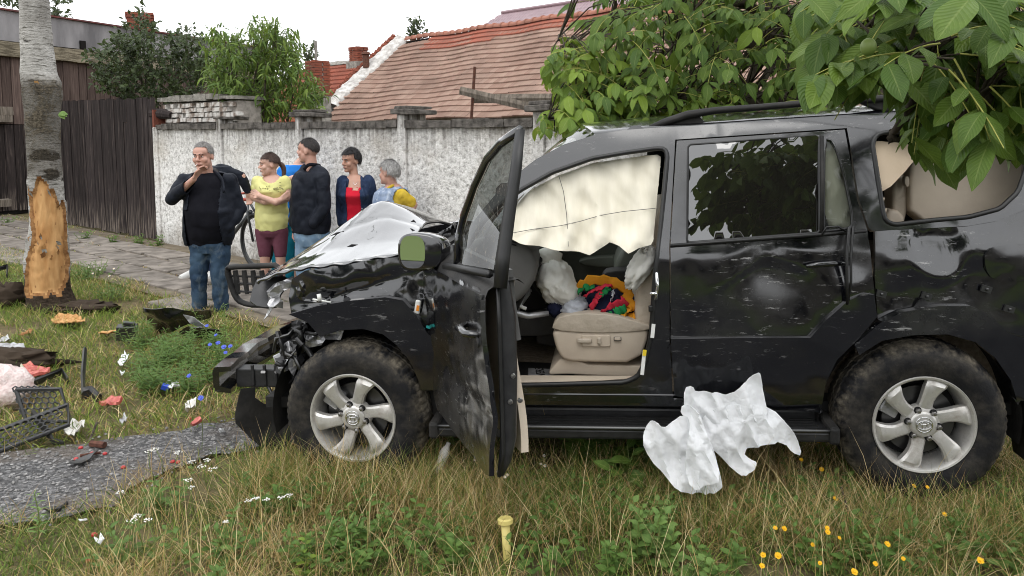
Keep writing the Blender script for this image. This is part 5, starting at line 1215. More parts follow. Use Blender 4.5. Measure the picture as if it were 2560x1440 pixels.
# cargo bay behind the broken quarter window
slab('folded_third_seat', [(2274, 412), (2290, 398), (2420, 388), (2620, 385), (2640, 560), (2460, 556), (2276, 566)], 0.42, 0.60, 'beige_trim', bevel=0.04)
slab('seat_bolster', [(2232, 450), (2268, 420), (2270, 565), (2230, 575)], 0.46, 0.60, 'beige_leather', bevel=0.02); slab('wheel_box', [(2215, 520), (2260, 530), (2266, 580), (2215, 590)], 0.40, 0.8, 'beige_trim', bevel=0.02)
slab('seat_latch', [(2262, 440), (2274, 442), (2274, 468), (2262, 466)], 0.40, 0.44, 'beige_leather', bevel=0.004)
panel('torn_lining', Frame((0, 0, 0), (1, 0, 0), (0, 1, 0), lambda p, z: 0.26 + 0.06 * math.sin(p * 7 + z * 5)), [(2184, 352), (2240, 356), (2300, 366), (2308, 380), (2262, 430), (2226, 466), (2206, 478), (2196, 440)], 'flap_beige', res=0.03, thick=0.003, dent=lambda p, z: 0.01 * fbm((p * 6, z * 6, 1), 3))
b = MB(); b.box((2.95, 0.95, 0.35), (1.3, 1.3, 0.6)); cpart(b, 'load_floor', 'beige_carpet')
b = MB(); b.box((2.1, 0.95, 0.40), (0.5, 1.3, 0.25)); b.box((2.42, 0.95, 0.75), (0.16, 1.3, 0.75), rot=(0, .2, 0)); cpart(b, 'rear_bench', 'beige_leather', bevel=0.05)
# B-pillar latch, labels
b = MB(); q = [SIDE.pt(*SIDE.tr(u, v), -0.012) for u, v in ((1641, 680), (1643, 715), (1640, 748))]; b.tube(q, 0.009, 7); q = [SIDE.pt(*SIDE.tr(u, v), -0.02) for u, v in ((1624, 732), (1642, 732))]; b.tube(q, 0.008, 7); cpart(b, 'door_striker', 'chrome', smooth=True)
for u, v, h, m in ((1632, 826, .07, 'label_white'), (1608, 905, .125, 'label_white'), (1611, 880, .03, 'label_yellow')):
    p, z = SIDE.tr(u, v); b = MB(); b.box(SIDE.pt(p, z, -0.010 if m == 'label_white' else -0.014), (0.018, 0.002, h), rot=(0, 0.12, 0)); cpart(b, 'sticker', m)
b = MB(); b.box(SIDE.pt(*SIDE.tr(1626, 770), -.012), (.02, .02, .03)); cpart(b, 'door_switch', 'rubber_seal', bevel=0.005)
# mat with lettering
fm = bpy.data.objects.new('floor_mat', None); col.objects.link(fm); fm.parent = car
fz = a0.z + 0.012
mp_ = [L3(1286, 954, .24), L3(1366, 944, .30), L3(1378, 905, .62), L3(1286, 880, .85)]
b = MB(); b.prism([(p.x, p.y, fz) for p in (Vector((0.86, .25, 0)), Vector((1.13, .27, 0)), Vector((1.12, .62, 0)), Vector((0.78, .66, 0)))], (0, 0, 0.014)); cpart(b, 'mat_base', 'rubber_seal', fm, bevel=0.006)
b = MB(); b.prism([(0.885, .27, fz + .0142), (1.0, .28, fz + .0142), (1.02, .50, fz + .0142), (0.86, .52, fz + .0142)], (0, 0, 0.003)); cpart(b, 'mat_panel', 'torn_silver', fm)
Mt = Matrix.Translation((0.945, 0.395, fz + 0.0185)) @ Matrix.Rotation(R(100), 4, 'Z'); text_mesh('mat_lettering', 'COVERS', 0.07, 'ink_black', fm, Mt, 0.001)
b = MB(); b.box((0.90, 0.262, fz + .02), (.025, .02, .02)); cpart(b, 'mat_clip', 'label_blue', fm)
# ------------------------------------------------------------------ heap of striped clothing on the seat
def wpt(u, v, w): return C_F + CM @ L3(u, v, w)
def fabric(name, rgb): return cloth_mat(name, rgb, tuple(min(1, x * 1.25 + 0.005) for x in rgb), 14, 0.35, 0.9, 0.012)
for nm, c in (('navy_cloth', (0.008, 0.010, 0.028)), ('amber_cloth', (0.62, 0.26, 0.02)), ('red_cloth', (0.52, 0.03, 0.055)), ('green_cloth', (0.02, 0.22, 0.07)), ('grey_cloth', (0.40, 0.42, 0.46))): fabric(nm, c)
hp = empty('striped_jersey', wpt(1520, 795, 0.5), 'crumpled navy jersey with amber, red and green stripes on the driver seat', 'jersey')
def wblob(name, u, v, w, r, m, parent, amp=0.02, fq=7, seed=0.0, sub=32):
    o = blob(name, (0, 0, 0), r, m, amp, fq, seed, sub, None); c = wpt(u, v, w)
    Mx = CM.to_4x4(); o.data.transform(Mx); o.data.transform(Matrix.Translation(c)); o.parent = parent; o.matrix_parent_inverse = Matrix.Translation(-Vector(parent.location)); return o
wblob('cloth_heap', 1522, 768, 0.50, (0.155, 0.16, 0.090), 'navy_cloth', hp, 0.030, 5, 1.0, 48); wblob('cloth_heap', 1495, 735, 0.56, (0.09, 0.10, 0.06), 'navy_cloth', hp, 0.02, 6, 4.0); wblob('cloth_fold', 1578, 775, 0.50, (0.06, 0.10, 0.07), 'navy_cloth', hp, 0.02, 6, 9.0)
rw_c = random.Random(2)
def rv(r_, s=1.0): return Vector((r_.uniform(-s, s), r_.uniform(-s, s), r_.uniform(-s, s)))
def band(name, pts, r, m, flat=0.24):
    q = [wpt(u, v, w) for u, v, w in pts]; n = len(q); b = MB(); sm = [cr_(q, i / 18) for i in range(19)]
    b.tube([p + rv(rw_c, .006) for p in sm], [r * (0.8 + 0.55 * math.sin(i * 1.3 + r * 90) ** 2) for i in range(19)], 8, flat=flat, up=(0, -0.5, 1)); o = b.build(name, m, hp, True)
    return o
band('stripe', [(1450, 722, .40), (1470, 704, .38), (1515, 700, .38), (1555, 716, .36), (1572, 745, .35), (1576, 775, .34)], 0.026, 'amber_cloth')
band('stripe', [(1576, 770, .34), (1560, 790, .33), (1590, 796, .33)], 0.030, 'amber_cloth')
band('stripe', [(1462, 740, .37), (1490, 722, .35), (1530, 712, .35)], 0.020, 'red_cloth'); band('stripe', [(1478, 768, .34), (1492, 748, .33), (1505, 728, .34)], 0.016, 'red_cloth')
band('stripe', [(1508, 782, .33), (1530, 768, .32), (1565, 755, .33)], 0.030, 'red_cloth'); band('stripe', [(1525, 790, .32), (1545, 780, .31), (1566, 772, .32)], 0.024, 'green_cloth')
band('stripe', [(1448, 728, .38), (1465, 718, .37), (1485, 716, .37)], 0.020, 'green_cloth'); band('stripe', [(1500, 738, .33), (1514, 728, .33), (1522, 724, .33)], 0.014, 'green_cloth')
band('lining', [(1528, 752, .32), (1534, 738, .32), (1530, 728, .33)], 0.010, 'grey_cloth')
ss = empty('grey_shirt', wpt(1430, 785, 0.45), 'pale grey patterned cloth tucked beneath the white driver airbag', 'cloth')
wblob('cloth_heap', 1436, 768, 0.42, (0.075, 0.10, 0.055), 'grey_cloth', ss, 0.02, 6, 3.0); wblob('cloth_heap', 1390, 772, 0.42, (0.045, 0.07, 0.04), 'navy_cloth', ss, 0.012, 6, 8.0); wblob('cloth_hem', 1460, 783, 0.36, (0.05, 0.06, 0.018), 'navy_cloth', ss, 0.008, 6, 5.0)
# ================================================================== foliage tools
def leaf_mat(name, c1, c2, vein=(0.30, 0.36, 0.12), vs_=0.55, trans=0.28, rough=0.45):
    m = mat(name, c1, rough, 0, 0, .25); t = NT(m); a = t.attr('lf', 'Vector'); x = t.math('ABSOLUTE', t.sep(a, 0)); y = t.sep(a, 1); r = t.sep(a, 2)
    rr = t.math('FRACT', t.math('ADD', r, t.objrand()))
    c = t.mix(rr, c1, c2)
    mid = t.ramp(x, [(0.02, 1.0), (0.09, 0.0)])
    sv = t.math('SINE', t.math('MULTIPLY', t.math('SUBTRACT', t.math('MULTIPLY', y, 11.0), t.math('MULTIPLY', x, 3.2)), 6.2832))
    svr = t.math('MULTIPLY', t.ramp(sv, [(0.90, 0.0), (0.99, 0.5)]), t.ramp(x, [(0.75, 1.0), (0.98, 0.0)]))
    v = t.math('MULTIPLY', t.math('MAXIMUM', mid, svr), vs_)
    c = t.mix(v, c, vein); spot = t.ramp(t.noise(t.coord('World'), 30, 4), [(0.45, 0.0), (0.8, 0.35)]); c = t.mix(spot, c, tuple(q * 0.6 for q in c1))
    t.out(c, None, t.bump(t.math('SUBTRACT', sv, mid), 0.25, 0.003))
    tl = t.new('ShaderNodeBsdfTranslucent'); mxs = t.new('ShaderNodeMixShader'); mxs.inputs[0].default_value = trans
    hv = t.new('ShaderNodeHueSaturation'); hv.inputs['Value'].default_value = 1.5; hv.inputs['Hue'].default_value = 0.485; t.link(c, hv.inputs['Color']); t.link(hv.outputs[0], tl.inputs['Color'])
    out = [n for n in t.n if n.type == 'OUTPUT_MATERIAL'][0]; t.link(t.b.outputs[0], mxs.inputs[1]); t.link(tl.outputs[0], mxs.inputs[2]); t.link(mxs.outputs[0], out.inputs['Surface'])
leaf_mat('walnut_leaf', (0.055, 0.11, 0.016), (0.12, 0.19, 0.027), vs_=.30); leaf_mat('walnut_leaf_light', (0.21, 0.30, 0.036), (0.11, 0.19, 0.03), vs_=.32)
leaf_mat('shrub_leaf', (0.035, 0.055, 0.022), (0.060, 0.085, 0.030), vs_=0.2); leaf_mat('peach_leaf', (0.065, 0.125, 0.025), (0.15, 0.22, 0.035), vs_=0.3)
leaf_mat('weed_leaf', (0.075, 0.15, 0.030), (0.12, 0.21, 0.045), vs_=0.3); leaf_mat('pale_leaf', (0.13, 0.23, 0.06), (0.17, 0.27, 0.07), vs_=0.4); leaf_mat('dock_leaf', (0.06, 0.12, 0.022), (0.10, 0.17, 0.03), vs_=0.5)
noisy('twig_bark', (0.035, 0.028, 0.022), (0.10, 0.085, 0.065), 20, 0.9, 0.5, 60, kind='World')
mat('green_stem', (0.14, 0.19, 0.05), 0.6); mat('yellow_rachis', (0.30, 0.30, 0.07), 0.6)
def leaf_geo(L, W, nl, nc, droop=0.25, fold=0.25, wav=0.06, tip=0.8, seed=0, pet=0.0):
    """leaf blade along +y, midrib folded, drooping; returns verts, faces, (x, y) leaf coordinates"""
    r_ = random.Random(seed); vs_, lf, fs = [], [], []; ph = r_.uniform(0, 6)
    for j in range(nl + 1):
        f = j / nl; wd = W / 2 * (math.sin(math.pi * min(1, (f * (1 - pet) + 0.02)) ** tip) ** 0.75 if 0 < j < nl else 0.06)
        yy = L * f * (1 - 0.12 * droop * f); zz = -droop * L * f * f * 0.8
        for i in range(nc + 1):
            x = -1 + 2 * i / nc; z = zz + fold * abs(x) * wd + wav * W * math.sin(ph + f * 9 + x * 2) * abs(x)
            vs_.append((x * wd, yy, z)); lf.append((x, f))
    for j in range(nl):
        for i in range(nc): a = j * (nc + 1) + i; fs.append((a, a + 1, a + nc + 2, a + nc + 1))
    return vs_, fs, lf
class Leaves:
    """gathers many leaves into one mesh"""
    def __init__(s): s.v, s.f, s.a, s.n = [], [], [], 0
    def add(s, geo, M, rnd):
        v, f, lf = geo; V = np.array(v) @ np.array(M.to_3x3()).T + np.array(M.translation); s.v.append(V)
        s.f.append(np.array(f) + s.n); s.a.append(np.column_stack([np.array(lf), np.full(len(lf), rnd)])); s.n += len(v)
    def build(s, name, m, parent=None, smooth=True):
        V = np.concatenate(s.v); F = np.concatenate(s.f); A = np.concatenate(s.a)
        me = bpy.data.meshes.new(name); me.vertices.add(len(V)); me.vertices.foreach_set('co', V.ravel()); nf, k = F.shape
        me.loops.add(nf * k); me.loops.foreach_set('vertex_index', F.ravel().astype(np.int32)); me.polygons.add(nf); me.polygons.foreach_set('loop_start', np.arange(0, nf * k, k, dtype=np.int32)); me.polygons.foreach_set('loop_total', np.full(nf, k, dtype=np.int32))
        me.update(calc_edges=True); at_ = me.attributes.new('lf', 'FLOAT_VECTOR', 'POINT'); at_.data.foreach_set('vector', A.ravel().astype(np.float32))
        if smooth: me.polygons.foreach_set('use_smooth', [True] * nf)
        me.materials.append(M_(m)); return put(name, me, parent)
def leaf_obj_mesh(geo, m, rnd):
    v, f, lf = geo; me = bpy.data.meshes.new('leaf'); me.from_pydata(v, [], f); a = me.attributes.new('lf', 'FLOAT_VECTOR', 'POINT'); a.data.foreach_set('vector', [q for x, y in lf for q in (x, y, rnd)])
    me.polygons.foreach_set('use_smooth', [True] * len(f)); me.materials.append(M_(m)); return me
def basis(p, y, n, sc=1.0):
    y = Vector(y).normalized(); n = Vector(n); n = n - y * n.dot(y); n = n.normalized() if n.length > 1e-4 else y.orthogonal().normalized(); x = y.cross(n)
    return Matrix.Translation(p) @ (Matrix((x * sc, y * sc, n * sc)).transposed()).to_4x4()
# ================================================================== birch with its bark torn off
noisy('birch_wood', (0.38, 0.19, 0.07), (0.56, 0.33, 0.145), 4, 0.75, 0.35, 14, kind='World', stretch=(3, 3, 0.7))
def birch_mat():
    m = mat('birch_bark', (0.4, 0.38, 0.36), 0.9); t = NT(m); v = t.coord('World'); z = t.sep(v, 2)
    lent = t.noise(t.coord('World', (1.4, 1.4, 9.0)), 5.5, 6, 0.65); sm = t.noise(v, 3.0, 5); patch = t.noise(t.coord('World', (1, 1, 2.2)), 2.6, 5, 0.6); fine = t.noise(v, 40, 5, 0.7)
    c = t.ramp(sm, [(0.35, (0.27, 0.255, 0.235)), (0.62, (0.50, 0.485, 0.455))])
    c = t.mix(t.math('MULTIPLY', t.ramp(lent, [(0.54, 0.0), (0.62, 1.0)]), 0.85), c, (0.09, 0.085, 0.07)); c = t.mix(t.ramp(patch, [(0.57, 0.0), (0.62, 0.95)]), c, (0.025, 0.021, 0.016))
    zz = t.math('MULTIPLY', z, 0.25)
    rough_ = t.math('MULTIPLY', t.ramp(zz, [(0.33, 0.0), (0.36, 1.0), (0.57, 1.0), (0.605, 0.0)]), t.ramp(t.math('ADD', sm, t.math('MULTIPLY', fine, 0.35)), [(0.50, 0.25), (0.74, 1.0)]))
    c = t.mix(rough_, c, t.ramp(fine, [(0.35, (0.035, 0.03, 0.022)), (0.65, (0.16, 0.135, 0.10))]))
    base = t.ramp(zz, [(0.07, 1.0), (0.10, 0.0)]); c = t.mix(base, c, t.ramp(fine, [(0.3, (0.02, 0.015, 0.011)), (0.7, (0.085, 0.062, 0.045))]))
    t.out(c, None, t.bump(t.math('ADD', t.math('MULTIPLY', fine, 0.6), t.math('ADD', lent, rough_)), 0.9, 0.03))
birch_mat(); noisy('raw_edge', (0.20, 0.09, 0.035), (0.38, 0.21, 0.09), 16, 0.85, 0.7, 40, kind='World', dist=0.02)
BY = 7.95; bst = [(-420, 44, 98), (-200, 48, 108), (0, 52, 118), (56, 54, 122), (139, 58, 132), (183, 57, 137), (205, 60, 147), (240, 62, 150), (270, 66, 146), (333, 69, 146), (400, 74, 149), (472, 78, 154), (555, 80, 160), (611, 74, 163), (640, 70, 165), (667, 71, 167), (722, 73, 169), (750, 74, 180), (772, 72, 192), (790, 60, 204)]
bt = empty('birch_tree', gnd(128, 782), 'birch tree with bark torn off its lower trunk exposing orange wood', 'tree')
NA_, NS = 84, 200; bv = []; bm_idx = []
for j in range(NS + 1):
    v = -420 + (790 + 420) * j / NS
    for (va, la, ra), (vb, lb, rb_) in zip(bst, bst[1:]):
        if va <= v <= vb: break
    f = (v - va) / (vb - va); l, r_ = la + (lb - la) * f, ra + (rb_ - ra) * f; c = at((l + r_) / 2, v, BY); rad = (at(r_, v, BY).x - at(l, v, BY).x) / 2
    if v > 775: c.z -= 0.02
    for k in range(NA_):
        a = 2 * math.pi * k / NA_; d = Vector((math.cos(a), math.sin(a), 0)); x = d.x * .86 + d.y * .51; fy = -d.x * .51 + d.y * .86
        jag = 26 * noise.noise(Vector((x * 4, v * 0.012, 2.0))); n1 = fbm((d.x * 2.2, d.y * 2.2, v * 0.012), 4); n2 = fbm((d.x * 7, d.y * 7, v * 0.04), 3)
        top = 455 + 62 * max(0, (x - 0.0)) ** 0.8 + jag + (18 if x < -0.62 else 0); bot = 728 + jag * 0.4 - 14 * (x > 0.55); lft = -0.93 + 0.16 * math.exp(-((v - 590) / 60) ** 2) * 1.3; rgt = 0.93 - 0.25 * max(0, (v - 660) / 70)
        near_pe = fy < -0.1 and top - 14 < v < bot + 8 and lft - .1 < x < rgt + .1
        pe = fy < -0.12 and top < v < bot and lft < x + 0.05 * noise.noise(Vector((v * 0.05, 1, x))) < rgt
        rr = rad * (1 + 0.035 * n1 + 0.012 * n2 * (2.5 if 190 < v < 370 or v > 700 else 1.0))
        if near_pe and not pe: rr += 0.010 + 0.008 * n2
        if pe: rr -= 0.020; rr += 0.010 * fbm((x * 5, v * 0.035, 9), 3)
        if 590 < v < 690 and x < -0.3 and d.y < 0.2: rr += 0.022 * abs(n2)
        bm_idx.append((1 if pe else 0, top, bot, v)); bv.append(c + d * rr)
fs, mi = [], []
for j in range(NS):
    for k in range(NA_):
        q = (j * NA_ + k, j * NA_ + (k + 1) % NA_, (j + 1) * NA_ + (k + 1) % NA_, (j + 1) * NA_ + k); fs.append(q); s_ = sum(bm_idx[i][0] for i in q)
        x_ = bm_idx[q[0]]; mi.append(1 if s_ == 4 and not (s_ == 4 and fbm((k * .5, j * .35, 4), 3) > 0.62) and not (590 < x_[3] < 645 and fbm((k * .45, j * .3, 7), 3) > 0.05 and k < NA_ * 0.72) else (2 if s_ > 0 else 0))
b = MB(); b.v = [tuple(p) for p in bv]; b.f = fs; b.m = mi; b.build('trunk', ['birch_bark', 'birch_wood', 'raw_edge'], bt, smooth=True)
rb2 = random.Random(5)
for k in range(26):      # curled bark flakes
    v = rb2.choice([rb2.uniform(590, 650)] * 3 + [rb2.uniform(198, 235), rb2.uniform(430, 500)]); u = rb2.uniform(76, 150) if v > 400 else rb2.uniform(64, 148); p = at(u, v, BY - 0.19 + abs(u - 112) * 0.0012)
    b = MB(); r_ = rb2.uniform(.014, .034); aa = rb2.uniform(0, 6); b.loft([[p + Vector((math.cos(aa) * s_ * r_ - 0.0, -0.012 * h - 0.01 * abs(s_), math.sin(aa) * s_ * r_ + h * r_)) for s_ in (-1, -.3, .4, 1)] for h in (-.8, 0, .9)], closed=False); b.build('bark_flake', rb2.choice(['raw_edge', 'birch_wood', 'birch_bark']), bt)
lvs = Leaves(); g6 = [leaf_geo(1, .75, 3, 2, .2, .2, .05, .8, k) for k in range(4)]
for k in range(6):
    a = k * 1.05; b = MB(); q0 = at(75, -400, BY); q = [q0 + Vector((0, 0, 0.15 * k - .3)), q0 + Vector((math.cos(a) * .9, math.sin(a) * .9, 1.0 + .2 * k)), q0 + Vector((math.cos(a) * 1.9, math.sin(a) * 1.9, 1.7 + .3 * k))]; b.tube(q, [.10, .05, .02], 7); b.build('limb', 'birch_bark', bt, smooth=True)
    for _ in range(170):
        p = q[1].lerp(q[2], rb2.random()) + rv(rb2, .75); lvs.add(rb2.choice(g6), basis(p, rv(rb2) + Vector((0, 0, -.8)), rv(rb2), rb2.uniform(.05, .09)), rb2.random())
lvs.build('crown', 'shrub_leaf', bt)
gs = [leaf_geo(1, .5, 4, 2, .3, .2, .05, .8, k) for k in range(3)]; lv = Leaves()
for u, v, dx in ((152, 285, .5), (160, 290, 1), (165, 283, .8), (158, 296, .3)): lv.add(gs[0], basis(at(148, 282, 7.75), at(u + 8 * dx, v, 7.7) - at(148, 282, 7.75), (0, -1, .6), .10), .5)
o = lv.build('sprout', 'pale_leaf', bt)
# ================================================================== walnut tree
wt = empty('walnut_tree', (4.4, 6.4, 0), 'walnut tree with big drooping leaves overhanging the car roof', 'tree')
rw = random.Random(21); br_nodes = []
def branch(pts, r0, r1, name='limb', nodes=True):
    q = [Vector(p) for p in pts]; n = max(6, len(q) * 4); sm = [cr_(q, i / n) for i in range(n + 1)]; sm = [p + rv(rw, 0.012) * (1 if 0 < i < n else 0) for i, p in enumerate(sm)]
    b = MB(); b.tube(sm, [r0 + (r1 - r0) * i / n for i in range(n + 1)], 8); b.build(name, 'twig_bark', wt, smooth=True)
    if nodes: br_nodes.extend(sm)
branch([(4.4, 6.4, -.1), (4.4, 6.4, 0.9), (4.3, 6.3, 1.8), (4.15, 6.2, 2.5)], 0.22, 0.16, 'trunk', False)
branch([(4.15, 6.2, 2.4), at(2200, 235, 6.0), at(2060, 248, 5.8), at(1880, 252, 5.7), at(1740, 240, 5.6), at(1660, 258, 5.5), at(1606, 298, 5.4)], 0.10, 0.016)
branch([at(1745, 240, 5.6), at(1680, 222, 5.6), at(1600, 196, 5.6)], 0.028, 0.010)
branch([(4.15, 6.2, 2.4), at(2330, 40, 6.2), at(2050, 70, 6.0), at(1850, 110, 5.9), at(1700, 150, 5.8), at(1540, 182, 5.7), at(1400, 163, 5.7)], 0.09, 0.010)
branch([at(1560, 178, 5.7), at(1470, 150, 5.6), at(1410, 110, 5.5), at(1395, 90, 5.5)], 0.02, 0.006); branch([at(1700, 150, 5.8), at(1560, 250, 5.4), at(1440, 280, 5.3), at(1370, 300, 5.2)], 0.03, 0.008)
branch([at(2050, 70, 6.0), at(1880, 20, 6.0), at(1700, -20, 6.0), at(1540, -10, 6.0)], 0.05, 0.01); branch([at(1860, 250, 5.7), at(1900, 120, 5.8), at(1960, -30, 5.8)], 0.03, 0.012)
for k in range(16):
    u = rw.uniform(1640, 2050); branch([at(u, rw.uniform(190, 260), 5.8), at(u + rw.uniform(-60, 90), rw.uniform(90, 150), 5.9), at(u + rw.uniform(-80, 160), rw.uniform(-30, 60), 5.9)], rw.uniform(.010, .022), 0.006)
branch([(4.15, 6.2, 2.5), (3.7, 4.8, 3.1), (3.0, 3.4, 2.95), at(2420, 40, 2.55), at(2330, 150, 2.4), at(2260, 190, 2.3), at(2170, 200, 2.25)], 0.09, 0.008)
branch([(3.0, 3.4, 2.95), at(2560, 60, 2.5), at(2500, 180, 2.35), at(2440, 260, 2.25), at(2380, 330, 2.2)], 0.04, 0.007); branch([at(2560, 60, 2.5), at(2640, 200, 2.4), at(2600, 330, 2.3), at(2520, 400, 2.3)], 0.03, 0.006)
branch([at(2420, 40, 2.55), at(2300, 20, 2.6), at(2160, 40, 2.7)], 0.02, 0.006); branch([at(2330, 150, 2.4), at(2280, 270, 2.5), at(2234, 330, 2.6), at(2230, 352, 2.6)], 0.016, 0.009)
big = [leaf_geo(1, rw.uniform(.42, .52), 9, 4, rw.uniform(.1, .5), rw.uniform(.1, .35), .06, 1.0, k) for k in range(8)]; small = [leaf_geo(1, rw.uniform(.40, .52), 5, 2, rw.uniform(.1, .5), rw.uniform(.15, .4), .05, 1.0, k + 20) for k in range(8)]
wmesh = [leaf_obj_mesh(g, 'walnut_leaf', k / 8) for k, g in enumerate(big)] + [leaf_obj_mesh(g, 'walnut_leaf_light', k / 8) for k, g in enumerate(big[:3])]
mass = Leaves(); massl = Leaves(); rach = MB(); obj_n = [0]; stemb = MB()
def proj(p):
    dz = p.z - CAM_H; dep = p.y * CP - dz * SP; return CX + FPX * p.x / dep, CY - FPX * (p.y * SP + dz * CP) / dep
NEARPOLY = [(1955, -900), (1955, 175), (2050, 315), (2100, 310), (2150, 235), (2225, 330), (2240, 400), (2330, 440), (2370, 490), (2425, 480), (2450, 405), (2560, 440), (4000, 440), (4000, -900)]
FARPOLY = [(1332, 352), (1340, 275), (1395, 255), (1350, 215), (1350, 165), (1385, 95), (1462, 85), (1496, 40), (1496, -900), (4000, -900), (4000, 320), (2100, 315), (1650, 335), (1480, 350)]
def compound(B, d, L, npair, size, mode, hang=0.6, light=False):
    """a walnut leaf: rachis with paired leaflets and a terminal one"""
    d = Vector(d).normalized(); pts = []
    for i in range(6): f = i / 5; pts.append(Vector(B) + d * L * f + Vector((0, 0, -hang * L * f * f * 0.6)))
    pp_ = NEARPOLY if B[1] < 3.4 else FARPOLY
    if B[2] < 2.85 and not all(inside(pp_, *proj(q)) for q in (pts[0], pts[3], pts[5])): return False
    rach.tube(pts, [0.0028 - 0.0014 * i / 5 for i in range(6)], 5, caps=False)
    side = d.cross(Vector((0, 0, 1))); side = side.normalized() if side.length > .1 else Vector((1, 0, 0))
    tdir = (pts[5] - pts[4]).normalized(); todo = [(pts[5], tdir + Vector((0, 0, -hang * .5)) + rv(rw, .25), size * 1.15)]
    for k in range(npair):
        f = 0.32 + 0.62 * k / max(1, npair - 1) if npair > 1 else .6; i = min(4, int(f * 5)); p = pts[i].lerp(pts[i + 1], f * 5 - i); t_ = (pts[i + 1] - pts[i]).normalized()
        for sg in (-1, 1): todo.append((p, side * sg * 0.9 + t_ * 0.55 + Vector((0, 0, -hang * rw.uniform(.5, 1.3))) + rv(rw, .25), size * (0.62 + 0.38 * k / max(1, npair - 1)) * rw.uniform(.85, 1.1)))
    for p, y, s_ in todo:
        nrm = Vector((0, -0.45, 1.0)) + rv(rw, .45); M = basis(p, y, nrm, s_)
        if B[2] < 2.85 and not inside(pp_, *proj(M @ Vector((0, .95, -.2)))): continue
        if mode == 'obj' and obj_n[0] < 296:
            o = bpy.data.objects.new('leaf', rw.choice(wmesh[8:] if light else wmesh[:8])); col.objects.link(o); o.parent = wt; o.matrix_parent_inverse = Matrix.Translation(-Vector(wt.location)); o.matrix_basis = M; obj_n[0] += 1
        else: (massl if light else mass).add(rw.choice(small), M, rw.random())
def grow(B, mode, size, light=False, d=None, L=None, npair=None, twig=True, hang=0.6):
    B = Vector(B); d = d if d is not None else Vector((rw.uniform(-1, .7), rw.uniform(-.9, .5), rw.uniform(-.3, .4)))
    if compound(B, d, L or size * rw.uniform(1.6, 2.4), npair or rw.choice((2, 3, 3)), size, mode, hang, light) is False: return
    if twig and br_nodes:
        nb = min(br_nodes, key=lambda q: (q - B).length_squared + (0.3 if q.z < B.z - .25 else 0)); mid = nb.lerp(B, .5) + Vector((0, 0, 0.12 * (nb - B).length)); stemb.tube([nb, mid, B], [.006, .0045, .003], 5, caps=False)
# leaves close to the camera, picked out one by one
HS = 1.0; hand = [(2250, 196, 2.15, -1.0, -.1, .02, .17), (2330, 120, 2.2, -.9, -.3, -.1, .14), (2330, 205, 2.1, .1, -.5, -.5, .145), (2290, 250, 2.15, -.3, -.4, -.8, .15), (2420, 120, 2.1, .3, -.5, -.1, .15), (2440, 170, 2.1, .9, -.2, .15, .14), (2480, 215, 2.05, .8, -.3, .0, .15), (2400, 235, 2.15, .2, -.3, -.8, .15), (2450, 290, 2.1, .5, -.2, -.7, .155), (2330, 310, 2.25, -.2, -.2, -.8, .13), (2370, 330, 2.25, .1, -.3, -.9, .13), (2270, 330, 2.4, -.8, -.2, -.3, .11), (2420, 380, 2.3, .2, -.2, -.7, .12), (2500, 350, 2.2, .4, -.1, -.6, .13), (2180, 60, 2.5, -.6, -.3, -.3, .13), (2260, 40, 2.4, -.4, -.4, -.2, .14), (2520, 60, 2.2, .3, -.4, -.3, .15), (2480, 20, 2.2, -.3, -.4, .1, .15), (2360, 30, 2.3, -.6, -.3, .2, .15), (2560, 130, 2.1, .2, -.4, -.5, .15), (2220, 150, 2.35, -.8, -.2, -.2, .14), (2140, 20, 2.6, -.7, -.2, -.1, .13), (2560, 250, 2.15, -.1, -.3, -.7, .14), (2600, 340, 2.2, -.4, -.2, -.5, .14), (2300, 90, 2.3, -.2, -.5, .3, .14), (2390, 70, 2.2, .1, -.6, .2, .13), (2450, 100, 2.3, .6, -.2, .3, .13), (2200, 250, 2.3, -.5, -.3, -.5, .12)]
for u, v, Y, dx, dy, dz, s_ in hand * 3: grow(at(u + rw.uniform(-45, 45), v - 20 - (max(0, v - 150) * .3) + rw.uniform(-45, 45), Y + rw.uniform(-.15, .3)), 'obj', s_, False, Vector((dx, dy, dz * .75)), s_ * rw.uniform(1.2, 1.7), 3 if s_ > .12 else 2, hang=.45)
for _ in range(105):
    u, v = rw.uniform(2090, 2620), rw.uniform(-60, 250); v = min(v, 90 + max(0, u - 2090) * .55); grow(at(u, v, rw.uniform(2.35, 2.95)), 'mass', rw.uniform(.12, .16))
for _ in range(16): grow(at(rw.uniform(2250, 2600), rw.uniform(190, 330), rw.uniform(2.4, 2.75)), 'mass', rw.uniform(.09, .12), hang=.6)
# the crown behind and over the car
def blobin(u, v, cs): return any(((u - a) / ra) ** 2 + ((v - b_) / rb_) ** 2 < 1 for a, b_, ra, rb_ in cs)
cl_l = [(1470, 215, 80, 60), (1420, 305, 80, 50), (1500, 290, 120, 55), (1420, 130, 60, 40), (1560, 270, 90, 60)]; cl_d = [(1640, 160, 140, 120), (1600, 40, 90, 80), (1760, 200, 130, 75), (1760, 30, 160, 80), (1900, 220, 130, 60), (1960, 60, 140, 130), (2060, 200, 120, 70), (1650, 280, 120, 55)]
n = 0
while n < 270:
    u, v = rw.uniform(1345, 1660), rw.uniform(70, 350)
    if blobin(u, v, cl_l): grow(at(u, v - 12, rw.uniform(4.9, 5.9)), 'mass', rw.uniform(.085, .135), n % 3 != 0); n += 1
n = 0
while n < 420:
    u, v = rw.uniform(1480, 2180), rw.uniform(-90, 330)
    if blobin(u, v, cl_d): grow(at(u, v, rw.uniform(4.9, 7.2)), 'mass', rw.uniform(.095, .15), n % 9 == 0); n += 1
for u, v in ((1480, 5), (1530, 20), (1510, 60), (1395, 95), (1370, 165), (1360, 200), (1375, 130)): grow(at(u, v, 5.5), 'mass', .11, True, hang=1.0)
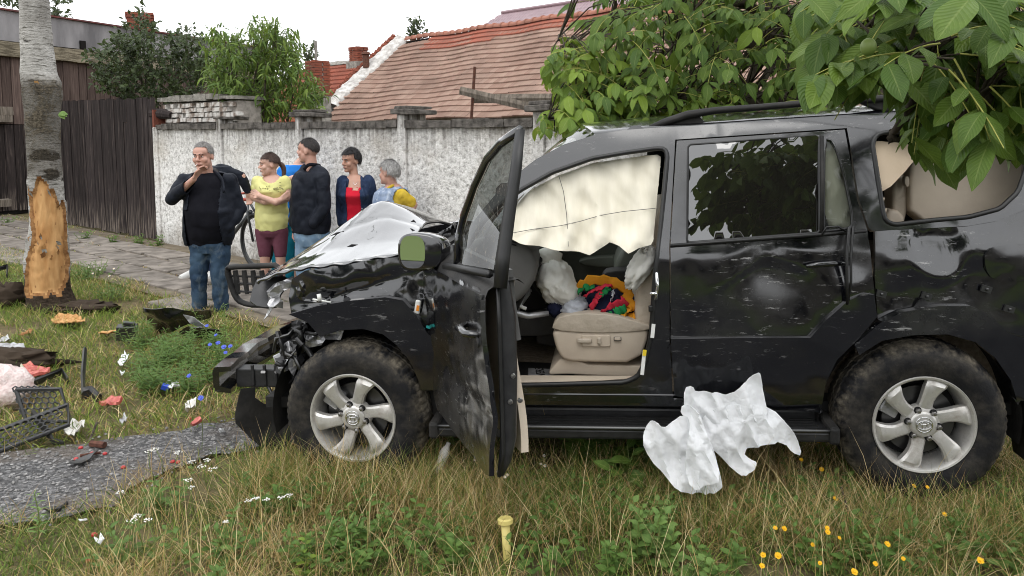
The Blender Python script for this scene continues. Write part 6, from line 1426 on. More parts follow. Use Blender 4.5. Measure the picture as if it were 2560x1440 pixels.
for _ in range(12): grow(at(rw.uniform(1740, 1830), rw.uniform(225, 262), 5.2), 'mass', .08, True)
for _ in range(420): grow(Vector((rw.uniform(.7, 5.5), rw.uniform(3.6, 8.5), rw.uniform(2.9, 4.4))), 'mass', rw.uniform(.14, .2))  # upper crown out of view, thickened to shade the leaves below
o = mass.build('foliage', 'walnut_leaf', wt); o['kind'] = 'stuff'; o = massl.build('foliage', 'walnut_leaf_light', wt); o['kind'] = 'stuff'
o = rach.build('leaf_stalks', 'yellow_rachis', wt, smooth=True, fix=False); o['kind'] = 'stuff'; o = stemb.build('twigs', 'twig_bark', wt, smooth=True, fix=False); o['kind'] = 'stuff'
mat('walnut_husk', (0.16, 0.22, 0.05), 0.5)
for u, v, Y in ((2171, 117, 2.1), (1555, 121, 5.4), (1570, 119, 5.4), (1860, 92, 5.6), (1868, 104, 5.6), (1987, 198, 5.2), (1720, 155, 5.4), (2550, 135, 2.3)):
    b = MB(); b.ball(at(u, v, Y), (.021, .021, .024), 14, 10); b.build('walnut_fruit', 'walnut_husk', wt, smooth=True)
# ================================================================== shrubs over the wall
def bush(name, label, mname, cl, Y0, Y1, n, geo, s0, s1, root_px, up=0.0, droop=-0.3, curl=None, seed=1, nb=9):
    r_ = random.Random(seed); root = at(root_px[0], root_px[1], (Y0 + Y1) / 2); t_ = empty(name, (root.x, root.y, 0), label, 'tree'); lv = Leaves(); st_ = []
    for k in range(nb):
        a, b_, ra, rb_ = cl[k % len(cl)]; e = at(a + r_.uniform(-.6, .6) * ra, b_ + r_.uniform(-.8, .5) * rb_, r_.uniform(Y0, Y1)); g = Vector((root.x + r_.uniform(-.15, .15), root.y, 0.0)); m_ = g.lerp(e, .5) + Vector((r_.uniform(-.2, .2), 0, .25)); q = [g, m_, e]; b = MB(); sm = [cr_(q, i / 10) for i in range(11)]; b.tube(sm, [.035 - .0028 * i for i in range(11)], 6); b.build('stem', 'twig_bark', t_, smooth=True); st_ += sm[3:]
    tw = MB(); k = 0; N = n
    while k < N:
        u, v = r_.uniform(min(c[0] - c[2] for c in cl), max(c[0] + c[2] for c in cl)), r_.uniform(min(c[1] - c[3] for c in cl), max(c[1] + c[3] for c in cl))
        if not blobin(u, v, cl): continue
        p = at(u, v, r_.uniform(Y0, Y1)); nb_ = min(st_, key=lambda q: (q - p).length_squared); dv = (p - nb_); dv = dv.normalized() if dv.length > 1e-3 else Vector((0, 0, 1)); dv = (dv + Vector((0, 0, up)) + rv(r_, .35)).normalized(); L = r_.uniform(.22, .42)
        a0_ = p - dv * L * .5; tw.tube([a0_, p, p + dv * L * .5], [.0045, .0035, .0015], 4, caps=False)
        for j in range(9):
            f = j / 8; q = a0_ + dv * L * f; y = dv * .5 + rv(r_, 1.0) + Vector((0, 0, droop)); lv.add(r_.choice(geo), basis(q, y, Vector((0, -.4, 1)) + rv(r_, .5), r_.uniform(s0, s1)), r_.random())
        k += 1
    lv.build('crown', mname, t_); o = tw.build('twigs', 'twig_bark', t_, fix=False); o['kind'] = 'stuff'; return t_
oval = [leaf_geo(1, .58, 4, 2, .25, .25, .04, .85, k) for k in range(4)]; lance = [leaf_geo(1, .24, 6, 2, rb2.uniform(.8, 1.3), .3, .03, .8, k) for k in range(4)]
bush('plum_shrub', 'dense dark green shrub rising behind the plank gate', 'shrub_leaf', [(380, 170, 110, 75), (330, 150, 75, 80), (440, 165, 85, 80), (300, 190, 60, 50), (350, 90, 40, 50), (460, 120, 45, 45), (360, 40, 14, 40), (400, 225, 120, 30), (250, 150, 22, 22)], 14.2, 16.5, 520, oval, .075, .12, (390, 300), 0.5, -.1, seed=3, nb=14)
bush('peach_tree', 'bright green peach tree with narrow curling leaves above the wall', 'peach_leaf', [(680, 140, 60, 75), (690, 215, 85, 55), (590, 150, 42, 55), (600, 225, 60, 35), (760, 245, 48, 40), (650, 90, 30, 35), (545, 130, 30, 60), (560, 200, 40, 40), (700, 255, 60, 35)], 11.6, 13.4, 470, lance, .10, .16, (640, 320), 0.7, -.5, seed=4, nb=14)
bush('far_tree', 'treetop showing behind the barn at the top corner', 'shrub_leaf', [(20, 20, 70, 45), (120, 10, 60, 45), (-60, 10, 60, 60)], 24, 27, 160, oval, .13, .20, (60, 280), 0.3, -.2, seed=5, nb=6)
bush('ridge_sapling', 'little sapling sticking up above the clay tile ridge', 'shrub_leaf', [(1040, 78, 22, 26), (1035, 60, 8, 14), (1060, 75, 10, 10), (1000, 96, 8, 5)], 33, 34, 40, oval, .13, .19, (1042, 130), 0.5, -.1, seed=6, nb=4)
bush('distant_bush', 'small bush beside the thin grey post', 'shrub_leaf', [(772, 135, 20, 18), (782, 120, 8, 12)], 29, 30, 22, oval, .13, .18, (772, 160), 0.5, -.1, seed=8, nb=3)
# ================================================================== house, lawn and trees added out of view for paint and mirror to reflect
hd = bpy.data.objects
opp = empty('added_house', (2, -13, 0), 'unseen plain house added across the street for the car paint to mirror', 'house')
noisy('facade', (0.16, 0.145, 0.125), (0.22, 0.20, 0.175), 2, 0.9, 0.1, kind='World')
b = MB(); b.box((3.5, -14, 1.4), (15, 6, 2.8)); b.build('wall', 'facade', opp); b = MB(); b.prism([(-4.6, -10.6, 2.7), (-4.6, -14, 4.4), (-4.6, -17.4, 2.7)], (16.2, 0, 0)); b.build('roof', 'concrete_dark', opp)
mat('lawn', (0.085, 0.115, 0.035), .9); b = MB(); b.add([(-60, -3.2, .004), (60, -3.2, .004), (60, -10.8, .004), (-60, -10.8, .004)], [(0, 1, 2, 3)]); tag(b.build('lawn', 'lawn'), kind='structure')  # unseen lawn, added so the wing mirror reflects green
for k in range(4): b = MB(); b.box((-2.2 + k * 3.6, -10.98, 1.5), (1.1, .06, 1.2)); b.build('window', 'dark_void', opp)
rt = random.Random(77)
for x in (-9, -6.5, 12.5):
    t_ = empty('added_tree', (x, -11, 0), 'unseen dark tree added across the road at x %d mirrored in the paint' % x if 0 else {-9: 'unseen leafy tree added across the road for reflections, end of the row', -6.5: 'unseen leafy tree added for reflections beside the added house', 12.5: 'lone unseen leafy tree added for reflections past the added house'}[x], 'tree')
    b = MB(); b.tube([(x, -11, 0), (x + .1, -11, 1.8), (x, -11, 3.4)], [.2, .16, .1], 8); b.build('trunk', 'twig_bark', t_, smooth=True); lv = Leaves()
    for _ in range(1500): d = rv(rt, 1); d = d.normalized() * rt.random() ** .4; lv.add(oval[0], basis((x + d.x * 2.1, -11 + d.y * 1.8, 3.8 + d.z * 2.4), rv(rt), rv(rt), rt.uniform(.25, .4)), rt.random())
    lv.build('crown', 'shrub_leaf', t_)
# ================================================================== grass
def grass_mat():
    m = mat('grass_blades', (0.1, 0.14, 0.04), 0.7); t = NT(m); c = t.attr('Col'); t.out(c)
    tl = t.new('ShaderNodeBsdfTranslucent'); mxs = t.new('ShaderNodeMixShader'); mxs.inputs[0].default_value = 0.25; t.link(c, tl.inputs['Color'])
    out = [n for n in t.n if n.type == 'OUTPUT_MATERIAL'][0]; t.link(t.b.outputs[0], mxs.inputs[1]); t.link(tl.outputs[0], mxs.inputs[2]); t.link(mxs.outputs[0], out.inputs['Surface'])
grass_mat()
G = np.random.default_rng(3)
def vnoise(x, y, s, k): return np.array([noise.noise(Vector((a * s, b_ * s, k))) for a, b_ in zip(x, y)])
def poly_mask(x, y, poly):
    r = np.zeros(len(x), bool)
    for i in range(len(poly)):
        x1, y1 = poly[i]; x2, y2 = poly[i - 1]; c = ((y1 > y) != (y2 > y)) & (x < (x2 - x1) * (y - y1) / (y2 - y1 + 1e-12) + x1); r ^= c
    return r
def blades(name, x, y, h, w, colr, lean0, lean1, curl, z0=0.0, label=None, flat=0.0):
    """x, y, h, w arrays; each blade is three bent segments; colour per blade"""
    n = len(x); az = G.uniform(0, 2 * np.pi, n); le = G.uniform(lean0, lean1, n); cu = G.uniform(0.2, 1.0, n) * curl
    dx, dy = np.cos(az), np.sin(az); px, py = -np.sin(az), np.cos(az); tw = G.uniform(0, np.pi, n); wx, wy = np.cos(tw), np.sin(tw)
    P = np.zeros((n, 7, 3)); cx, cy, cz = x.copy(), y.copy(), np.zeros(n) + z0 - 0.01; ang_ = le.copy(); seg = h / 3
    for j in range(4):
        ww = w * (1.0, 0.85, 0.55, 0.0)[j] * 0.5
        if j < 3:
            P[:, 2 * j, 0] = cx - wx * ww; P[:, 2 * j, 1] = cy - wy * ww; P[:, 2 * j, 2] = cz; P[:, 2 * j + 1, 0] = cx + wx * ww; P[:, 2 * j + 1, 1] = cy + wy * ww; P[:, 2 * j + 1, 2] = cz
            cx = cx + dx * np.sin(ang_) * seg; cy = cy + dy * np.sin(ang_) * seg; cz = np.maximum(cz + np.cos(ang_) * seg, 0.006 + z0 * 0); ang_ = ang_ + cu
        else: P[:, 6, 0], P[:, 6, 1], P[:, 6, 2] = cx, cy, cz
    T = np.array([(0, 1, 3), (0, 3, 2), (2, 3, 5), (2, 5, 4), (4, 5, 6)]); F = (T[None] + (np.arange(n) * 7)[:, None, None]).reshape(-1, 3)
    me = bpy.data.meshes.new(name); me.vertices.add(n * 7); me.vertices.foreach_set('co', P.ravel()); me.loops.add(len(F) * 3); me.loops.foreach_set('vertex_index', F.ravel().astype(np.int32)); me.polygons.add(len(F)); me.polygons.foreach_set('loop_start', np.arange(0, len(F) * 3, 3, dtype=np.int32)); me.polygons.foreach_set('loop_total', np.full(len(F), 3, dtype=np.int32)); me.update(calc_edges=True)
    C = np.ones((n, 7, 4)); C[:, :, :3] = colr[:, None, :]; a = me.color_attributes.new('Col', 'FLOAT_COLOR', 'POINT'); a.data.foreach_set('color', C.ravel())
    me.materials.append(MATS['grass_blades']); o = put(name, me); return tag(o, label, 'grass', None, 'stuff')
GREEN = np.array([(0.11, 0.175, 0.028), (0.16, 0.225, 0.042), (0.075, 0.125, 0.024), (0.22, 0.27, 0.06)]); STRAW = np.array([(0.58, 0.44, 0.22), (0.46, 0.32, 0.13), (0.68, 0.55, 0.31), (0.34, 0.22, 0.09), (0.32, 0.28, 0.085)])
road2 = [(p.x, p.y) for p in ROAD]
wheels2 = [C_F, C_R]
def near_wall(x, y): return (x - W_A.x) * W_N.x + (y - W_A.y) * W_N.y
# foreground verge
N = 125000; x = G.uniform(-3.4, 4.2, N); y = 2.35 + (6.0 - 2.35) * G.random(N) ** 1.35
rm = poly_mask(x + G.normal(0, .05, N), y + G.normal(0, .05, N), road2); nz = vnoise(x, y, 1.1, 1.0); nz2 = vnoise(x, y, 3.5, 5.0)
edge = vnoise(x, y, 2.2, 8.0)
dry = 0.24 + 0.95 * nz + 0.35 * nz2 - 0.20 * np.clip((x - 0.7) / 2.0, 0, 1) + 0.15 * np.exp(-((x + 0.3) / 0.9) ** 2) + 0.1 * (x < -0.8)
under = (x > -0.6) & (y > 4.35); keep = ~rm & ~(under & (G.random(N) < .8)); keep &= (G.random(N) < 0.95 - 0.75 * (nz2 < -0.28))
keep &= ~((x < -1.0) & (y > 4.3)); keep &= ~((x < -1.0) & (y > 3.75 + .3 * edge) & (G.random(N) < .6))
hk = (.72 + .75 * np.clip(nz * .8 + nz2 * .7, -.45, .7))[keep]; x, y, dry = x[keep], y[keep], dry[keep]; n = len(x); isd = G.random(n) < np.clip(dry, .12, .92)
cc = np.where(isd[:, None], STRAW[G.integers(0, 5, n)], GREEN[G.integers(0, 4, n)]) * G.uniform(.7, 1.2, (n, 1)); h = np.where(isd, G.uniform(.10, .30, n), G.uniform(.06, .20, n)) * hk; wd = np.where(isd, G.uniform(.002, .004, n), G.uniform(.003, .0065, n))
blades('grass', x, y, h, wd, cc, .15, 1.25, .55, label='tangled dry and green grass of the near verge')
# tall pale straw stalks
N = 1500; x = G.uniform(-2.2, 3.6, N); y = G.uniform(2.7, 4.15, N); k = ~poly_mask(x, y, road2) & ~((x < -.9) & (y > 3.5)) & (vnoise(x, y, 1.6, 3.3) > -.1); x, y = x[k], y[k]; n = len(x)
blades('grass', x, y, G.uniform(.25, .50, n), G.uniform(.0022, .0034, n), STRAW[G.integers(0, 3, n)] * G.uniform(.9, 1.25, (n, 1)), .05, .55, .28, label='tall straw stalks standing above the near verge')
N = 9000; x = np.concatenate([G.uniform(1.25, 2.75, N), G.uniform(-1.35, -.35, N), G.uniform(-.3, 1.2, N)]); y = np.concatenate([G.uniform(3.2, 3.62, N), G.uniform(3.45, 3.95, N), G.uniform(3.2, 3.8, N)]) - .12 * (x > 1.2); n = len(x); k = G.random(n) < .55; isd = G.random(n) < .55; x, y, isd = x[k], y[k], isd[k]; n = len(x)
blades('grass', x, y, G.uniform(.14, .34, n), G.uniform(.002, .0045, n), np.where(isd[:, None], STRAW[G.integers(0, 5, n)], GREEN[G.integers(0, 4, n)]) * G.uniform(.75, 1.2, (n, 1)), .05, .9, .5, label='long grass grown up against the wheels and running board')
# verge left of the wreck, round the birch
N = 150000; x = G.uniform(-9.5, -0.5, N); y = G.uniform(4.25, 12.5, N); dw = near_wall(x, y); nz = vnoise(x, y, .9, 2.0); nz2 = vnoise(x, y, 3.0, 6.0); u_ = CX + FPX * x / (y * CP + CAM_H * SP)
keep = ~poly_mask(x + G.normal(0, .05, N), y + G.normal(0, .05, N), road2) & (dw > 1.95 + .35 * nz + .15 * nz2) & (G.random(N) < .9 - .6 * np.clip(-nz2 * 2 - .3, 0, 1)); bare = (((x + 5.2) / .8) ** 2 + ((y - 6.5) / .75) ** 2 < 1) | (((x + 4.2) / .45) ** 2 + ((y - 7.9) / .3) ** 2 < 1); keep &= ~(bare & (G.random(N) < .85)); keep &= ~((x > -1.9) & (y > 6.2) & (G.random(N) < .75))
x, y, nz, nz2, dw = x[keep], y[keep], nz[keep], nz2[keep], dw[keep]; n = len(x)
dry = .12 + .5 * nz2 + .35 * np.exp(-((y - 5.0 + .12 * (x + 2)) / .45) ** 2) + .25 * (dw < 2.3); isd = G.random(n) < np.clip(dry, .05, .9)
cc = np.where(isd[:, None], STRAW[G.integers(0, 5, n)], GREEN[G.integers(0, 4, n)] * np.array((1.25, 1.2, 1.1))) * G.uniform(.75, 1.2, (n, 1))
blades('grass', x, y, np.where(isd, G.uniform(.06, .16, n), G.uniform(.05, .15, n)), G.uniform(.004, .008, n), cc, .2, 1.2, .5, label='short green and yellow grass round the birch and debris')
# sparse tufts in the path joints and along the wall and gate foot
N = 16000; t_ = G.uniform(-9, 6.5, N); d_ = G.uniform(0.03, 3.0, N); x = W_A.x + W_E.x * t_ + W_N.x * d_; y = W_A.y + W_E.y * t_ + W_N.y * d_; q = vnoise(x, y, 1.7, 4.0); row = np.abs(((d_ - .37) / .5) % 1 - .0); jn = np.minimum(row, 1 - row) < .10
keep = (jn & (q > .02)) | ((d_ < .3) & (q > .1)) | ((q > .38) & (G.random(N) < .5)); x, y = x[keep], y[keep]; n = len(x)
blades('grass', x, y, G.uniform(.02, .075, n), G.uniform(.006, .012, n), np.where(G.random((n, 1)) < .6, GREEN[G.integers(0, 4, n)] * 1.2, STRAW[G.integers(0, 5, n)]), .3, 1.3, .5, z0=.02, label='moss and grass tufts between the paving slabs')
# ================================================================== leafy weeds, one by one
rp = random.Random(9); g_ov = [leaf_geo(1, .5, 5, 2, .3, .25, .05, .85, k) for k in range(4)]; g_nar = [leaf_geo(1, .16, 4, 2, .5, .2, .02, .9, k) for k in range(4)]; g_rnd = [leaf_geo(1, .68, 5, 2, .15, .2, .04, .9, k) for k in range(4)]
def weed(name, label, base, nst, hgt, spread, geo, m, s0, s1, per, stem='green_stem', group=None, cat='plant', droop=.1, whorl=False):
    base = Vector(base); t = empty(name, base, label, cat, group); lv = Leaves(); sb = MB()
    for _ in range(nst):
        a = rp.uniform(0, 6.3); r = rp.uniform(0, spread); tip = base + Vector((math.cos(a) * r * 1.5, math.sin(a) * r * 1.5, hgt * rp.uniform(.7, 1.05))); b0 = base + Vector((math.cos(a) * r * .6, math.sin(a) * r * .6, -.01)); q = [b0, b0.lerp(tip, .5) + rv(rp, .02), tip]; sm = [cr_(q, i / 8) for i in range(9)]; sb.tube(sm, [.004 - .0003 * i for i in range(9)], 5, caps=False)
        for k in range(per):
            f = .12 + .88 * k / per; i = min(7, int(f * 8)); p = sm[i].lerp(sm[i + 1], f * 8 - i); az = k * 2.4 + a; d = Vector((math.cos(az), math.sin(az), .55 - droop + (.5 if f > .85 else 0))); lv.add(rp.choice(geo), basis(p, d, Vector((0, -.3, 1)) + rv(rp, .3), rp.uniform(s0, s1) * (1 - .45 * f)), rp.random())
    o = lv.build('leaves', m, t); o['kind'] = 'stuff'; o = sb.build('stems', stem, t, smooth=True, fix=False); o['kind'] = 'stuff'; return t
fl_px = [(360, 930, .5), (395, 900, .48), (430, 880, .45), (470, 900, .42), (410, 960, .36), (480, 960, .34), (540, 930, .36), (560, 900, .34), (600, 940, .28), (450, 860, .40), (360, 850, .5), (525, 850, .3), (380, 960, .3), (620, 900, .3), (640, 860, .24)]
for i, (u, v, h) in enumerate(fl_px): weed('fleabane_weed', 'bright green narrow-leaved weed clump between the grass and the bumper debris', gnd(u, v + 20), 11, h * .48, .16, g_nar, 'weed_leaf', .06, .10, 22, group='narrow leaved weed clumps by the debris')
weed('willowherb', 'single tall narrow weed growing at the road edge', gnd(95, 1345), 1, .27, .02, g_nar, 'pale_leaf', .05, .07, 26)
weed('tall_weed', 'slim pale weed standing in front of the torn birch trunk', gnd(30, 760), 2, .42, .05, g_nar, 'pale_leaf', .05, .08, 24); weed('tall_weed', 'upright feathery weed just before the smoking man shoes', gnd(560, 880), 2, .40, .06, g_nar, 'pale_leaf', .05, .08, 28)
weed('tall_weed', 'young weed sprouting beside the torn bumper in front of the man', gnd(500, 845), 2, .26, .06, g_nar, 'pale_leaf', .05, .08, 24)
for i, (u, v) in enumerate(((215, 700), (240, 690), (200, 690), (280, 745))): weed('chickweed', 'low bright chickweed patch right of the birch foot', gnd(u, v), 14, .18, .22, g_ov, 'weed_leaf', .03, .06, 9, group='chickweed patches beside the birch')
for u, v, h in ((1520, 1190, .30), (1590, 1200, .34), (1440, 1180, .22), (1560, 1240, .24), (1640, 1170, .33)): weed('dock_plant', 'broad-leaved weed growing under the running board', gnd(u, v), 5, h, .10, g_ov, 'dock_leaf', .12, .20, 6, group='broad leaved weeds under the running board', droop=.2)
for u, v, h, l in ((1665, 1420, .24, 'pale green round-leaved seedling shrub in the near grass, fuller one'), (1590, 1400, .26, 'pale green round-leaved seedling shrub by the fuller seedling'), (1720, 1455, .16, 'low bluish green leafy sprig at the bottom edge'), (1650, 1330, .16, 'small fresh seedling right below the white plastic sheet')):
    weed('seedling_shrub', l, gnd(u, v), 5, h, .10, g_rnd, 'pale_leaf', .045, .075, 11)
weed('yellow_seedling', 'small yellow-green seedling at the bottom edge of the verge', gnd(752, 1450), 1, .20, .02, g_ov, 'walnut_leaf_light', .05, .08, 11)
for u, v in ((560, 1400), (1130, 1420), (985, 1360), (2060, 1420), (2150, 1400), (2240, 1420), (2420, 1330), (2500, 1290), (1930, 1330), (2330, 1400), (1150, 1130), (1080, 1110), (1020, 1095), (2500, 1420), (1830, 1440)) + tuple((rp.uniform(250, 2550), rp.uniform(1255, 1440)) for _ in range(34)): weed('ground_weed', 'low leafy green weed woven into the near grass', gnd(u, v), 8, .16, .16, g_ov, 'weed_leaf', .04, .075, 8, group='leafy weeds in the near verge')
for u, v in ((210, 600), (285, 608), (350, 610), (395, 614), (20, 560)): weed('gate_weed', 'small weed tuft at the foot of the plank gate', gnd(u, v), 8, .16, .14, g_ov, 'weed_leaf', .05, .09, 7, group='weed tufts along the gate foot')
# ================================================================== flowers
mat('petal_yellow', (0.75, 0.42, 0.012), 0.6); mat('petal_white', (0.75, 0.74, 0.70), 0.7); mat('petal_blue', (0.10, 0.14, 0.55), 0.6); mat('bud_green', (0.16, 0.16, 0.08), 0.7); mat('bud_red', (0.30, 0.08, 0.06), 0.7)
def flower(name, label, u, v, z, kind, group, size=.012):
    size *= rp.uniform(.6, 1.1)
    top = gnd(u, v, z); ft = top + Vector((rp.uniform(-.04, .04), rp.uniform(.0, .06), -z)); t = empty(name, (ft.x, ft.y, 0), label, 'flower', group); b = MB(); b.tube([ft, ft.lerp(top, .6) + Vector((rp.uniform(-.02, .02), 0, 0)), top], .0018, 5); b.build('stem', 'green_stem', t, smooth=True)
    tl = Vector((rp.uniform(-.3, .3), -.75, 1)).normalized(); e1 = tl.orthogonal().normalized(); e2 = tl.cross(e1)
    if kind == 'umbel':
        b = MB()
        for _ in range(15): a, r = rp.uniform(0, 6.3), size * 1.8 * math.sqrt(rp.random()); p = top + Vector((math.cos(a) * r, math.sin(a) * r, .006 * rp.random() - r * .15)); b.ball(p, (.0035, .0035, .0022), 5, 3)
        b.build('flower_head', 'petal_white', t)
    else:
        pm = {'y': 'petal_yellow', 'w': 'petal_white', 'b': 'petal_blue'}[kind]; b = MB(); n = 11 if kind == 'y' else 14
        for k in range(n):
            a = 2 * math.pi * k / n; d = e1 * math.cos(a) + e2 * math.sin(a); s_ = tl.cross(d) * size * .28; up = tl * size * rp.uniform(.1, .5); b.add([top - s_ * .5, top + s_ * .5, top + d * size * .9 + s_ + up, top + d * size * 1.1 + up, top + d * size * .9 - s_ + up], [(0, 1, 2, 3, 4)])
        b.build('petals', pm, t, fix=False); b = MB(); b.ball(top + tl * .002, size * .42, 8, 5); b.build('flower_eye', 'petal_yellow' if kind != 'b' else 'petal_blue', t, smooth=True)
        b = MB(); b.ball(top - tl * size * .35, size * .4, 7, 5); b.build('calyx', 'bud_green', t, smooth=True)
for u, v in ((2046, 1104), (2195, 1072), (2003, 1150), (2054, 1174), (2261, 1185), (2284, 1138), (2088, 1247), (1938, 1320), (1960, 1322), (2068, 1320), (2069, 1331), (2098, 1345), (2032, 1362), (2285, 1215), (2318, 1218), (2361, 1286), (2218, 1361), (2450, 1402), (1905, 1415), (2050, 1408), (2135, 1430), (2188, 1410), (2258, 1397), (1908, 1388), (1945, 1390)): flower('yellow_flower', 'yellow dandelion-like flower in the grass near the rear wheel', u, v, rp.uniform(.12, .22), 'y', 'yellow flowers in the right hand verge')
for u, v in ((620, 1252), (640, 1246), (665, 1250), (700, 1245), (505, 1166), (516, 1150), (480, 1156), (532, 1172), (446, 1131), (470, 1200), (480, 1218), (370, 1300), (565, 1305), (330, 1300), (345, 1290), (720, 1240), (300, 1230), (372, 1128), (390, 1122)): flower('yarrow', 'flat white yarrow flower head at the road edge', u, v, rp.uniform(.14, .24), 'umbel', 'white yarrow along the road edge')
for u, v in ((1190, 1135), (1200, 1142), (1207, 1150), (1188, 1150), (1245, 1180), (1268, 1188), (1262, 1193), (1352, 1160), (1362, 1165), (1360, 1140), (1215, 1158)): flower('daisy', 'small white daisy in the grass below the open door', u, v, rp.uniform(.10, .16), 'w', 'white daisies below the open door', .009)
for u, v in ((517, 815), (540, 838), (545, 858), (560, 868), (576, 866), (564, 882), (473, 940), (550, 942), (502, 996), (668, 850), (525, 862)): flower('chicory', 'blue chicory flower among the weeds by the bumper debris', u, v, rp.uniform(.22, .34), 'b', 'blue chicory flowers by the debris', .016)
for u, v in ((250, 675), (232, 684), (285, 672), (274, 690), (222, 668)): flower('chickweed_flower', 'tiny white flower right of the birch foot', u, v, .14, 'w', 'tiny white flowers by the birch', .012)
# ================================================================== people
def skin_mat(name, c):
    m = mat(name, c, 0.5); t = NT(m); v = t.coord('World'); n = t.noise(v, 22, 4)
    t.out(t.mix(t.math('MULTIPLY', n, .7), c, (c[0] * .88, c[1] * .70, c[2] * .66)), None, t.bump(t.noise(v, 160, 3), .12, .002)); t.b.inputs['Subsurface Weight'].default_value = 0.12; t.b.inputs['Subsurface Radius'].default_value = (.012, .005, .003)
skin_mat('skin', (0.60, 0.39, 0.305)); skin_mat('skin_ruddy', (0.52, 0.31, 0.24)); skin_mat('skin_tan', (0.50, 0.30, 0.22))
def weave_mat(name, c1, c2, sc=6, bump=.4, rough=.85, dist=.02, faded=None):
    m = mat(name, c1, rough, 0, 0, .10); t = NT(m); v = t.coord('World'); n = t.noise(v, sc, 5, .6, .5); f = t.noise(t.coord('World', (1, 1, .45)), sc * 2.2, 5, .6, .8); c = t.ramp(n, [(.35, c1), (.65, c2)])
    if faded: c = t.mix(t.ramp(f, [(.52, 0.), (.68, .7)]), c, faded)
    t.out(c, None, t.bump(f, bump, dist))
weave_mat('jacket_navy', (0.010, 0.012, 0.018), (0.018, 0.021, 0.030), 7, .5, .55); weave_mat('tee_black', (0.006, 0.006, 0.009), (0.010, 0.010, 0.014), 5, .25); weave_mat('jeans_blue', (0.022, 0.040, 0.072), (0.05, 0.085, 0.13), 5, .4, .9, .02, (0.12, 0.15, 0.17))
weave_mat('jeans_light', (0.14, 0.23, 0.34), (0.24, 0.34, 0.45), 7, .4, .9, .02, (0.40, 0.50, 0.58)); weave_mat('tee_yellow', (0.66, 0.64, 0.25), (0.72, 0.70, 0.31), 6, .3); weave_mat('shorts_plum', (0.13, 0.045, 0.065), (0.16, 0.06, 0.085), 8, .2); weave_mat('tee_blue', (0.02, 0.16, 0.55), (0.03, 0.22, 0.66), 6, .3); weave_mat('trousers_teal', (0.01, 0.16, 0.24), (0.015, 0.22, 0.31), 6, .3)
weave_mat('denim_dark', (0.014, 0.024, 0.055), (0.032, 0.05, 0.10), 8, .4, .9, .015, (0.06, 0.085, 0.14)); weave_mat('top_red', (0.50, 0.012, 0.03), (0.56, 0.02, 0.04), 6, .2); weave_mat('denim_pale', (0.14, 0.19, 0.29), (0.28, 0.34, 0.45), 9, .4, .9, .015, (0.5, 0.55, 0.62)); weave_mat('shirt_mustard', (0.52, 0.36, 0.035), (0.60, 0.43, 0.06), 7, .3)
def hair_mat(name, c1, c2):
    m = mat(name, c1, .5); t = NT(m); f = t.noise(t.coord('World', (1, 1, .25)), 90, 5, .7); t.out(t.ramp(f, [(.35, c1), (.65, c2)]), None, t.bump(f, .9, .012))
hair_mat('hair_grey', (0.12, 0.11, 0.10), (0.34, 0.325, 0.31)); hair_mat('hair_brown', (0.035, 0.017, 0.012), (0.10, 0.055, 0.04)); hair_mat('hair_dark', (0.010, 0.008, 0.008), (0.045, 0.036, 0.032)); hair_mat('hair_black', (0.005, 0.004, 0.005), (0.018, 0.014, 0.015)); hair_mat('hair_silver', (0.22, 0.21, 0.20), (0.55, 0.54, 0.53))
mat('lip', (0.40, 0.18, 0.15), .5); mat('eye_dark', (0.012, 0.010, 0.009), .15); mat('eye_white', (0.6, 0.58, 0.55), .3); mat('shoe_black', (0.012, 0.012, 0.012), .5); mat('shoe_white', (0.6, 0.6, 0.58), .6); mat('cig_paper', (0.75, 0.74, 0.70), .7)
def cap(b, p, q, r1, r2, n=12):
    """tapered limb with rounded ends"""
    p, q = Vector(p), Vector(q); d = (q - p).normalized() if (q - p).length > 1e-6 else Vector((0, 0, 1)); b.tube([p - d * r1 * .95, p - d * r1 * .7, p - d * r1 * .3, p, p.lerp(q, .5), q, q + d * r2 * .3, q + d * r2 * .7, q + d * r2 * .95], [r1 * .3, r1 * .71, r1 * .95, r1, (r1 + r2) / 2, r2, r2 * .95, r2 * .71, r2 * .3], n)
def chain(b, pts, rad, n=12):
    for i in range(len(pts) - 1): cap(b, pts[i], pts[i + 1], rad[i], rad[i + 1], n)
def remesh(b, vox, it=6, wr=0.0, fq=9.0, seed=0.0, aniso=(1, 1, .6)):
    me = bpy.data.meshes.new('tmp'); me.from_pydata(b.v, [], b.f); bb = bmesh.new(); bb.from_mesh(me); bmesh.ops.recalc_face_normals(bb, faces=bb.faces); bb.to_mesh(me); bb.free()
    o = bpy.data.objects.new('tmp', me); col.objects.link(o); m = o.modifiers.new('r', 'REMESH'); m.mode = 'VOXEL'; m.voxel_size = vox; s_ = o.modifiers.new('s', 'SMOOTH'); s_.factor = .5; s_.iterations = it
    bpy.context.view_layer.update(); dg = bpy.context.evaluated_depsgraph_get(); out = bpy.data.meshes.new_from_object(o.evaluated_get(dg)); bpy.data.objects.remove(o); bpy.data.meshes.remove(me)
    if wr:
        co = np.empty(len(out.vertices) * 3); out.vertices.foreach_get('co', co); no = np.empty(len(out.vertices) * 3); out.vertices.foreach_get('normal', no); co = co.reshape(-1, 3); no = no.reshape(-1, 3)
        d = np.array([(abs(noise.noise(Vector((c[0] * fq * aniso[0] + c[2] * 2, c[1] * fq * aniso[1], c[2] * fq * aniso[2] * 1.6 + seed)))) * 2 - .5) + .35 * noise.noise(Vector((c[0] * fq * 2.5, c[1] * fq * 2.5, c[2] * fq * 2.5 + seed))) for c in co]); out.vertices.foreach_set('co', (co + no * (d * wr)[:, None]).ravel())
    out.polygons.foreach_set('use_smooth', [True] * len(out.polygons)); return out
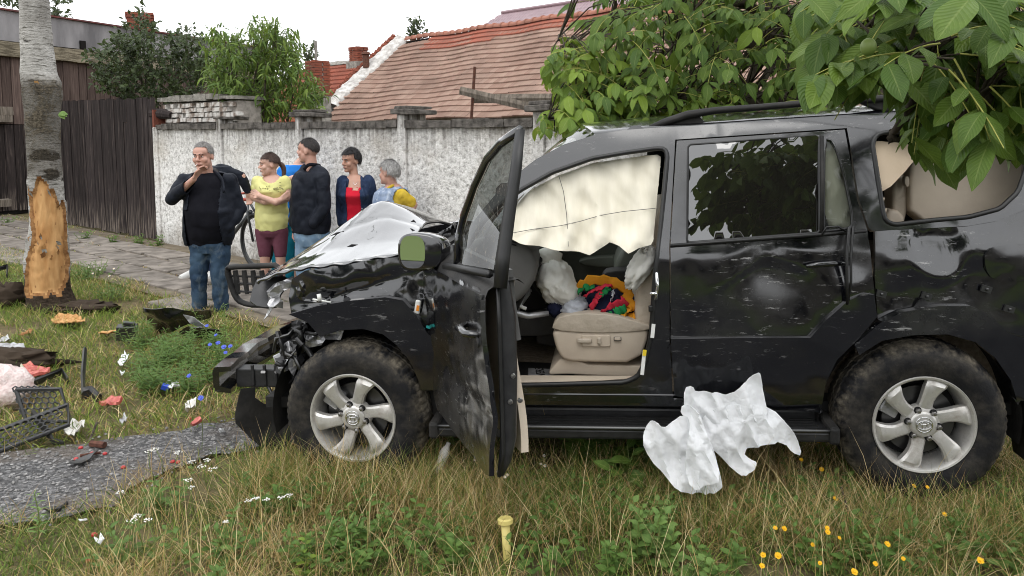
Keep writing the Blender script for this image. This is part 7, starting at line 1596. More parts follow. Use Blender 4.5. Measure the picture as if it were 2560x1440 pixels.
def skinpart(name, b, m, parent, vox=.011, it=5, wr=0.0, fq=9.0, seed=0.0, cut=None):
    me = remesh(b, vox, it, wr, fq, seed); me.name = name; me.materials.append(M_(m))
    if cut:
        bb = bmesh.new(); bb.from_mesh(me); bmesh.ops.delete(bb, geom=[f for f in bb.faces if cut(f.calc_center_median(), f.normal)], context='FACES'); bb.to_mesh(me); bb.free()
    o = put(name, me, parent)
    if cut: md = o.modifiers.new('thick', 'SOLIDIFY'); md.thickness = .008; md.offset = 0
    return o
def torso(b, rings, Y, grow=0.0, yaw=0.0):
    """rings: (u, v, half width px, half depth m, dy)"""
    rg = []; c, s_ = math.cos(yaw), math.sin(yaw)
    for u, v, hw, hd_, dy in rings:
        p = at(u, v, Y + dy); w = hw * Y / FPX + grow; d_ = hd_ + grow; rg.append([p + Vector(((math.cos(a) * w * c - math.sin(a) * d_ * s_), math.cos(a) * w * s_ + math.sin(a) * d_ * c, 0)) for a in [2 * math.pi * k / 24 for k in range(24)]])
    b.loft(rg)
class Head:
    def __init__(s, c, yaw, pitch=0.0, roll=0.0, k=1.0): s.c = Vector(c); s.M = Matrix.Rotation(yaw, 3, 'Z') @ Matrix.Rotation(roll, 3, 'Y') @ Matrix.Rotation(pitch, 3, 'X'); s.k = k
    def p(s, x, y, z): return s.c + s.M @ (Vector((x, y, z)) * s.k)
    def ball(s, b, c, r, n=20, m=14): b.ball(s.p(*c), [q * s.k for q in r], n, m, s.M)
    def flesh(s, b, neck=None, heavy=0.0):
        s.ball(b, (0, .012, .030), (.075, .095, .092)); s.ball(b, (0, -.020, -.045), (.058 + heavy, .066, .070)); s.ball(b, (0, -.066, -.092), (.026 + heavy, .022, .020)); s.ball(b, (0, -.045, .045), (.064, .046, .05)); s.ball(b, (.034, -.058, -.022), (.028 + heavy * .5, .026, .030)); s.ball(b, (-.034, -.058, -.022), (.028 + heavy * .5, .026, .030))
        cap(b, s.p(0, -.084, .016), s.p(0, -.108, -.020), .009 * s.k, .0125 * s.k); s.ball(b, (.011, -.096, -.024), (.009, .010, .008)); s.ball(b, (-.011, -.096, -.024), (.009, .010, .008)); cap(b, s.p(-.03, -.086, .028), s.p(.03, -.086, .028), .010 * s.k, .010 * s.k); s.ball(b, (0, -.082, -.056), (.024, .014, .014))
        for sg in (-1, 1): s.ball(b, (sg * .078, .014, -.004), (.009, .020, .031))
        if neck: cap(b, s.p(0, .018, -.05), neck[0], (.052 + heavy * .5) * s.k, neck[1])
    def face(s, parent, brow='hair_dark', lipm='lip'):
        for sg in (-1, 1):
            b = MB(); s.ball(b, (sg * .031, -.0795, .010), (.011, .0065, .0038), 12, 8); e = b.build('eye', 'eye_white', parent, smooth=True); b = MB(); s.ball(b, (sg * .031, -.0842, .0102), (.0048, .003, .0038), 10, 8); b.build('iris', 'eye_dark', e, smooth=True)
            b = MB(); b.tube([s.p(sg * .012, -.0945, .028), s.p(sg * .030, -.0925, .033), s.p(sg * .048, -.080, .027)], [.0035 * s.k, .0042 * s.k, .002 * s.k], 6); b.build('eyebrow', brow, parent, smooth=True)
        b = MB(); s.ball(b, (0, -.0920, -.0535), (.019, .0055, .0040), 12, 6); s.ball(b, (0, -.0915, -.0605), (.017, .0055, .0045), 12, 6); b.build('lips', lipm, parent, smooth=True)
    def hair(s, name, m, parent, mask, thick=.012, rough=.006, seed=0.0):
        n, mm = 48, 32; vs_, fs = [], []
        for j in range(mm + 1):
            t = -math.pi / 2 + math.pi * j / mm
            for k in range(n):
                a = 2 * math.pi * k / n; d = Vector((math.cos(t) * math.cos(a), math.cos(t) * math.sin(a), math.sin(t))); q = Vector((d.x * .077, .012 + d.y * .097, .028 + d.z * .096)); h = thick + rough * (noise.noise(d * 7 + Vector((seed, 0, 0))) + .8 * noise.noise(d * 18 + Vector((seed, 3, 0)))); vs_.append(s.p(*(q + d * h)))
        for j in range(mm):
            for k in range(n):
                a = 2 * math.pi * (k + .5) / n; t = -math.pi / 2 + math.pi * (j + .5) / mm; d = Vector((math.cos(t) * math.cos(a), math.cos(t) * math.sin(a), math.sin(t)))
                if mask(d): fs.append((j * n + k, j * n + (k + 1) % n, (j + 1) * n + (k + 1) % n, (j + 1) * n + k))
        b = MB(); b.add(vs_, fs); o = b.build(name, m, parent, True); md = o.modifiers.new('thick', 'SOLIDIFY'); md.thickness = .012 * s.k; md.offset = -1
        r_ = random.Random(int(seed * 10) + 3); st_ = MB()
        for f in fs:
            for _ in range(3):
                q = Vector(vs_[f[0]]).lerp(Vector(vs_[f[2]]), r_.random()).lerp(Vector(vs_[f[1]]).lerp(Vector(vs_[f[3]]), r_.random()), .5); n_ = (q - s.p(0, .012, .028)).normalized(); d_ = s.M @ Vector((0, .25, -.9)) + rv(r_, .55); d_ = d_ - n_ * d_.dot(n_); d_ = (d_.normalized() + n_ * r_.uniform(-.05, .40)).normalized(); L = r_.uniform(.018, .018 + thick * 2.2) * s.k; sd = d_.cross(n_) * .0016; st_.add([q - sd, q + sd, q + d_ * L], [(0, 1, 2)])
        h_ = st_.build('strands', m, o if False else parent, fix=False); h_['kind'] = 'stuff'; return o
def hand(b, wrist, tip, nrm, curl=.4, k=1.0, spread=.12, thumb=1):
    """palm, four unequal bent fingers and a thumb off the side of the palm"""
    w, t = Vector(wrist), Vector(tip); d = (t - w).normalized(); n = Vector(nrm); n = (n - d * n.dot(d)).normalized(); s_ = d.cross(n)
    pl = .085 * k; pc = w + d * pl
    for f in (-.9, -.3, .3, .9): cap(b, w + s_ * f * .018 * k, pc + s_ * f * .032 * k, .014 * k, .0125 * k, 8)
    for i, (off, L) in enumerate(((-1.05, .066), (-.36, .078), (.34, .073), (1.0, .056))):
        p0 = pc + s_ * off * .031 * k; dd = (d + s_ * off * spread).normalized(); a = curl
        for seg, r0, r1 in ((.44, .0095, .009), (.32, .009, .008), (.24, .008, .0068)): p1 = p0 + (dd * math.cos(a) + n * math.sin(a)) * L * seg * k; cap(b, p0, p1, r0 * k, r1 * k, 8); p0 = p1; a += curl * .9
    p0 = w + d * .03 * k - s_ * thumb * .026 * k; p1 = p0 + (d * .7 - s_ * thumb * .75 + n * .3).normalized() * .042 * k; p2 = p1 + (d * .95 - s_ * thumb * .15 + n * .45).normalized() * .034 * k; chain(b, [p0, p1, p2], [.013 * k, .011 * k, .009 * k], 8)
def legs(b, hip, knee, ank, Y, r=(.095, .062, .048), grow=0.0):
    for h, k, a in zip(hip, knee, ank): chain(b, [at(h[0], h[1], Y + h[2]), at(k[0], k[1], Y + k[2]), at(a[0], a[1], Y + a[2])], [q + grow for q in r], 16)
def shoe(p, yaw, m, parent, L=.27):
    M = Matrix.Rotation(yaw, 3, 'Z'); b = MB(); rg = []
    for y, w, h in ((.09, .028, .055), (.07, .040, .075), (.0, .042, .085), (-.08, .044, .062), (-.14, .045, .045), (-.175, .030, .030)): rg.append([Vector(p) + M @ Vector((x * w, y * L / .27, z * h)) for x, z in ((-1, 0), (-1.02, .35), (-.8, .8), (-.3, 1), (.3, 1), (.8, .8), (1.02, .35), (1, 0))])
    b.loft(rg); o = b.build('shoe', m, parent, True); sharp(o.data, 50)
def inset(hip): return hip
# ---- man smoking ---------------------------------------------------------------
Y = 7.72
pm = empty('person', gnd(525, 785), 'man in open dark jacket and blue jeans smoking a cigarette', 'person')
tr_ = [(520, 612, 50, .125, 0), (521, 590, 56, .15, -.02), (522, 560, 61, .175, -.04), (523, 525, 61, .18, -.05), (522, 490, 58, .155, -.03), (520, 462, 55, .13, -.01), (518, 444, 46, .11, 0), (516, 432, 26, .08, .01)]
jr = dict(sl=at(462, 452, Y), el=at(430, 497, Y - .12), wl=at(484, 448, Y - .26), sr=at(574, 450, Y), er=at(598, 525, Y + .04), wr=at(566, 572, Y - .10))
hd_ = Head(at(508, 392, Y - .04), R(-6), R(4), R(-2), 1.15)
b = MB(); hd_.flesh(b, (at(517, 440, Y + .01), .066), .010); torso(b, [(u, v, hw - 6, d - .03, dy) for u, v, hw, d, dy in tr_], Y); chain(b, [jr['sl'], jr['el'], jr['wl']], [.05, .04, .03]); chain(b, [jr['sr'], jr['er'], jr['wr']], [.05, .04, .03]); legs(b, [(502, 615, 0), (549, 615, 0)], [(498, 692, 0), (549, 692, 0)], [(500, 775, .02), (553, 775, .02)], Y, (.07, .045, .035))
hand(b, at(486, 445, Y - .27), at(511, 410, Y - .235), (.35, -.1, -.2), .35, 1.08, .10, 1); hand(b, at(563, 574, Y - .11), at(553, 594, Y - .09), (-.2, .3, 0), .3, 1.0, .05, -1)
skinpart('body', b, 'skin_ruddy', pm, .0062, 4); hd_.face(pm, 'hair_dark')
hd_.hair('hair', 'hair_grey', pm, lambda d: (d.z > .30 and d.y < -.2 and d.z > .62) or (d.y >= -.2 and d.z > -.05 - .35 * d.y) or (abs(d.x) > .6 and d.z > .1 and d.y > -.45), .004, .004)
b = MB(); p0 = hd_.p(-.008, -.100, -.056); b.tube([p0, p0 + Vector((-.004, -.05, -.012))], .0042, 8); ck = b.build('cigarette', 'cig_paper', None, True); tag(ck, 'white cigarette between the fingers of the man in the open jacket', 'cigarette')
b = MB(); torso(b, tr_, Y, .0); skinpart('tshirt', b, 'tee_black', pm, .012, 3, .011, 6, 1.0)
b = MB(); torso(b, [(u, v, hw + 3 + (6 if v > 560 else 0), d + .010, dy) for u, v, hw, d, dy in tr_], Y); cap(b, at(500, 440, Y + .03), at(472, 450, Y), .048, .066); cap(b, at(536, 438, Y + .03), at(566, 449, Y), .048, .066); chain(b, [jr['sl'], jr['el'], jr['wl'].lerp(jr['el'], .18)], [.072, .066, .052]); chain(b, [jr['sr'], jr['er'], jr['wr'].lerp(jr['er'], .12)], [.076, .068, .054])
xl, xr = lambda z: at(487, 500, Y).x - .05 * (z < 1.05), lambda z: at(556, 500, Y).x + .03
skinpart('jacket', b, 'jacket_navy', pm, .012, 4, .013, 7, 2.0, cut=lambda c, n: (c.y < Y - .02 and xl(c.z) < c.x < xr(c.z) and n.y < .25) or (c.z > at(500, 432, Y).z and n.z > .3 and abs(c.x - at(517, 0, Y).x) < .07))
b = MB(); q = [at(488, 448, Y - .10), at(500, 432, Y - .02), at(520, 428, Y + .10), at(540, 432, Y - .02), at(556, 452, Y - .12), at(560, 480, Y - .18)]; b.tube([cr_(q, i / 14) for i in range(15)], .022, 8, flat=.5); b.build('collar', 'jacket_navy', pm, True)
b = MB(); legs(b, [(502, 612, 0), (550, 612, 0)], [(497, 690, -.02), (549, 690, -.02)], [(499, 772, .02), (554, 772, .02)], Y, (.112, .082, .074)); torso(b, [(521, 585, 50, .13, 0), (524, 612, 54, .13, 0), (526, 632, 46, .11, 0)], Y); skinpart('jeans', b, 'jeans_blue', pm, .011, 3, .013, 9, 3.0)
shoe(at(500, 786, Y), R(-8), 'shoe_black', pm); shoe(at(556, 788, Y), R(12), 'shoe_black', pm)
# ---- man bending behind, arm to the bicycle --------------------------------------
Y = 8.75
pb = empty('person', gnd(522, 690), 'stooping person behind the smoking man reaching an arm to the bicycle', 'person')
b = MB(); hb = Head(at(530, 450, Y - .1), R(40), R(30), 0, .95); hb.flesh(b, (at(535, 470, Y), .05)); chain(b, [at(562, 425, Y), at(605, 440, Y), at(622, 488, Y + .05)], [.045, .04, .03]); torso(b, [(518, 600, 26, .09, .1), (525, 560, 30, .1, .1), (535, 500, 34, .1, 0), (545, 445, 30, .09, 0), (550, 425, 22, .08, 0)], Y); legs(b, [(505, 595, .1), (532, 595, .1)], [(500, 645, .1), (530, 645, .1)], [(487, 685, .1), (520, 685, .1)], Y, (.06, .05, .035)); hand(b, at(620, 486, Y + .05), at(624, 505, Y + .05), (0, -1, 0), .7)
skinpart('body', b, 'skin', pb, .009); hb.hair('hair', 'hair_dark', pb, lambda d: d.z > .0 and d.y > -.5)
b = MB(); torso(b, [(518, 590, 34, .13, .1), (525, 560, 36, .13, .1), (535, 500, 40, .14, 0), (548, 440, 36, .12, 0), (552, 415, 26, .09, 0)], Y); chain(b, [at(552, 424, Y), at(602, 438, Y), at(618, 478, Y + .04)], [.075, .052, .042]); skinpart('jacket', b, 'jacket_navy', pb, .013, 4, .014, 7, 5.0)
b = MB(); legs(b, [(505, 592, .1), (535, 592, .1)], [(500, 645, .1), (532, 645, .1)], [(487, 676, .1), (522, 676, .1)], Y, (.10, .075, .06)); skinpart('trousers', b, 'denim_dark', pb, .014, 4, .008)
shoe(at(483, 690, Y + .1), R(-30), 'shoe_white', pb); shoe(at(521, 690, Y + .1), R(30), 'shoe_white', pb)
# ---- woman in yellow ---------------------------------------------------------------
Y = 8.85
py_ = empty('person', gnd(680, 725), 'woman with ponytail in pale yellow T-shirt and plum shorts, arms crossed', 'person')
tr_ = [(679, 575, 36, .13, 0), (679, 550, 40, .145, 0), (679, 525, 39, .135, 0), (679, 500, 37, .12, 0), (679, 478, 39, .14, -.03), (679, 460, 40, .12, -.01), (679, 446, 32, .095, 0), (679, 436, 17, .07, .01)]
hy = Head(at(673, 413, Y - .02), R(-62), R(2), R(-3), 1.08)
b = MB(); hy.flesh(b, (at(681, 440, Y), .05)); torso(b, [(u, v, hw - 3, d - .015, dy) for u, v, hw, d, dy in tr_], Y); s1, s2 = at(644, 452, Y), at(714, 452, Y)
chain(b, [s1, at(634, 492, Y - .04), at(662, 504, Y - .20), at(704, 500, Y - .20)], [.055, .048, .040, .030]); chain(b, [s2, at(720, 494, Y - .04), at(690, 506, Y - .24), at(648, 490, Y - .22)], [.055, .048, .040, .030]); hand(b, at(654, 492, Y - .225), at(640, 484, Y - .20), (.1, -1, .3), .25, .9); hand(b, at(702, 498, Y - .21), at(716, 488, Y - .18), (-.2, .8, 0), .3, .9)
legs(b, [(660, 580, 0), (698, 580, 0)], [(662, 640, -.02), (701, 640, -.02)], [(664, 712, .02), (704, 712, .02)], Y, (.085, .058, .042)); skinpart('body', b, 'skin', py_, .0075, 4); hy.face(py_, 'hair_brown')
hy.hair('hair', 'hair_brown', py_, lambda d: (d.y < -.25 and d.z > .42) or (d.y >= -.25 and d.z > .02 - .25 * d.y and not (abs(d.x) > .8 and d.z < .1 and d.y < .15)), .010, .003)
b = MB(); q = [hy.p(0, .10, .02), hy.p(.0, .135, -.01), hy.p(.0, .15, -.07), hy.p(.0, .14, -.13), hy.p(.0, .15, -.16)]; b.tube([cr_(q, i / 12) for i in range(13)], [.018, .024, .028, .030, .030, .028, .027, .025, .022, .02, .016, .012, .006], 10); b.build('ponytail', 'hair_brown', py_, True)
b = MB(); torso(b, tr_[:-1], Y, .006); torso(b, [(679, 452, 38, .105, 0), (679, 442, 26, .085, 0)], Y, .004); cap(b, s1, s1.lerp(at(634, 492, Y - .04), .42), .062, .060); cap(b, s2, s2.lerp(at(720, 494, Y - .04), .42), .062, .060)
skinpart('tshirt', b, 'tee_yellow', py_, .011, 3, .013, 7, 3.0, cut=lambda c, n: ((c - at(678, 441, Y - .06)).length < .098))
b = MB()
for k in range(46): b.ball(at(rp.choice((664, 697)) + rp.gauss(0, 7), 472 + rp.gauss(0, 4), Y - .165), (rp.uniform(.006, .013), .005, rp.uniform(.004, .008)), 6, 4)
mat('print_olive', (0.36, 0.35, 0.16), .8); b.build('shirt_print', 'print_olive', py_, True)['kind'] = 'stuff'
b = MB(); legs(b, [(660, 578, 0), (698, 578, 0)], [(662, 628, -.015), (701, 628, -.015)], [(662, 634, -.015), (701, 634, -.015)], Y, (.105, .076, .072)); torso(b, [(679, 558, 37, .13, 0), (679, 580, 39, .135, 0), (679, 592, 32, .11, 0)], Y); skinpart('shorts', b, 'shorts_plum', py_, .011, 4, .003)
shoe(at(664, 724, Y), R(-10), 'shoe_black', py_, .24); shoe(at(706, 724, Y), R(10), 'shoe_black', py_, .24)
# ---- man in dark jacket, turned away ------------------------------------------------
Y = 8.6
p2_ = empty('person', gnd(785, 735), 'man in black jacket and light jeans looking away, keys in hand', 'person')
tr_ = [(778, 582, 44, .15, 0), (778, 560, 48, .16, 0), (776, 520, 48, .165, 0), (776, 480, 47, .155, 0), (778, 450, 46, .14, 0), (780, 430, 38, .12, 0), (778, 414, 22, .085, 0)]
h2 = Head(at(771, 378, Y), R(-104), R(0), R(0), 1.17)
b = MB(); h2.flesh(b, (at(780, 420, Y), .066), .006); torso(b, [(u, v, hw - 7, d - .03, dy) for u, v, hw, d, dy in tr_], Y); chain(b, [at(748, 445, Y + .08), at(735, 520, Y + .06), at(736, 575, Y)], [.05, .04, .03]); chain(b, [at(806, 445, Y - .12), at(810, 520, Y - .16), at(788, 548, Y - .19)], [.05, .04, .03]); hand(b, at(736, 574, Y), at(732, 606, Y - .01), (1, 0, 0), .75, 1.05)
legs(b, [(760, 600, 0), (802, 600, 0)], [(758, 665, 0), (806, 665, 0)], [(760, 725, 0), (808, 725, 0)], Y, (.07, .05, .04)); skinpart('body', b, 'skin_ruddy', p2_, .008, 4); h2.face(p2_, 'hair_dark')
h2.hair('hair', 'hair_dark', p2_, lambda d: (d.y < -.2 and d.z > .5) or (d.y >= -.2 and d.z > .15 - .62 * d.y and not (abs(d.x) > .75 and d.z < .12 and d.y < .3)), .003, .003)
b = MB(); torso(b, tr_[:-1], Y, .010); cap(b, at(764, 428, Y), at(756, 442, Y + .07), .075, .085); cap(b, at(790, 428, Y - .03), at(803, 444, Y - .10), .08, .09); chain(b, [at(750, 445, Y + .08), at(738, 515, Y + .06), at(737, 560, Y)], [.085, .072, .06]); chain(b, [at(806, 445, Y - .12), at(812, 518, Y - .17), at(784, 556, Y - .20)], [.080, .070, .060]); skinpart('jacket', b, 'jacket_navy', p2_, .012, 4, .013, 7, 8.0)
b = MB(); q = [at(760, 424, Y - .10), at(772, 412, Y - .11), at(792, 412, Y - .05), at(800, 414, Y + .06)]; b.tube([cr_(q, i / 10) for i in range(11)], .020, 8, flat=.6); b.build('collar', 'tee_black', p2_, True)
b = MB(); legs(b, [(760, 596, 0), (803, 596, 0)], [(758, 665, 0), (806, 665, 0)], [(760, 722, 0), (808, 722, 0)], Y, (.108, .082, .07)); torso(b, [(778, 568, 44, .145, 0), (780, 595, 46, .145, 0), (780, 615, 38, .12, 0)], Y); skinpart('jeans', b, 'jeans_light', p2_, .012, 4, .008, 8, 4.0)
shoe(at(758, 738, Y), R(-80), 'shoe_black', p2_); shoe(at(808, 738, Y), R(-70), 'shoe_black', p2_)
b = MB(); b.box(at(740, 616, Y - .02), (.035, .012, .06), rot=(0, .3, 0)); kk = b.build('car_keys', 'black_plastic', None, bevel=.006); tag(kk, 'black car key fob dangling from the turned man hand', 'keys')
b = MB(); b.tube([at(734, 602, Y), at(738, 606, Y - .02), at(740, 610, Y - .02)], .004, 6); b.build('key_ring', 'chrome', kk)
# ---- person in blue behind ---------------------------------------------------------
Y = 9.45
pu = empty('person', gnd(722, 708), 'person in bright blue top and teal trousers half hidden behind others', 'person')
hu = Head(at(765, 376, Y), R(-60), 0, 0, 1.02); tr_ = [(726, 560, 34, .13, 0), (728, 520, 36, .13, 0), (732, 470, 38, .13, 0), (736, 430, 38, .12, 0), (742, 412, 26, .09, 0)]
b = MB(); hu.flesh(b, (at(744, 412, Y), .055)); torso(b, [(u, v, hw - 4, d - .02, dy) for u, v, hw, d, dy in tr_], Y); chain(b, [at(706, 432, Y), at(706, 470, Y - .08), at(725, 448, Y - .22), at(748, 440, Y - .24)], [.05, .045, .04, .034]); chain(b, [at(768, 432, Y), at(772, 470, Y - .06), at(745, 456, Y - .2)], [.05, .045, .035]); legs(b, [(704, 565, 0), (742, 565, 0)], [(702, 630, 0), (740, 630, 0)], [(700, 695, 0), (738, 695, 0)], Y, (.07, .05, .04)); skinpart('body', b, 'skin', pu, .009); hu.hair('hair', 'hair_dark', pu, lambda d: (d.y < -.2 and d.z > .4) or (d.y >= -.2 and d.z > -.2)); hu.face(pu)
b = MB(); torso(b, tr_, Y, .004); cap(b, at(708, 430, Y), at(705, 456, Y - .05), .078, .07); cap(b, at(766, 430, Y), at(771, 456, Y - .04), .078, .07); skinpart('top', b, 'tee_blue', pu, .012, 4, .007, 8, 6.0)
b = MB(); legs(b, [(704, 562, 0), (742, 562, 0)], [(698, 630, 0), (730, 630, 0)], [(694, 690, 0), (724, 690, 0)], Y, (.10, .085, .075)); skinpart('trousers', b, 'trousers_teal', pu, .013, 4, .007, 8, 7.0); shoe(at(694, 708, Y), 0, 'shoe_black', pu, .25); shoe(at(724, 708, Y), 0, 'shoe_black', pu, .25)
# ---- woman in red top and denim jacket ----------------------------------------------
Y = 8.75
pr = empty('person', gnd(888, 730), 'black-haired woman in red top and open dark denim jacket', 'person')
hr = Head(at(877, 403, Y), R(-38), R(5), R(3), 1.08); tr_ = [(888, 590, 36, .125, 0), (888, 560, 37, .13, 0), (888, 535, 33, .115, 0), (888, 510, 32, .115, -.02), (887, 488, 37, .145, -.05), (888, 468, 38, .12, -.01), (888, 450, 32, .095, 0), (886, 438, 17, .065, .01)]
b = MB(); hr.flesh(b, (at(886, 445, Y), .046)); torso(b, [(u, v, hw - 3, d - .012, dy) for u, v, hw, d, dy in tr_], Y); chain(b, [at(857, 456, Y), at(852, 515, Y + .02), at(856, 565, Y - .04)], [.045, .04, .03]); chain(b, [at(922, 456, Y), at(932, 515, Y + .02), at(926, 568, Y - .06)], [.045, .04, .03]); legs(b, [(872, 600, 0), (908, 600, 0)], [(870, 665, 0), (906, 665, 0)], [(870, 722, 0), (906, 722, 0)], Y, (.07, .05, .04)); hand(b, at(926, 566, Y - .06), at(924, 592, Y - .06), (0, -1, 0), .5, .92); hand(b, at(856, 564, Y - .04), at(856, 590, Y - .04), (0, -1, 0), .5, .92)
for sx in (879, 896): b.ball(at(sx, 486, Y - .115), (.052, .05, .05), 14, 10)
skinpart('body', b, 'skin_tan', pr, .0075, 4); hr.face(pr, 'hair_black')
hr.hair('hair', 'hair_black', pr, lambda d: (d.y < -.2 and d.z > .46 + .1 * d.x) or (d.y >= -.2 and d.z > -.25 - .45 * d.y and not (abs(d.x) > .78 and d.z < -.02 and d.y < .2)), .018, .008)
b = MB(); torso(b, tr_[1:-2], Y, .008)
for sx in (879, 896): b.ball(at(sx, 487, Y - .125), (.056, .052, .052), 14, 10)
skinpart('top', b, 'top_red', pr, .010, 5, .003, 8, 1.0, cut=lambda c, n: c.z > at(0, 464, Y).z or (c.z > at(0, 474, Y).z and abs(c.x - at(886, 0, Y).x) < .035 and n.y < 0))
b = MB(); torso(b, [(u, v, hw + 3, d + .014, dy) for u, v, hw, d, dy in tr_[1:-1]], Y, .008)
for sx in (877, 898): b.ball(at(sx, 488, Y - .125), (.066, .064, .062), 14, 10)
chain(b, [at(858, 455, Y), at(852, 512, Y + .02), at(855, 556, Y - .03)], [.075, .06, .05]); chain(b, [at(921, 455, Y), at(933, 512, Y + .02), at(927, 558, Y - .05)], [.078, .064, .052])
skinpart('jacket', b, 'denim_dark', pr, .011, 4, .008, 8, 4.0, cut=lambda c, n: (n.y < .45 and at(866, 0, Y).x - .01 < c.x < at(899, 0, Y).x and c.y < Y) or (n.z > .5 and c.z > at(0, 449, Y).z and abs(c.x - at(886, 0, Y).x) < .08))
b = MB(); q = [at(866, 470, Y - .1), at(868, 452, Y - .08), at(876, 440, Y + .04), at(892, 438, Y + .06), at(904, 446, Y - .04), at(906, 468, Y - .12)]; b.tube([cr_(q, i / 14) for i in range(15)], .020, 8, flat=.5); b.build('collar', 'denim_dark', pr, True)
for v in (478, 500, 522, 543): b = MB(); b.ball(at(905, v, Y - .135), .007, 8, 6); b.build('button', 'chrome', pr, True)
b = MB(); q = [at(880, 448, Y - .055), at(884, 458, Y - .10), at(888, 462, Y - .11), at(892, 458, Y - .10), at(896, 448, Y - .05)]; b.tube([cr_(q, i / 10) for i in range(11)], .0016, 5); b.build('necklace', 'chrome', pr, True)
b = MB(); legs(b, [(872, 596, 0), (908, 596, 0)], [(870, 665, 0), (906, 665, 0)], [(870, 720, 0), (906, 720, 0)], Y, (.10, .075, .06)); torso(b, [(888, 562, 36, .125, 0), (888, 590, 38, .13, 0), (888, 610, 32, .11, 0)], Y); skinpart('jeans', b, 'denim_dark', pr, .012, 4, .006); shoe(at(870, 735, Y), 0, 'shoe_black', pr, .24); shoe(at(906, 735, Y), 0, 'shoe_black', pr, .24)
# ---- grey-haired woman, hand on hip ---------------------------------------------------
Y = 8.4
pg = empty('person', gnd(975, 758), 'grey-haired woman in mustard shirt and pale denim waistcoat, hand on hip', 'person')
hg = Head(at(972, 434, Y), R(-118), R(0), R(-4), 1.08); tr_ = [(976, 600, 40, .15, 0), (976, 560, 42, .16, 0), (976, 525, 41, .155, 0), (977, 500, 41, .145, 0), (980, 482, 40, .125, 0), (984, 470, 30, .10, 0), (984, 460, 18, .07, 0)]
el, wr_ = at(1033, 512, Y - .02), at(1012, 552, Y - .12); b = MB(); hg.flesh(b, (at(983, 468, Y), .056), .006); torso(b, [(u, v, hw - 4, d - .02, dy) for u, v, hw, d, dy in tr_], Y); chain(b, [at(1004, 490, Y - .08), el, wr_], [.055, .05, .034]); chain(b, [at(952, 492, Y + .06), at(944, 540, Y + .05), at(946, 585, Y)], [.05, .045, .034]); hand(b, wr_, at(1000, 560, Y - .12), (0, 1, 0), .3, .9); hand(b, at(946, 584, Y), at(946, 610, Y), (0, -1, 0), .5, .9)
legs(b, [(960, 610, 0), (996, 610, 0)], [(958, 680, 0), (996, 680, 0)], [(958, 748, 0), (996, 748, 0)], Y, (.08, .055, .042)); skinpart('body', b, 'skin_ruddy', pg, .008, 4); hg.face(pg, 'hair_grey')
hg.hair('hair', 'hair_silver', pg, lambda d: (d.y < -.2 and d.z > .35) or (d.y >= -.2 and d.z > -.1 - .5 * d.y and not (abs(d.x) > .8 and d.z < .05 and d.y < .2)), .018, .010, 3.0)
b = MB(); torso(b, tr_[:-1], Y, .004); cap(b, at(1002, 488, Y - .07), at(1003, 490, Y - .08).lerp(el, .72), .080, .074); cap(b, at(954, 490, Y + .06), at(946, 528, Y + .05), .075, .066); skinpart('shirt', b, 'shirt_mustard', pg, .011, 4, .009, 9, 2.0)
b = MB(); torso(b, tr_[:-1], Y, .020); cap(b, at(992, 474, Y - .02), at(962, 480, Y + .02), .062, .062); skinpart('waistcoat', b, 'denim_pale', pg, .011, 4, .008, 9, 6.0, cut=lambda c, n: (c - at(1006, 495, Y - .10)).length < .105 or (c - at(950, 495, Y + .08)).length < .09 or (n.z > .6 and c.z > at(0, 466, Y).z))
b = MB(); q = [at(962, 482, Y - .1), at(974, 468, Y - .09), at(988, 462, Y - .03), at(992, 464, Y + .06)]; b.tube([cr_(q, i / 10) for i in range(11)], .016, 8, flat=.5); b.build('collar', 'shirt_mustard', pg, True)
b = MB(); legs(b, [(960, 605, 0), (996, 605, 0)], [(958, 680, 0), (996, 680, 0)], [(958, 742, 0), (996, 742, 0)], Y, (.115, .085, .07)); torso(b, [(978, 590, 41, .15, 0), (978, 615, 40, .14, 0)], Y); skinpart('trousers', b, 'denim_dark', pg, .013, 4, .006); shoe(at(958, 760, Y), R(-90), 'shoe_black', pg, .24); shoe(at(996, 760, Y), R(-90), 'shoe_black', pg, .24)
# ================================================================== bicycle behind the woman in yellow
mat('bike_paint', (0.10, 0.105, 0.11), .35, .6); mat('bike_red', (0.42, 0.06, 0.03), .4)
bkY = 9.35; bk = empty('bicycle', gnd(590, 690), 'dark mountain bicycle leaning by the wall behind the woman in yellow', 'bicycle')
fw, rw_ = at(642, 603, bkY), at(528, 612, bkY + .68); ax = (rw_ - fw); ax.z = 0; ax.normalize(); nn = Vector((-ax.y, ax.x, 0))
for c in (fw, rw_):
    w = bpy.data.objects.new('wheel', None); col.objects.link(w); w.parent = bk; w.matrix_parent_inverse = Matrix.Translation(-Vector(bk.location))
    ring = lambda r: [c + ax * math.cos(a) * r + Vector((0, 0, 1)) * math.sin(a) * r for a in np.linspace(0, 2 * math.pi, 37)]
    def sub(b, n, m):
        o = b.build(n, m, None, True); o.parent = w; o.matrix_parent_inverse = Matrix.Identity(4); return o
    b = MB(); b.tube(ring(.325), .026, 8, caps=False); sub(b, 'tyre', 'rubber_seal'); b = MB(); b.tube(ring(.296), .010, 6, caps=False); sub(b, 'rim', 'steel_dark')
    b = MB()
    for k in range(16): a = k * math.pi / 8; b.tube([c + nn * .02 * (1 if k % 2 else -1), c + ax * math.cos(a) * .295 + Vector((0, 0, math.sin(a) * .295))], .0016, 4)
    o = sub(b, 'spokes', 'bolt_steel'); o['kind'] = 'stuff'
def bt_(n, pts, r, m):
    b = MB(); b.tube(pts, r, 8); b.build(n, m, bk, True)
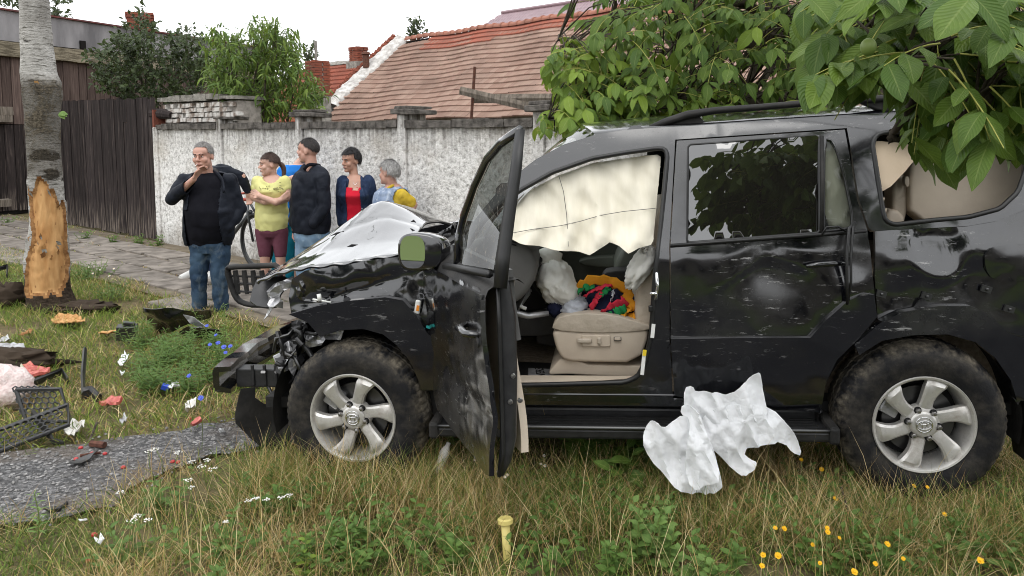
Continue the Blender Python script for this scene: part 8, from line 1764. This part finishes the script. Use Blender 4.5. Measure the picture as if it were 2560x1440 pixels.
hdt = fw + ax * .16 + Vector((0, 0, .50)); hdl = fw + ax * .11 + Vector((0, 0, .36)); bb_ = fw + ax * .62 + Vector((0, 0, -.02)); se = fw + ax * .78 + Vector((0, 0, .50))
bt_('fork', [fw + nn * .05, hdl + nn * .05, hdt], .016, 'bike_paint'); bt_('fork', [fw - nn * .05, hdl - nn * .05, hdt], .016, 'bike_paint'); bt_('down_tube', [hdl, bb_], .026, 'bike_paint'); bt_('top_tube', [hdt, se], .020, 'bike_red'); bt_('seat_tube', [bb_, se, se + Vector((0, 0, .10))], .019, 'bike_paint'); bt_('chain_stay', [bb_, rw_], .012, 'bike_paint'); bt_('seat_stay', [se, rw_], .011, 'bike_paint')
bt_('stem', [hdt, hdt + Vector((0, 0, .08)) - ax * .06], .016, 'bike_paint'); hb_ = hdt + Vector((0, 0, .09)) - ax * .06; bt_('handlebar', [hb_ - nn * .32 + ax * .05, hb_ - nn * .15, hb_ + nn * .15, hb_ + nn * .32 + ax * .05], .014, 'bike_red'); bt_('brake_cable', [hb_ - nn * .15, hb_ - ax * .16 + Vector((0, 0, -.04)), hdl - ax * .08], .004, 'rubber_seal'); bt_('brake_cable', [hb_ + nn * .1, hb_ - ax * .20 + Vector((0, 0, .02)), hdl - ax * .12 + Vector((0, 0, -.05))], .004, 'rubber_seal')
b = MB(); b.ball(se + Vector((0, 0, .14)), (.13, .07, .035), 14, 8, Matrix((ax, nn, Vector((0, 0, 1)))).transposed()); b.build('saddle', 'rubber_seal', bk, True)
# ================================================================== white plastic sheet by the running board
SHY = 3.40
def sheet_thing(name, label, polys, m, cat, Yb, amp, fq, tilt=0.0, res=.022):
    """crumpled film: outlines laid on a plane leaning back from its foot, folded in depth"""
    root = empty(name, (0, 0, 0), label, cat); xs_ = []
    for i, (px, dy, kind) in enumerate(polys):
        fr = Frame((0, 0, 0), (1, 0, 0), (0, 1, 0), lambda p, z: 0.0); cen = at(sum(q[0] for q in px) / len(px), max(q[1] for q in px), Yb + dy)
        pl = [at(u, v, Yb + dy) for u, v in px]; ol = [(p.x, p.z) for p in pl]; zb = min(q[1] for q in ol)
        class F2:
            n = Vector((0, 1, 0))
            def pt(s, p, z, k=0.0, dy=dy, zb=zb): return Vector((p, Yb + dy + tilt * (z - zb) + k, max(z, .012)))
        def dn(p, z, i=i): 
            v1 = noise.voronoi(Vector((p * fq * 2.1 + z * 4, z * fq * .7 - p * 3, i * 3.1)))[0]; v2 = noise.voronoi(Vector((p * fq * 4, z * fq * 3, i * 1.7)))[0]; return amp * (1.5 * (v1[1] - v1[0]) + .16 * (v2[1] - v2[0]) + .5 * noise.noise(Vector((p * fq, z * fq, i + 7.0))))
        o = panel(kind, F2(), chaikin(ol, 1), m, None, res=res, thick=0.002, dent=dn, already=True); o.modifiers['edges'].split_angle = R(50); o.parent = root
    return root
sheet_thing('plastic_sheet', 'crumpled white plastic sheet lying against the running board below the rear door', [
    ([(1712, 972), (1735, 968), (1742, 985), (1780, 985), (1832, 992), (1866, 962), (1900, 936), (1908, 940), (1918, 1020), (1925, 1050), (1850, 1060), (1762, 1062), (1712, 1030)], .05, 'sheet'),
    ([(1756, 1060), (1790, 1028), (1870, 1016), (1940, 1030), (1972, 1064), (2000, 1100), (2016, 1152), (1990, 1142), (1965, 1110), (1905, 1118), (1862, 1138), (1880, 1155), (1898, 1160), (1886, 1182), (1860, 1194), (1836, 1180), (1800, 1142), (1762, 1110)], .03, 'sheet'),
    ([(1606, 1110), (1626, 1064), (1645, 1060), (1660, 1078), (1690, 1065), (1712, 1046), (1760, 1052), (1762, 1080), (1790, 1130), (1806, 1200), (1808, 1228), (1780, 1240), (1742, 1238), (1700, 1232), (1660, 1190), (1625, 1150)], -.02, 'sheet'),
    ([(1712, 1020), (1740, 1030), (1760, 1050), (1772, 1095), (1792, 1150), (1806, 1200), (1768, 1222), (1732, 1234), (1718, 1180), (1722, 1110), (1735, 1060), (1706, 1045)], -.09, 'fold')], 'white_plastic', 'plastic sheet', SHY, .038, 6.0, .10, .012)
# ================================================================== things strewn about
rd_ = random.Random(31); noisy('melon_red', (0.34, 0.04, 0.035), (0.55, 0.16, 0.12), 30, .4, .6, 50, dist=.01); mat('melon_rind', (0.50, 0.50, 0.36), .5); mat('berry', (0.42, 0.03, 0.03), .35); mat('film_clear', (0.62, 0.60, 0.56), .25); mat('wrapper_blue', (0.03, 0.08, 0.55), .35); mat('pipe_yellow', (0.62, 0.52, 0.17), .5); mat('dark_clod', (0.05, 0.037, 0.027), .95)
cloth_mat('film_pink', (0.62, 0.45, 0.43), (0.75, 0.66, 0.63), 30, .6, .25, .02)
def strewn(name, label, cat, px, m, h=.02, amp=.03, fq=14, thick=.004, tilt=.25, group=None, res=.02):
    """a broken sheet lying on the ground: outline on the ground, bent upwards"""
    pl = [gnd(u, v) for u, v in px]; ol = [(p.x, p.y) for p in pl]; cx, cy = sum(q[0] for q in ol) / len(ol), sum(q[1] for q in ol) / len(ol); sd = rd_.uniform(0, 50)
    class F3:
        n = Vector((0, 0, -1))
        def pt(s, p, z, k=0.0): return Vector((p, z, h + max(-.0, k)))
    o = panel(name, F3(), ol, m, None, res=res, thick=thick, dent=lambda p, z: amp * (abs(noise.noise(Vector((p * fq, z * fq, sd)))) * 1.6 + .5 * noise.noise(Vector((p * fq * 2, z * fq * 2, sd)))) + tilt * abs(z - cy) * .5 + tilt * .3 * (p - cx), already=True, smooth=False)
    me = o.data; me.transform(Matrix.Translation((-cx, -cy, 0))); o.location = (cx, cy, 0); return tag(o, label, cat, group)
def lump(name, label, cat, u, v, r, m, amp=.3, group=None, fq=7):
    c = gnd(u, v); rr = r if hasattr(r, '__len__') else (r, r, r * .7); o = blob(name, (0, 0, 0), rr, m, amp * min(rr), fq, rd_.uniform(0, 40), 18, None); o.location = (c.x, c.y, rr[2] * .75); return tag(o, label, cat, group)
# torn bumper by the man's feet
bm2 = empty('torn_bumper', gnd(440, 850), 'big torn black bumper cover lying before the smoking man', 'bumper')
def up_panel(root, name, px, Yc, m, amp, fq, bow, thick=.006):
    sd = rd_.uniform(0, 30); pl = [at(u, v, Yc) for u, v in px]; x0 = sum(p.x for p in pl) / len(pl)
    class F4:
        n = Vector((0, 1, 0))
        def pt(s, p, z, k=0.0): return Vector((p, Yc + bow * (p - x0) ** 2 * 4 - bow * z + k, max(z, .01)))
    o = panel(name, F4(), [(p.x, p.z) for p in pl], m, None, res=.03, thick=thick, dent=lambda p, z: amp * (abs(noise.noise(Vector((p * fq, z * fq, sd)))) * 1.5 + .5 * noise.noise(Vector((p * fq * 2, z * fq * 2, sd)))), already=True); o.parent = root; o.matrix_parent_inverse = Matrix.Translation(-Vector(root.location)); return o
up_panel(bm2, 'cover', [(346, 800), (352, 768), (400, 752), (440, 756), (468, 772), (500, 790), (498, 812), (460, 815), (420, 835), (380, 838), (350, 825)], 6.75, 'car_paint_scuffed', .10, 5, .9); up_panel(bm2, 'cover', [(440, 835), (470, 815), (510, 812), (540, 830), (548, 860), (520, 858), (490, 848), (455, 855)], 6.55, 'car_paint_scuffed', .08, 6, .6); up_panel(bm2, 'bracket', [(462, 785), (490, 792), (512, 815), (496, 820), (470, 800)], 6.6, 'torn_silver', .04, 9, .2)
b = MB(); c = at(318, 835, 6.6); b.box((c.x, c.y, .07), (.16, .10, .13), rot=(.1, .05, .3)); b.box((c.x + .02, c.y, .15), (.10, .05, .03), rot=(.1, .2, .5)); tag(b.build('control_box', 'steel_dark', None, bevel=.008), 'small square grey car part left of the torn bumper', 'car part')
# grille mesh at the road edge
gm = empty('grille_mesh', gnd(70, 1100), 'broken black honeycomb grille with bent frame at the road edge', 'grille')
def honey(c0, e1, e2, nx, ny, r, name):
    b = MB()
    for j in range(ny):
        for i in range(nx):
            c = c0 + e1 * ((i + .5 * (j % 2)) * r * 1.8) + e2 * (j * r * 1.55); b.tube([c + (e1 * math.cos(a) + e2 * math.sin(a)) * r for a in [math.pi / 6 + k * math.pi / 3 for k in range(7)]], .005, 4, caps=False)
    o = b.build(name, 'black_plastic', gm, fix=False); o['kind'] = 'stuff'
g0 = gnd(-20, 1135); e1 = Vector((.80, .55, .22)).normalized(); e2 = Vector((-.40, .70, .40)).normalized(); honey(g0 + Vector((0, 0, .01)), e1, e2, 9, 5, .022, 'honeycomb'); b = MB(); c4 = [g0, g0 + e1 * .39, g0 + e1 * .39 + e2 * .17, g0 + e2 * .17, g0]; b.tube(c4, .014, 6); b.build('frame', 'black_plastic', gm)
g1 = gnd(45, 1052) + Vector((0, 0, .20)); f1 = Vector((.92, -.1, .05)).normalized(); f2 = Vector((.45, -.35, -.75)).normalized(); honey(g1, f1, f2, 6, 5, .024, 'honeycomb'); b = MB(); b.tube([g1, g1 + f1 * .30, g1 + f1 * .30 + f2 * .22, g1 + f2 * .22, g1], .013, 6); b.build('frame', 'black_plastic', gm)
b = MB(); b.tube([gnd(85, 1080) + Vector((0, 0, .12)), gnd(110, 1095) + Vector((0, 0, .07)), gnd(135, 1112) + Vector((0, 0, .02)), gnd(160, 1115) + Vector((0, 0, .02))], [.03, .035, .025, .01], 6, flat=.4); b.build('bent_strip', 'matt_plastic', gm)
# strips and shards
def strip(name, label, cat, pts, r, m, flat=.3, group=None):
    q = [gnd(u, v) + Vector((0, 0, z)) for u, v, z in pts]; b = MB(); b.tube(q, r, 6, flat=flat, up=(0, 0, 1)); o = b.build(name, m); return tag(o, label, cat, group)
strip('trim_strip', 'long grey trim strip with hooked end in front of the melon', 'trim', [(38, 985, .03), (100, 968, .05), (155, 948, .06), (170, 962, .03)], .028, 'steel_dark'); strip('trim_shard', 'upright dark V-shaped trim shard in the grass', 'trim', [(215, 930, .16), (208, 965, .06), (210, 1000, .02)], .045, 'steel_dark', .35); strip('trim_shard', 'black crumpled trim lying at the foot of the V-shaped shard', 'trim', [(212, 1002, .05), (230, 1000, .06), (248, 1008, .03)], .045, 'black_plastic', .5)
strewn('plastic_shard', 'flat grey pointed shard on the gravel', 'shard', [(168, 1168), (210, 1150), (246, 1142), (205, 1172)], 'steel_dark', .02, .008); strip('rubber_strip', 'thin dark stick beside the grey shard', 'stick', [(200, 1148, .02), (252, 1140, .02)], .008, 'rust_iron', 1); strip('rubber_arc', 'curved black rubber strip on the gravel', 'rubber strip', [(112, 1275, .012), (126, 1284, .015), (150, 1280, .015), (168, 1264, .012)], .012, 'rubber_seal', .6)
strip('iron_pipe', 'short rusty pipe end on the gravel', 'pipe', [(228, 1118, .022), (262, 1122, .022)], .020, 'rust_iron', 1); strip('twig', 'small stick leaning by the rusty pipe end', 'stick', [(224, 1112, .02), (236, 1095, .05), (244, 1088, .08)], .007, 'twig_bark', 1)
strip('black_strut', 'black clip part beside the birch at the left edge', 'car part', [(-10, 690, .08), (20, 685, .10), (18, 700, .05)], .03, 'black_plastic'); strewn('silver_shard', 'pale folded metal shard at the left edge', 'shard', [(-5, 860), (20, 850), (26, 868), (5, 872)], 'torn_silver', .03, .03); strewn('metal_plate', 'flat grey metal plate on the dark clods at the left edge', 'plate', [(-20, 882), (60, 884), (66, 902), (-20, 908)], 'torn_silver', .07, .02)
for u, v, r, l in ((30, 915, (.28, .12, .06), 'dark clod of torn-up soil under the grey plate'), (215, 775, (.24, .12, .04), 'heap of dug-up soil at the birch foot'), (15, 760, (.16, .14, .10), 'dry brown root clump left of the birch')): lump('soil_clod', l, 'soil', u, v, r, 'dark_clod', 1.3, None, 15)
strewn('wood_splinter', 'large pale wood splinter torn off the birch', 'splinter', [(128, 808), (150, 796), (195, 802), (214, 820), (180, 824), (140, 820)], 'birch_wood', .03, .03, 30, thick=.008); strewn('wood_splinter', 'thin bark splinter left of the large one', 'splinter', [(46, 850), (75, 832), (84, 838), (60, 852)], 'raw_edge', .03, .02); strewn('wood_splinter', 'narrow wood sliver by the small square car part', 'splinter', [(246, 838), (290, 836), (300, 842), (250, 846)], 'birch_wood', .03, .02)
for i, (px, l) in enumerate(((((56, 930), (70, 928), (100, 934), (126, 940), (118, 958), (80, 962), (58, 955)), 'big red watermelon chunk beside the grey trim strip'), (((248, 1020), (280, 1016), (306, 1020), (292, 1030), (262, 1028)), 'thin watermelon slice in the straw'), (((476, 1078), (500, 1072), (504, 1078), (482, 1084)), 'dark red melon scrap by the road edge'), (((625, 957), (645, 952), (660, 960), (640, 966)), 'melon scrap under the bumper beam'))):
    o = strewn('melon_piece', l, 'watermelon', px, 'melon_red', .045, .03, 12, .02); 
strip('melon_rind', 'pale rind edge of the big watermelon chunk', 'rind', [(54, 928, .04), (58, 945, .07), (60, 958, .04)], .022, 'melon_rind', .5)
for u, v in ((308, 1171), (230, 1136), (262, 1137), (190, 1150), (432, 1157), (445, 1158), (202, 1122), (236, 1340), (222, 1405), (474, 1050)): lump('melon_bit', 'small red crumb of melon on the gravel', 'melon crumb', u, v, .012, 'berry', .3, 'red melon crumbs on the gravel')
lump('plastic_bag', 'crumpled pinkish plastic bag with melon rind inside at the left edge', 'bag', 15, 1010, (.16, .12, .14), 'film_pink', .55, None, 6)
for px, m, l in ((((160, 1090), (190, 1072), (214, 1070), (210, 1084), (186, 1106), (166, 1106)), 'film_clear', 'crumpled clear plastic cup at the road edge'), (((464, 1030), (474, 1018), (492, 1020), (486, 1040), (466, 1048)), 'film_clear', 'white wrapper beside a red crumb near the gravel'), (((294, 920), (312, 898), (322, 904), (306, 934)), 'white_plastic', 'pale plastic flake right of the V-shaped shard'), (((544, 1092), (560, 1086), (566, 1100), (552, 1104)), 'torn_silver', 'grey plastic flake on the gravel near the wreck'), (((238, 1378), (252, 1360), (262, 1366), (250, 1384)), 'white_plastic', 'folded white paper in the straw at the bottom'), (((300, 1070), (312, 1056), (318, 1062), (306, 1082)), 'torn_silver', 'glinting foil strip at the straw edge'), (((198, 1322), (216, 1316), (220, 1324), (204, 1328)), 'white_plastic', 'white chip at the gravel edge'), (((300, 944), (312, 946), (308, 952)), 'white_plastic', 'round white cap in the grass')): strewn('litter', l, 'litter', px, m, .03, .04, 20)
lt = strewn('litter', 'blue and white sweet wrapper in the grass', 'wrapper', [(408, 982), (420, 974), (440, 972), (450, 982), (430, 990)], 'white_plastic', .04, .04, 20); b = MB(); b.box(gnd(416, 984) + Vector((0, -.01, .05)) - lt.location, (.05, .03, .035), rot=(.3, .4, .2)); b.build('blue_end', 'wrapper_blue', lt, local=True)
# clear bottle, yellow marker pipe, dark twig
b = MB(); c = gnd(1090, 1200); A_ = Vector((.05, .03, .12)); n_ = [c + Vector((0, 0, .03)) + A_ * t for t in (0, .2, .5, .8, 1.0, 1.15, 1.3)]; b.tube(n_, [.022, .028, .024, .028, .024, .012, .012], 12); tag(b.build('plastic_bottle', 'film_clear', None, True), 'squashed clear plastic bottle standing in the straw', 'bottle')
yp = empty('marker_pipe', gnd(1268, 1395), 'short yellow pipe with flanged cap in the near grass', 'pipe'); c = gnd(1268, 1395); top = at(1263, 1300, c.y + .02); d_ = top - c
b = MB(); b.lathe([(.017, -.02), (.019, d_.length * .93), (.0, d_.length * .93)], c, n=16, M=d_.to_track_quat('Z', 'Y').to_matrix()); b.build('pipe', 'pipe_yellow', yp, True); b = MB(); b.lathe([(.017, 0), (.033, .004), (.033, .020), (.026, .026), (0, .022)], c + d_ * .90, n=18, M=d_.to_track_quat('Z', 'Y').to_matrix()); o = b.build('flange', 'pipe_yellow', yp); sharp(o.data, 40)
strip('fallen_twig', 'forked dark twig among the yellow flowers', 'twig', [(2085, 1350, .05), (2120, 1340, .09), (2150, 1332, .10), (2240, 1336, .07)], .007, 'twig_bark', 1); strip('fallen_twig', 'thin upright dark twig crossing the forked one', 'twig', [(2105, 1365, .03), (2118, 1335, .10), (2100, 1300, .16)], .006, 'twig_bark', 1)

# loose stones on the track
r_ = random.Random(41); b = MB(); rx = [p.x for p in ROAD]; ry = [p.y for p in ROAD]
while len(b.f) < 1500 * 8:
    x, y = r_.uniform(-4.5, max(rx)), r_.uniform(min(ry), max(ry))
    if not inside(road2, x + r_.gauss(0, .08), y + r_.gauss(0, .08)): continue
    s_ = r_.uniform(.004, .013); c = Vector((x, y, .006)); p = [c + Vector((math.cos(k * math.pi / 2 + x * 9) * s_ * r_.uniform(.7, 1.3), math.sin(k * math.pi / 2 + x * 9) * s_ * r_.uniform(.7, 1.3), 0)) for k in range(4)] + [c + Vector((0, 0, s_ * .8)), c - Vector((0, 0, s_))]
    b.add(p, [(0, 1, 4), (1, 2, 4), (2, 3, 4), (3, 0, 4), (1, 0, 5), (2, 1, 5), (3, 2, 5), (0, 3, 5)])
noisy('pebble', (0.12, 0.118, 0.115), (0.34, 0.33, 0.32), 60, .9, .2, kind='World')
tag(b.build('gravel', 'pebble', fix=False), 'loose grey stones on the asphalt track', 'gravel', None, 'stuff')
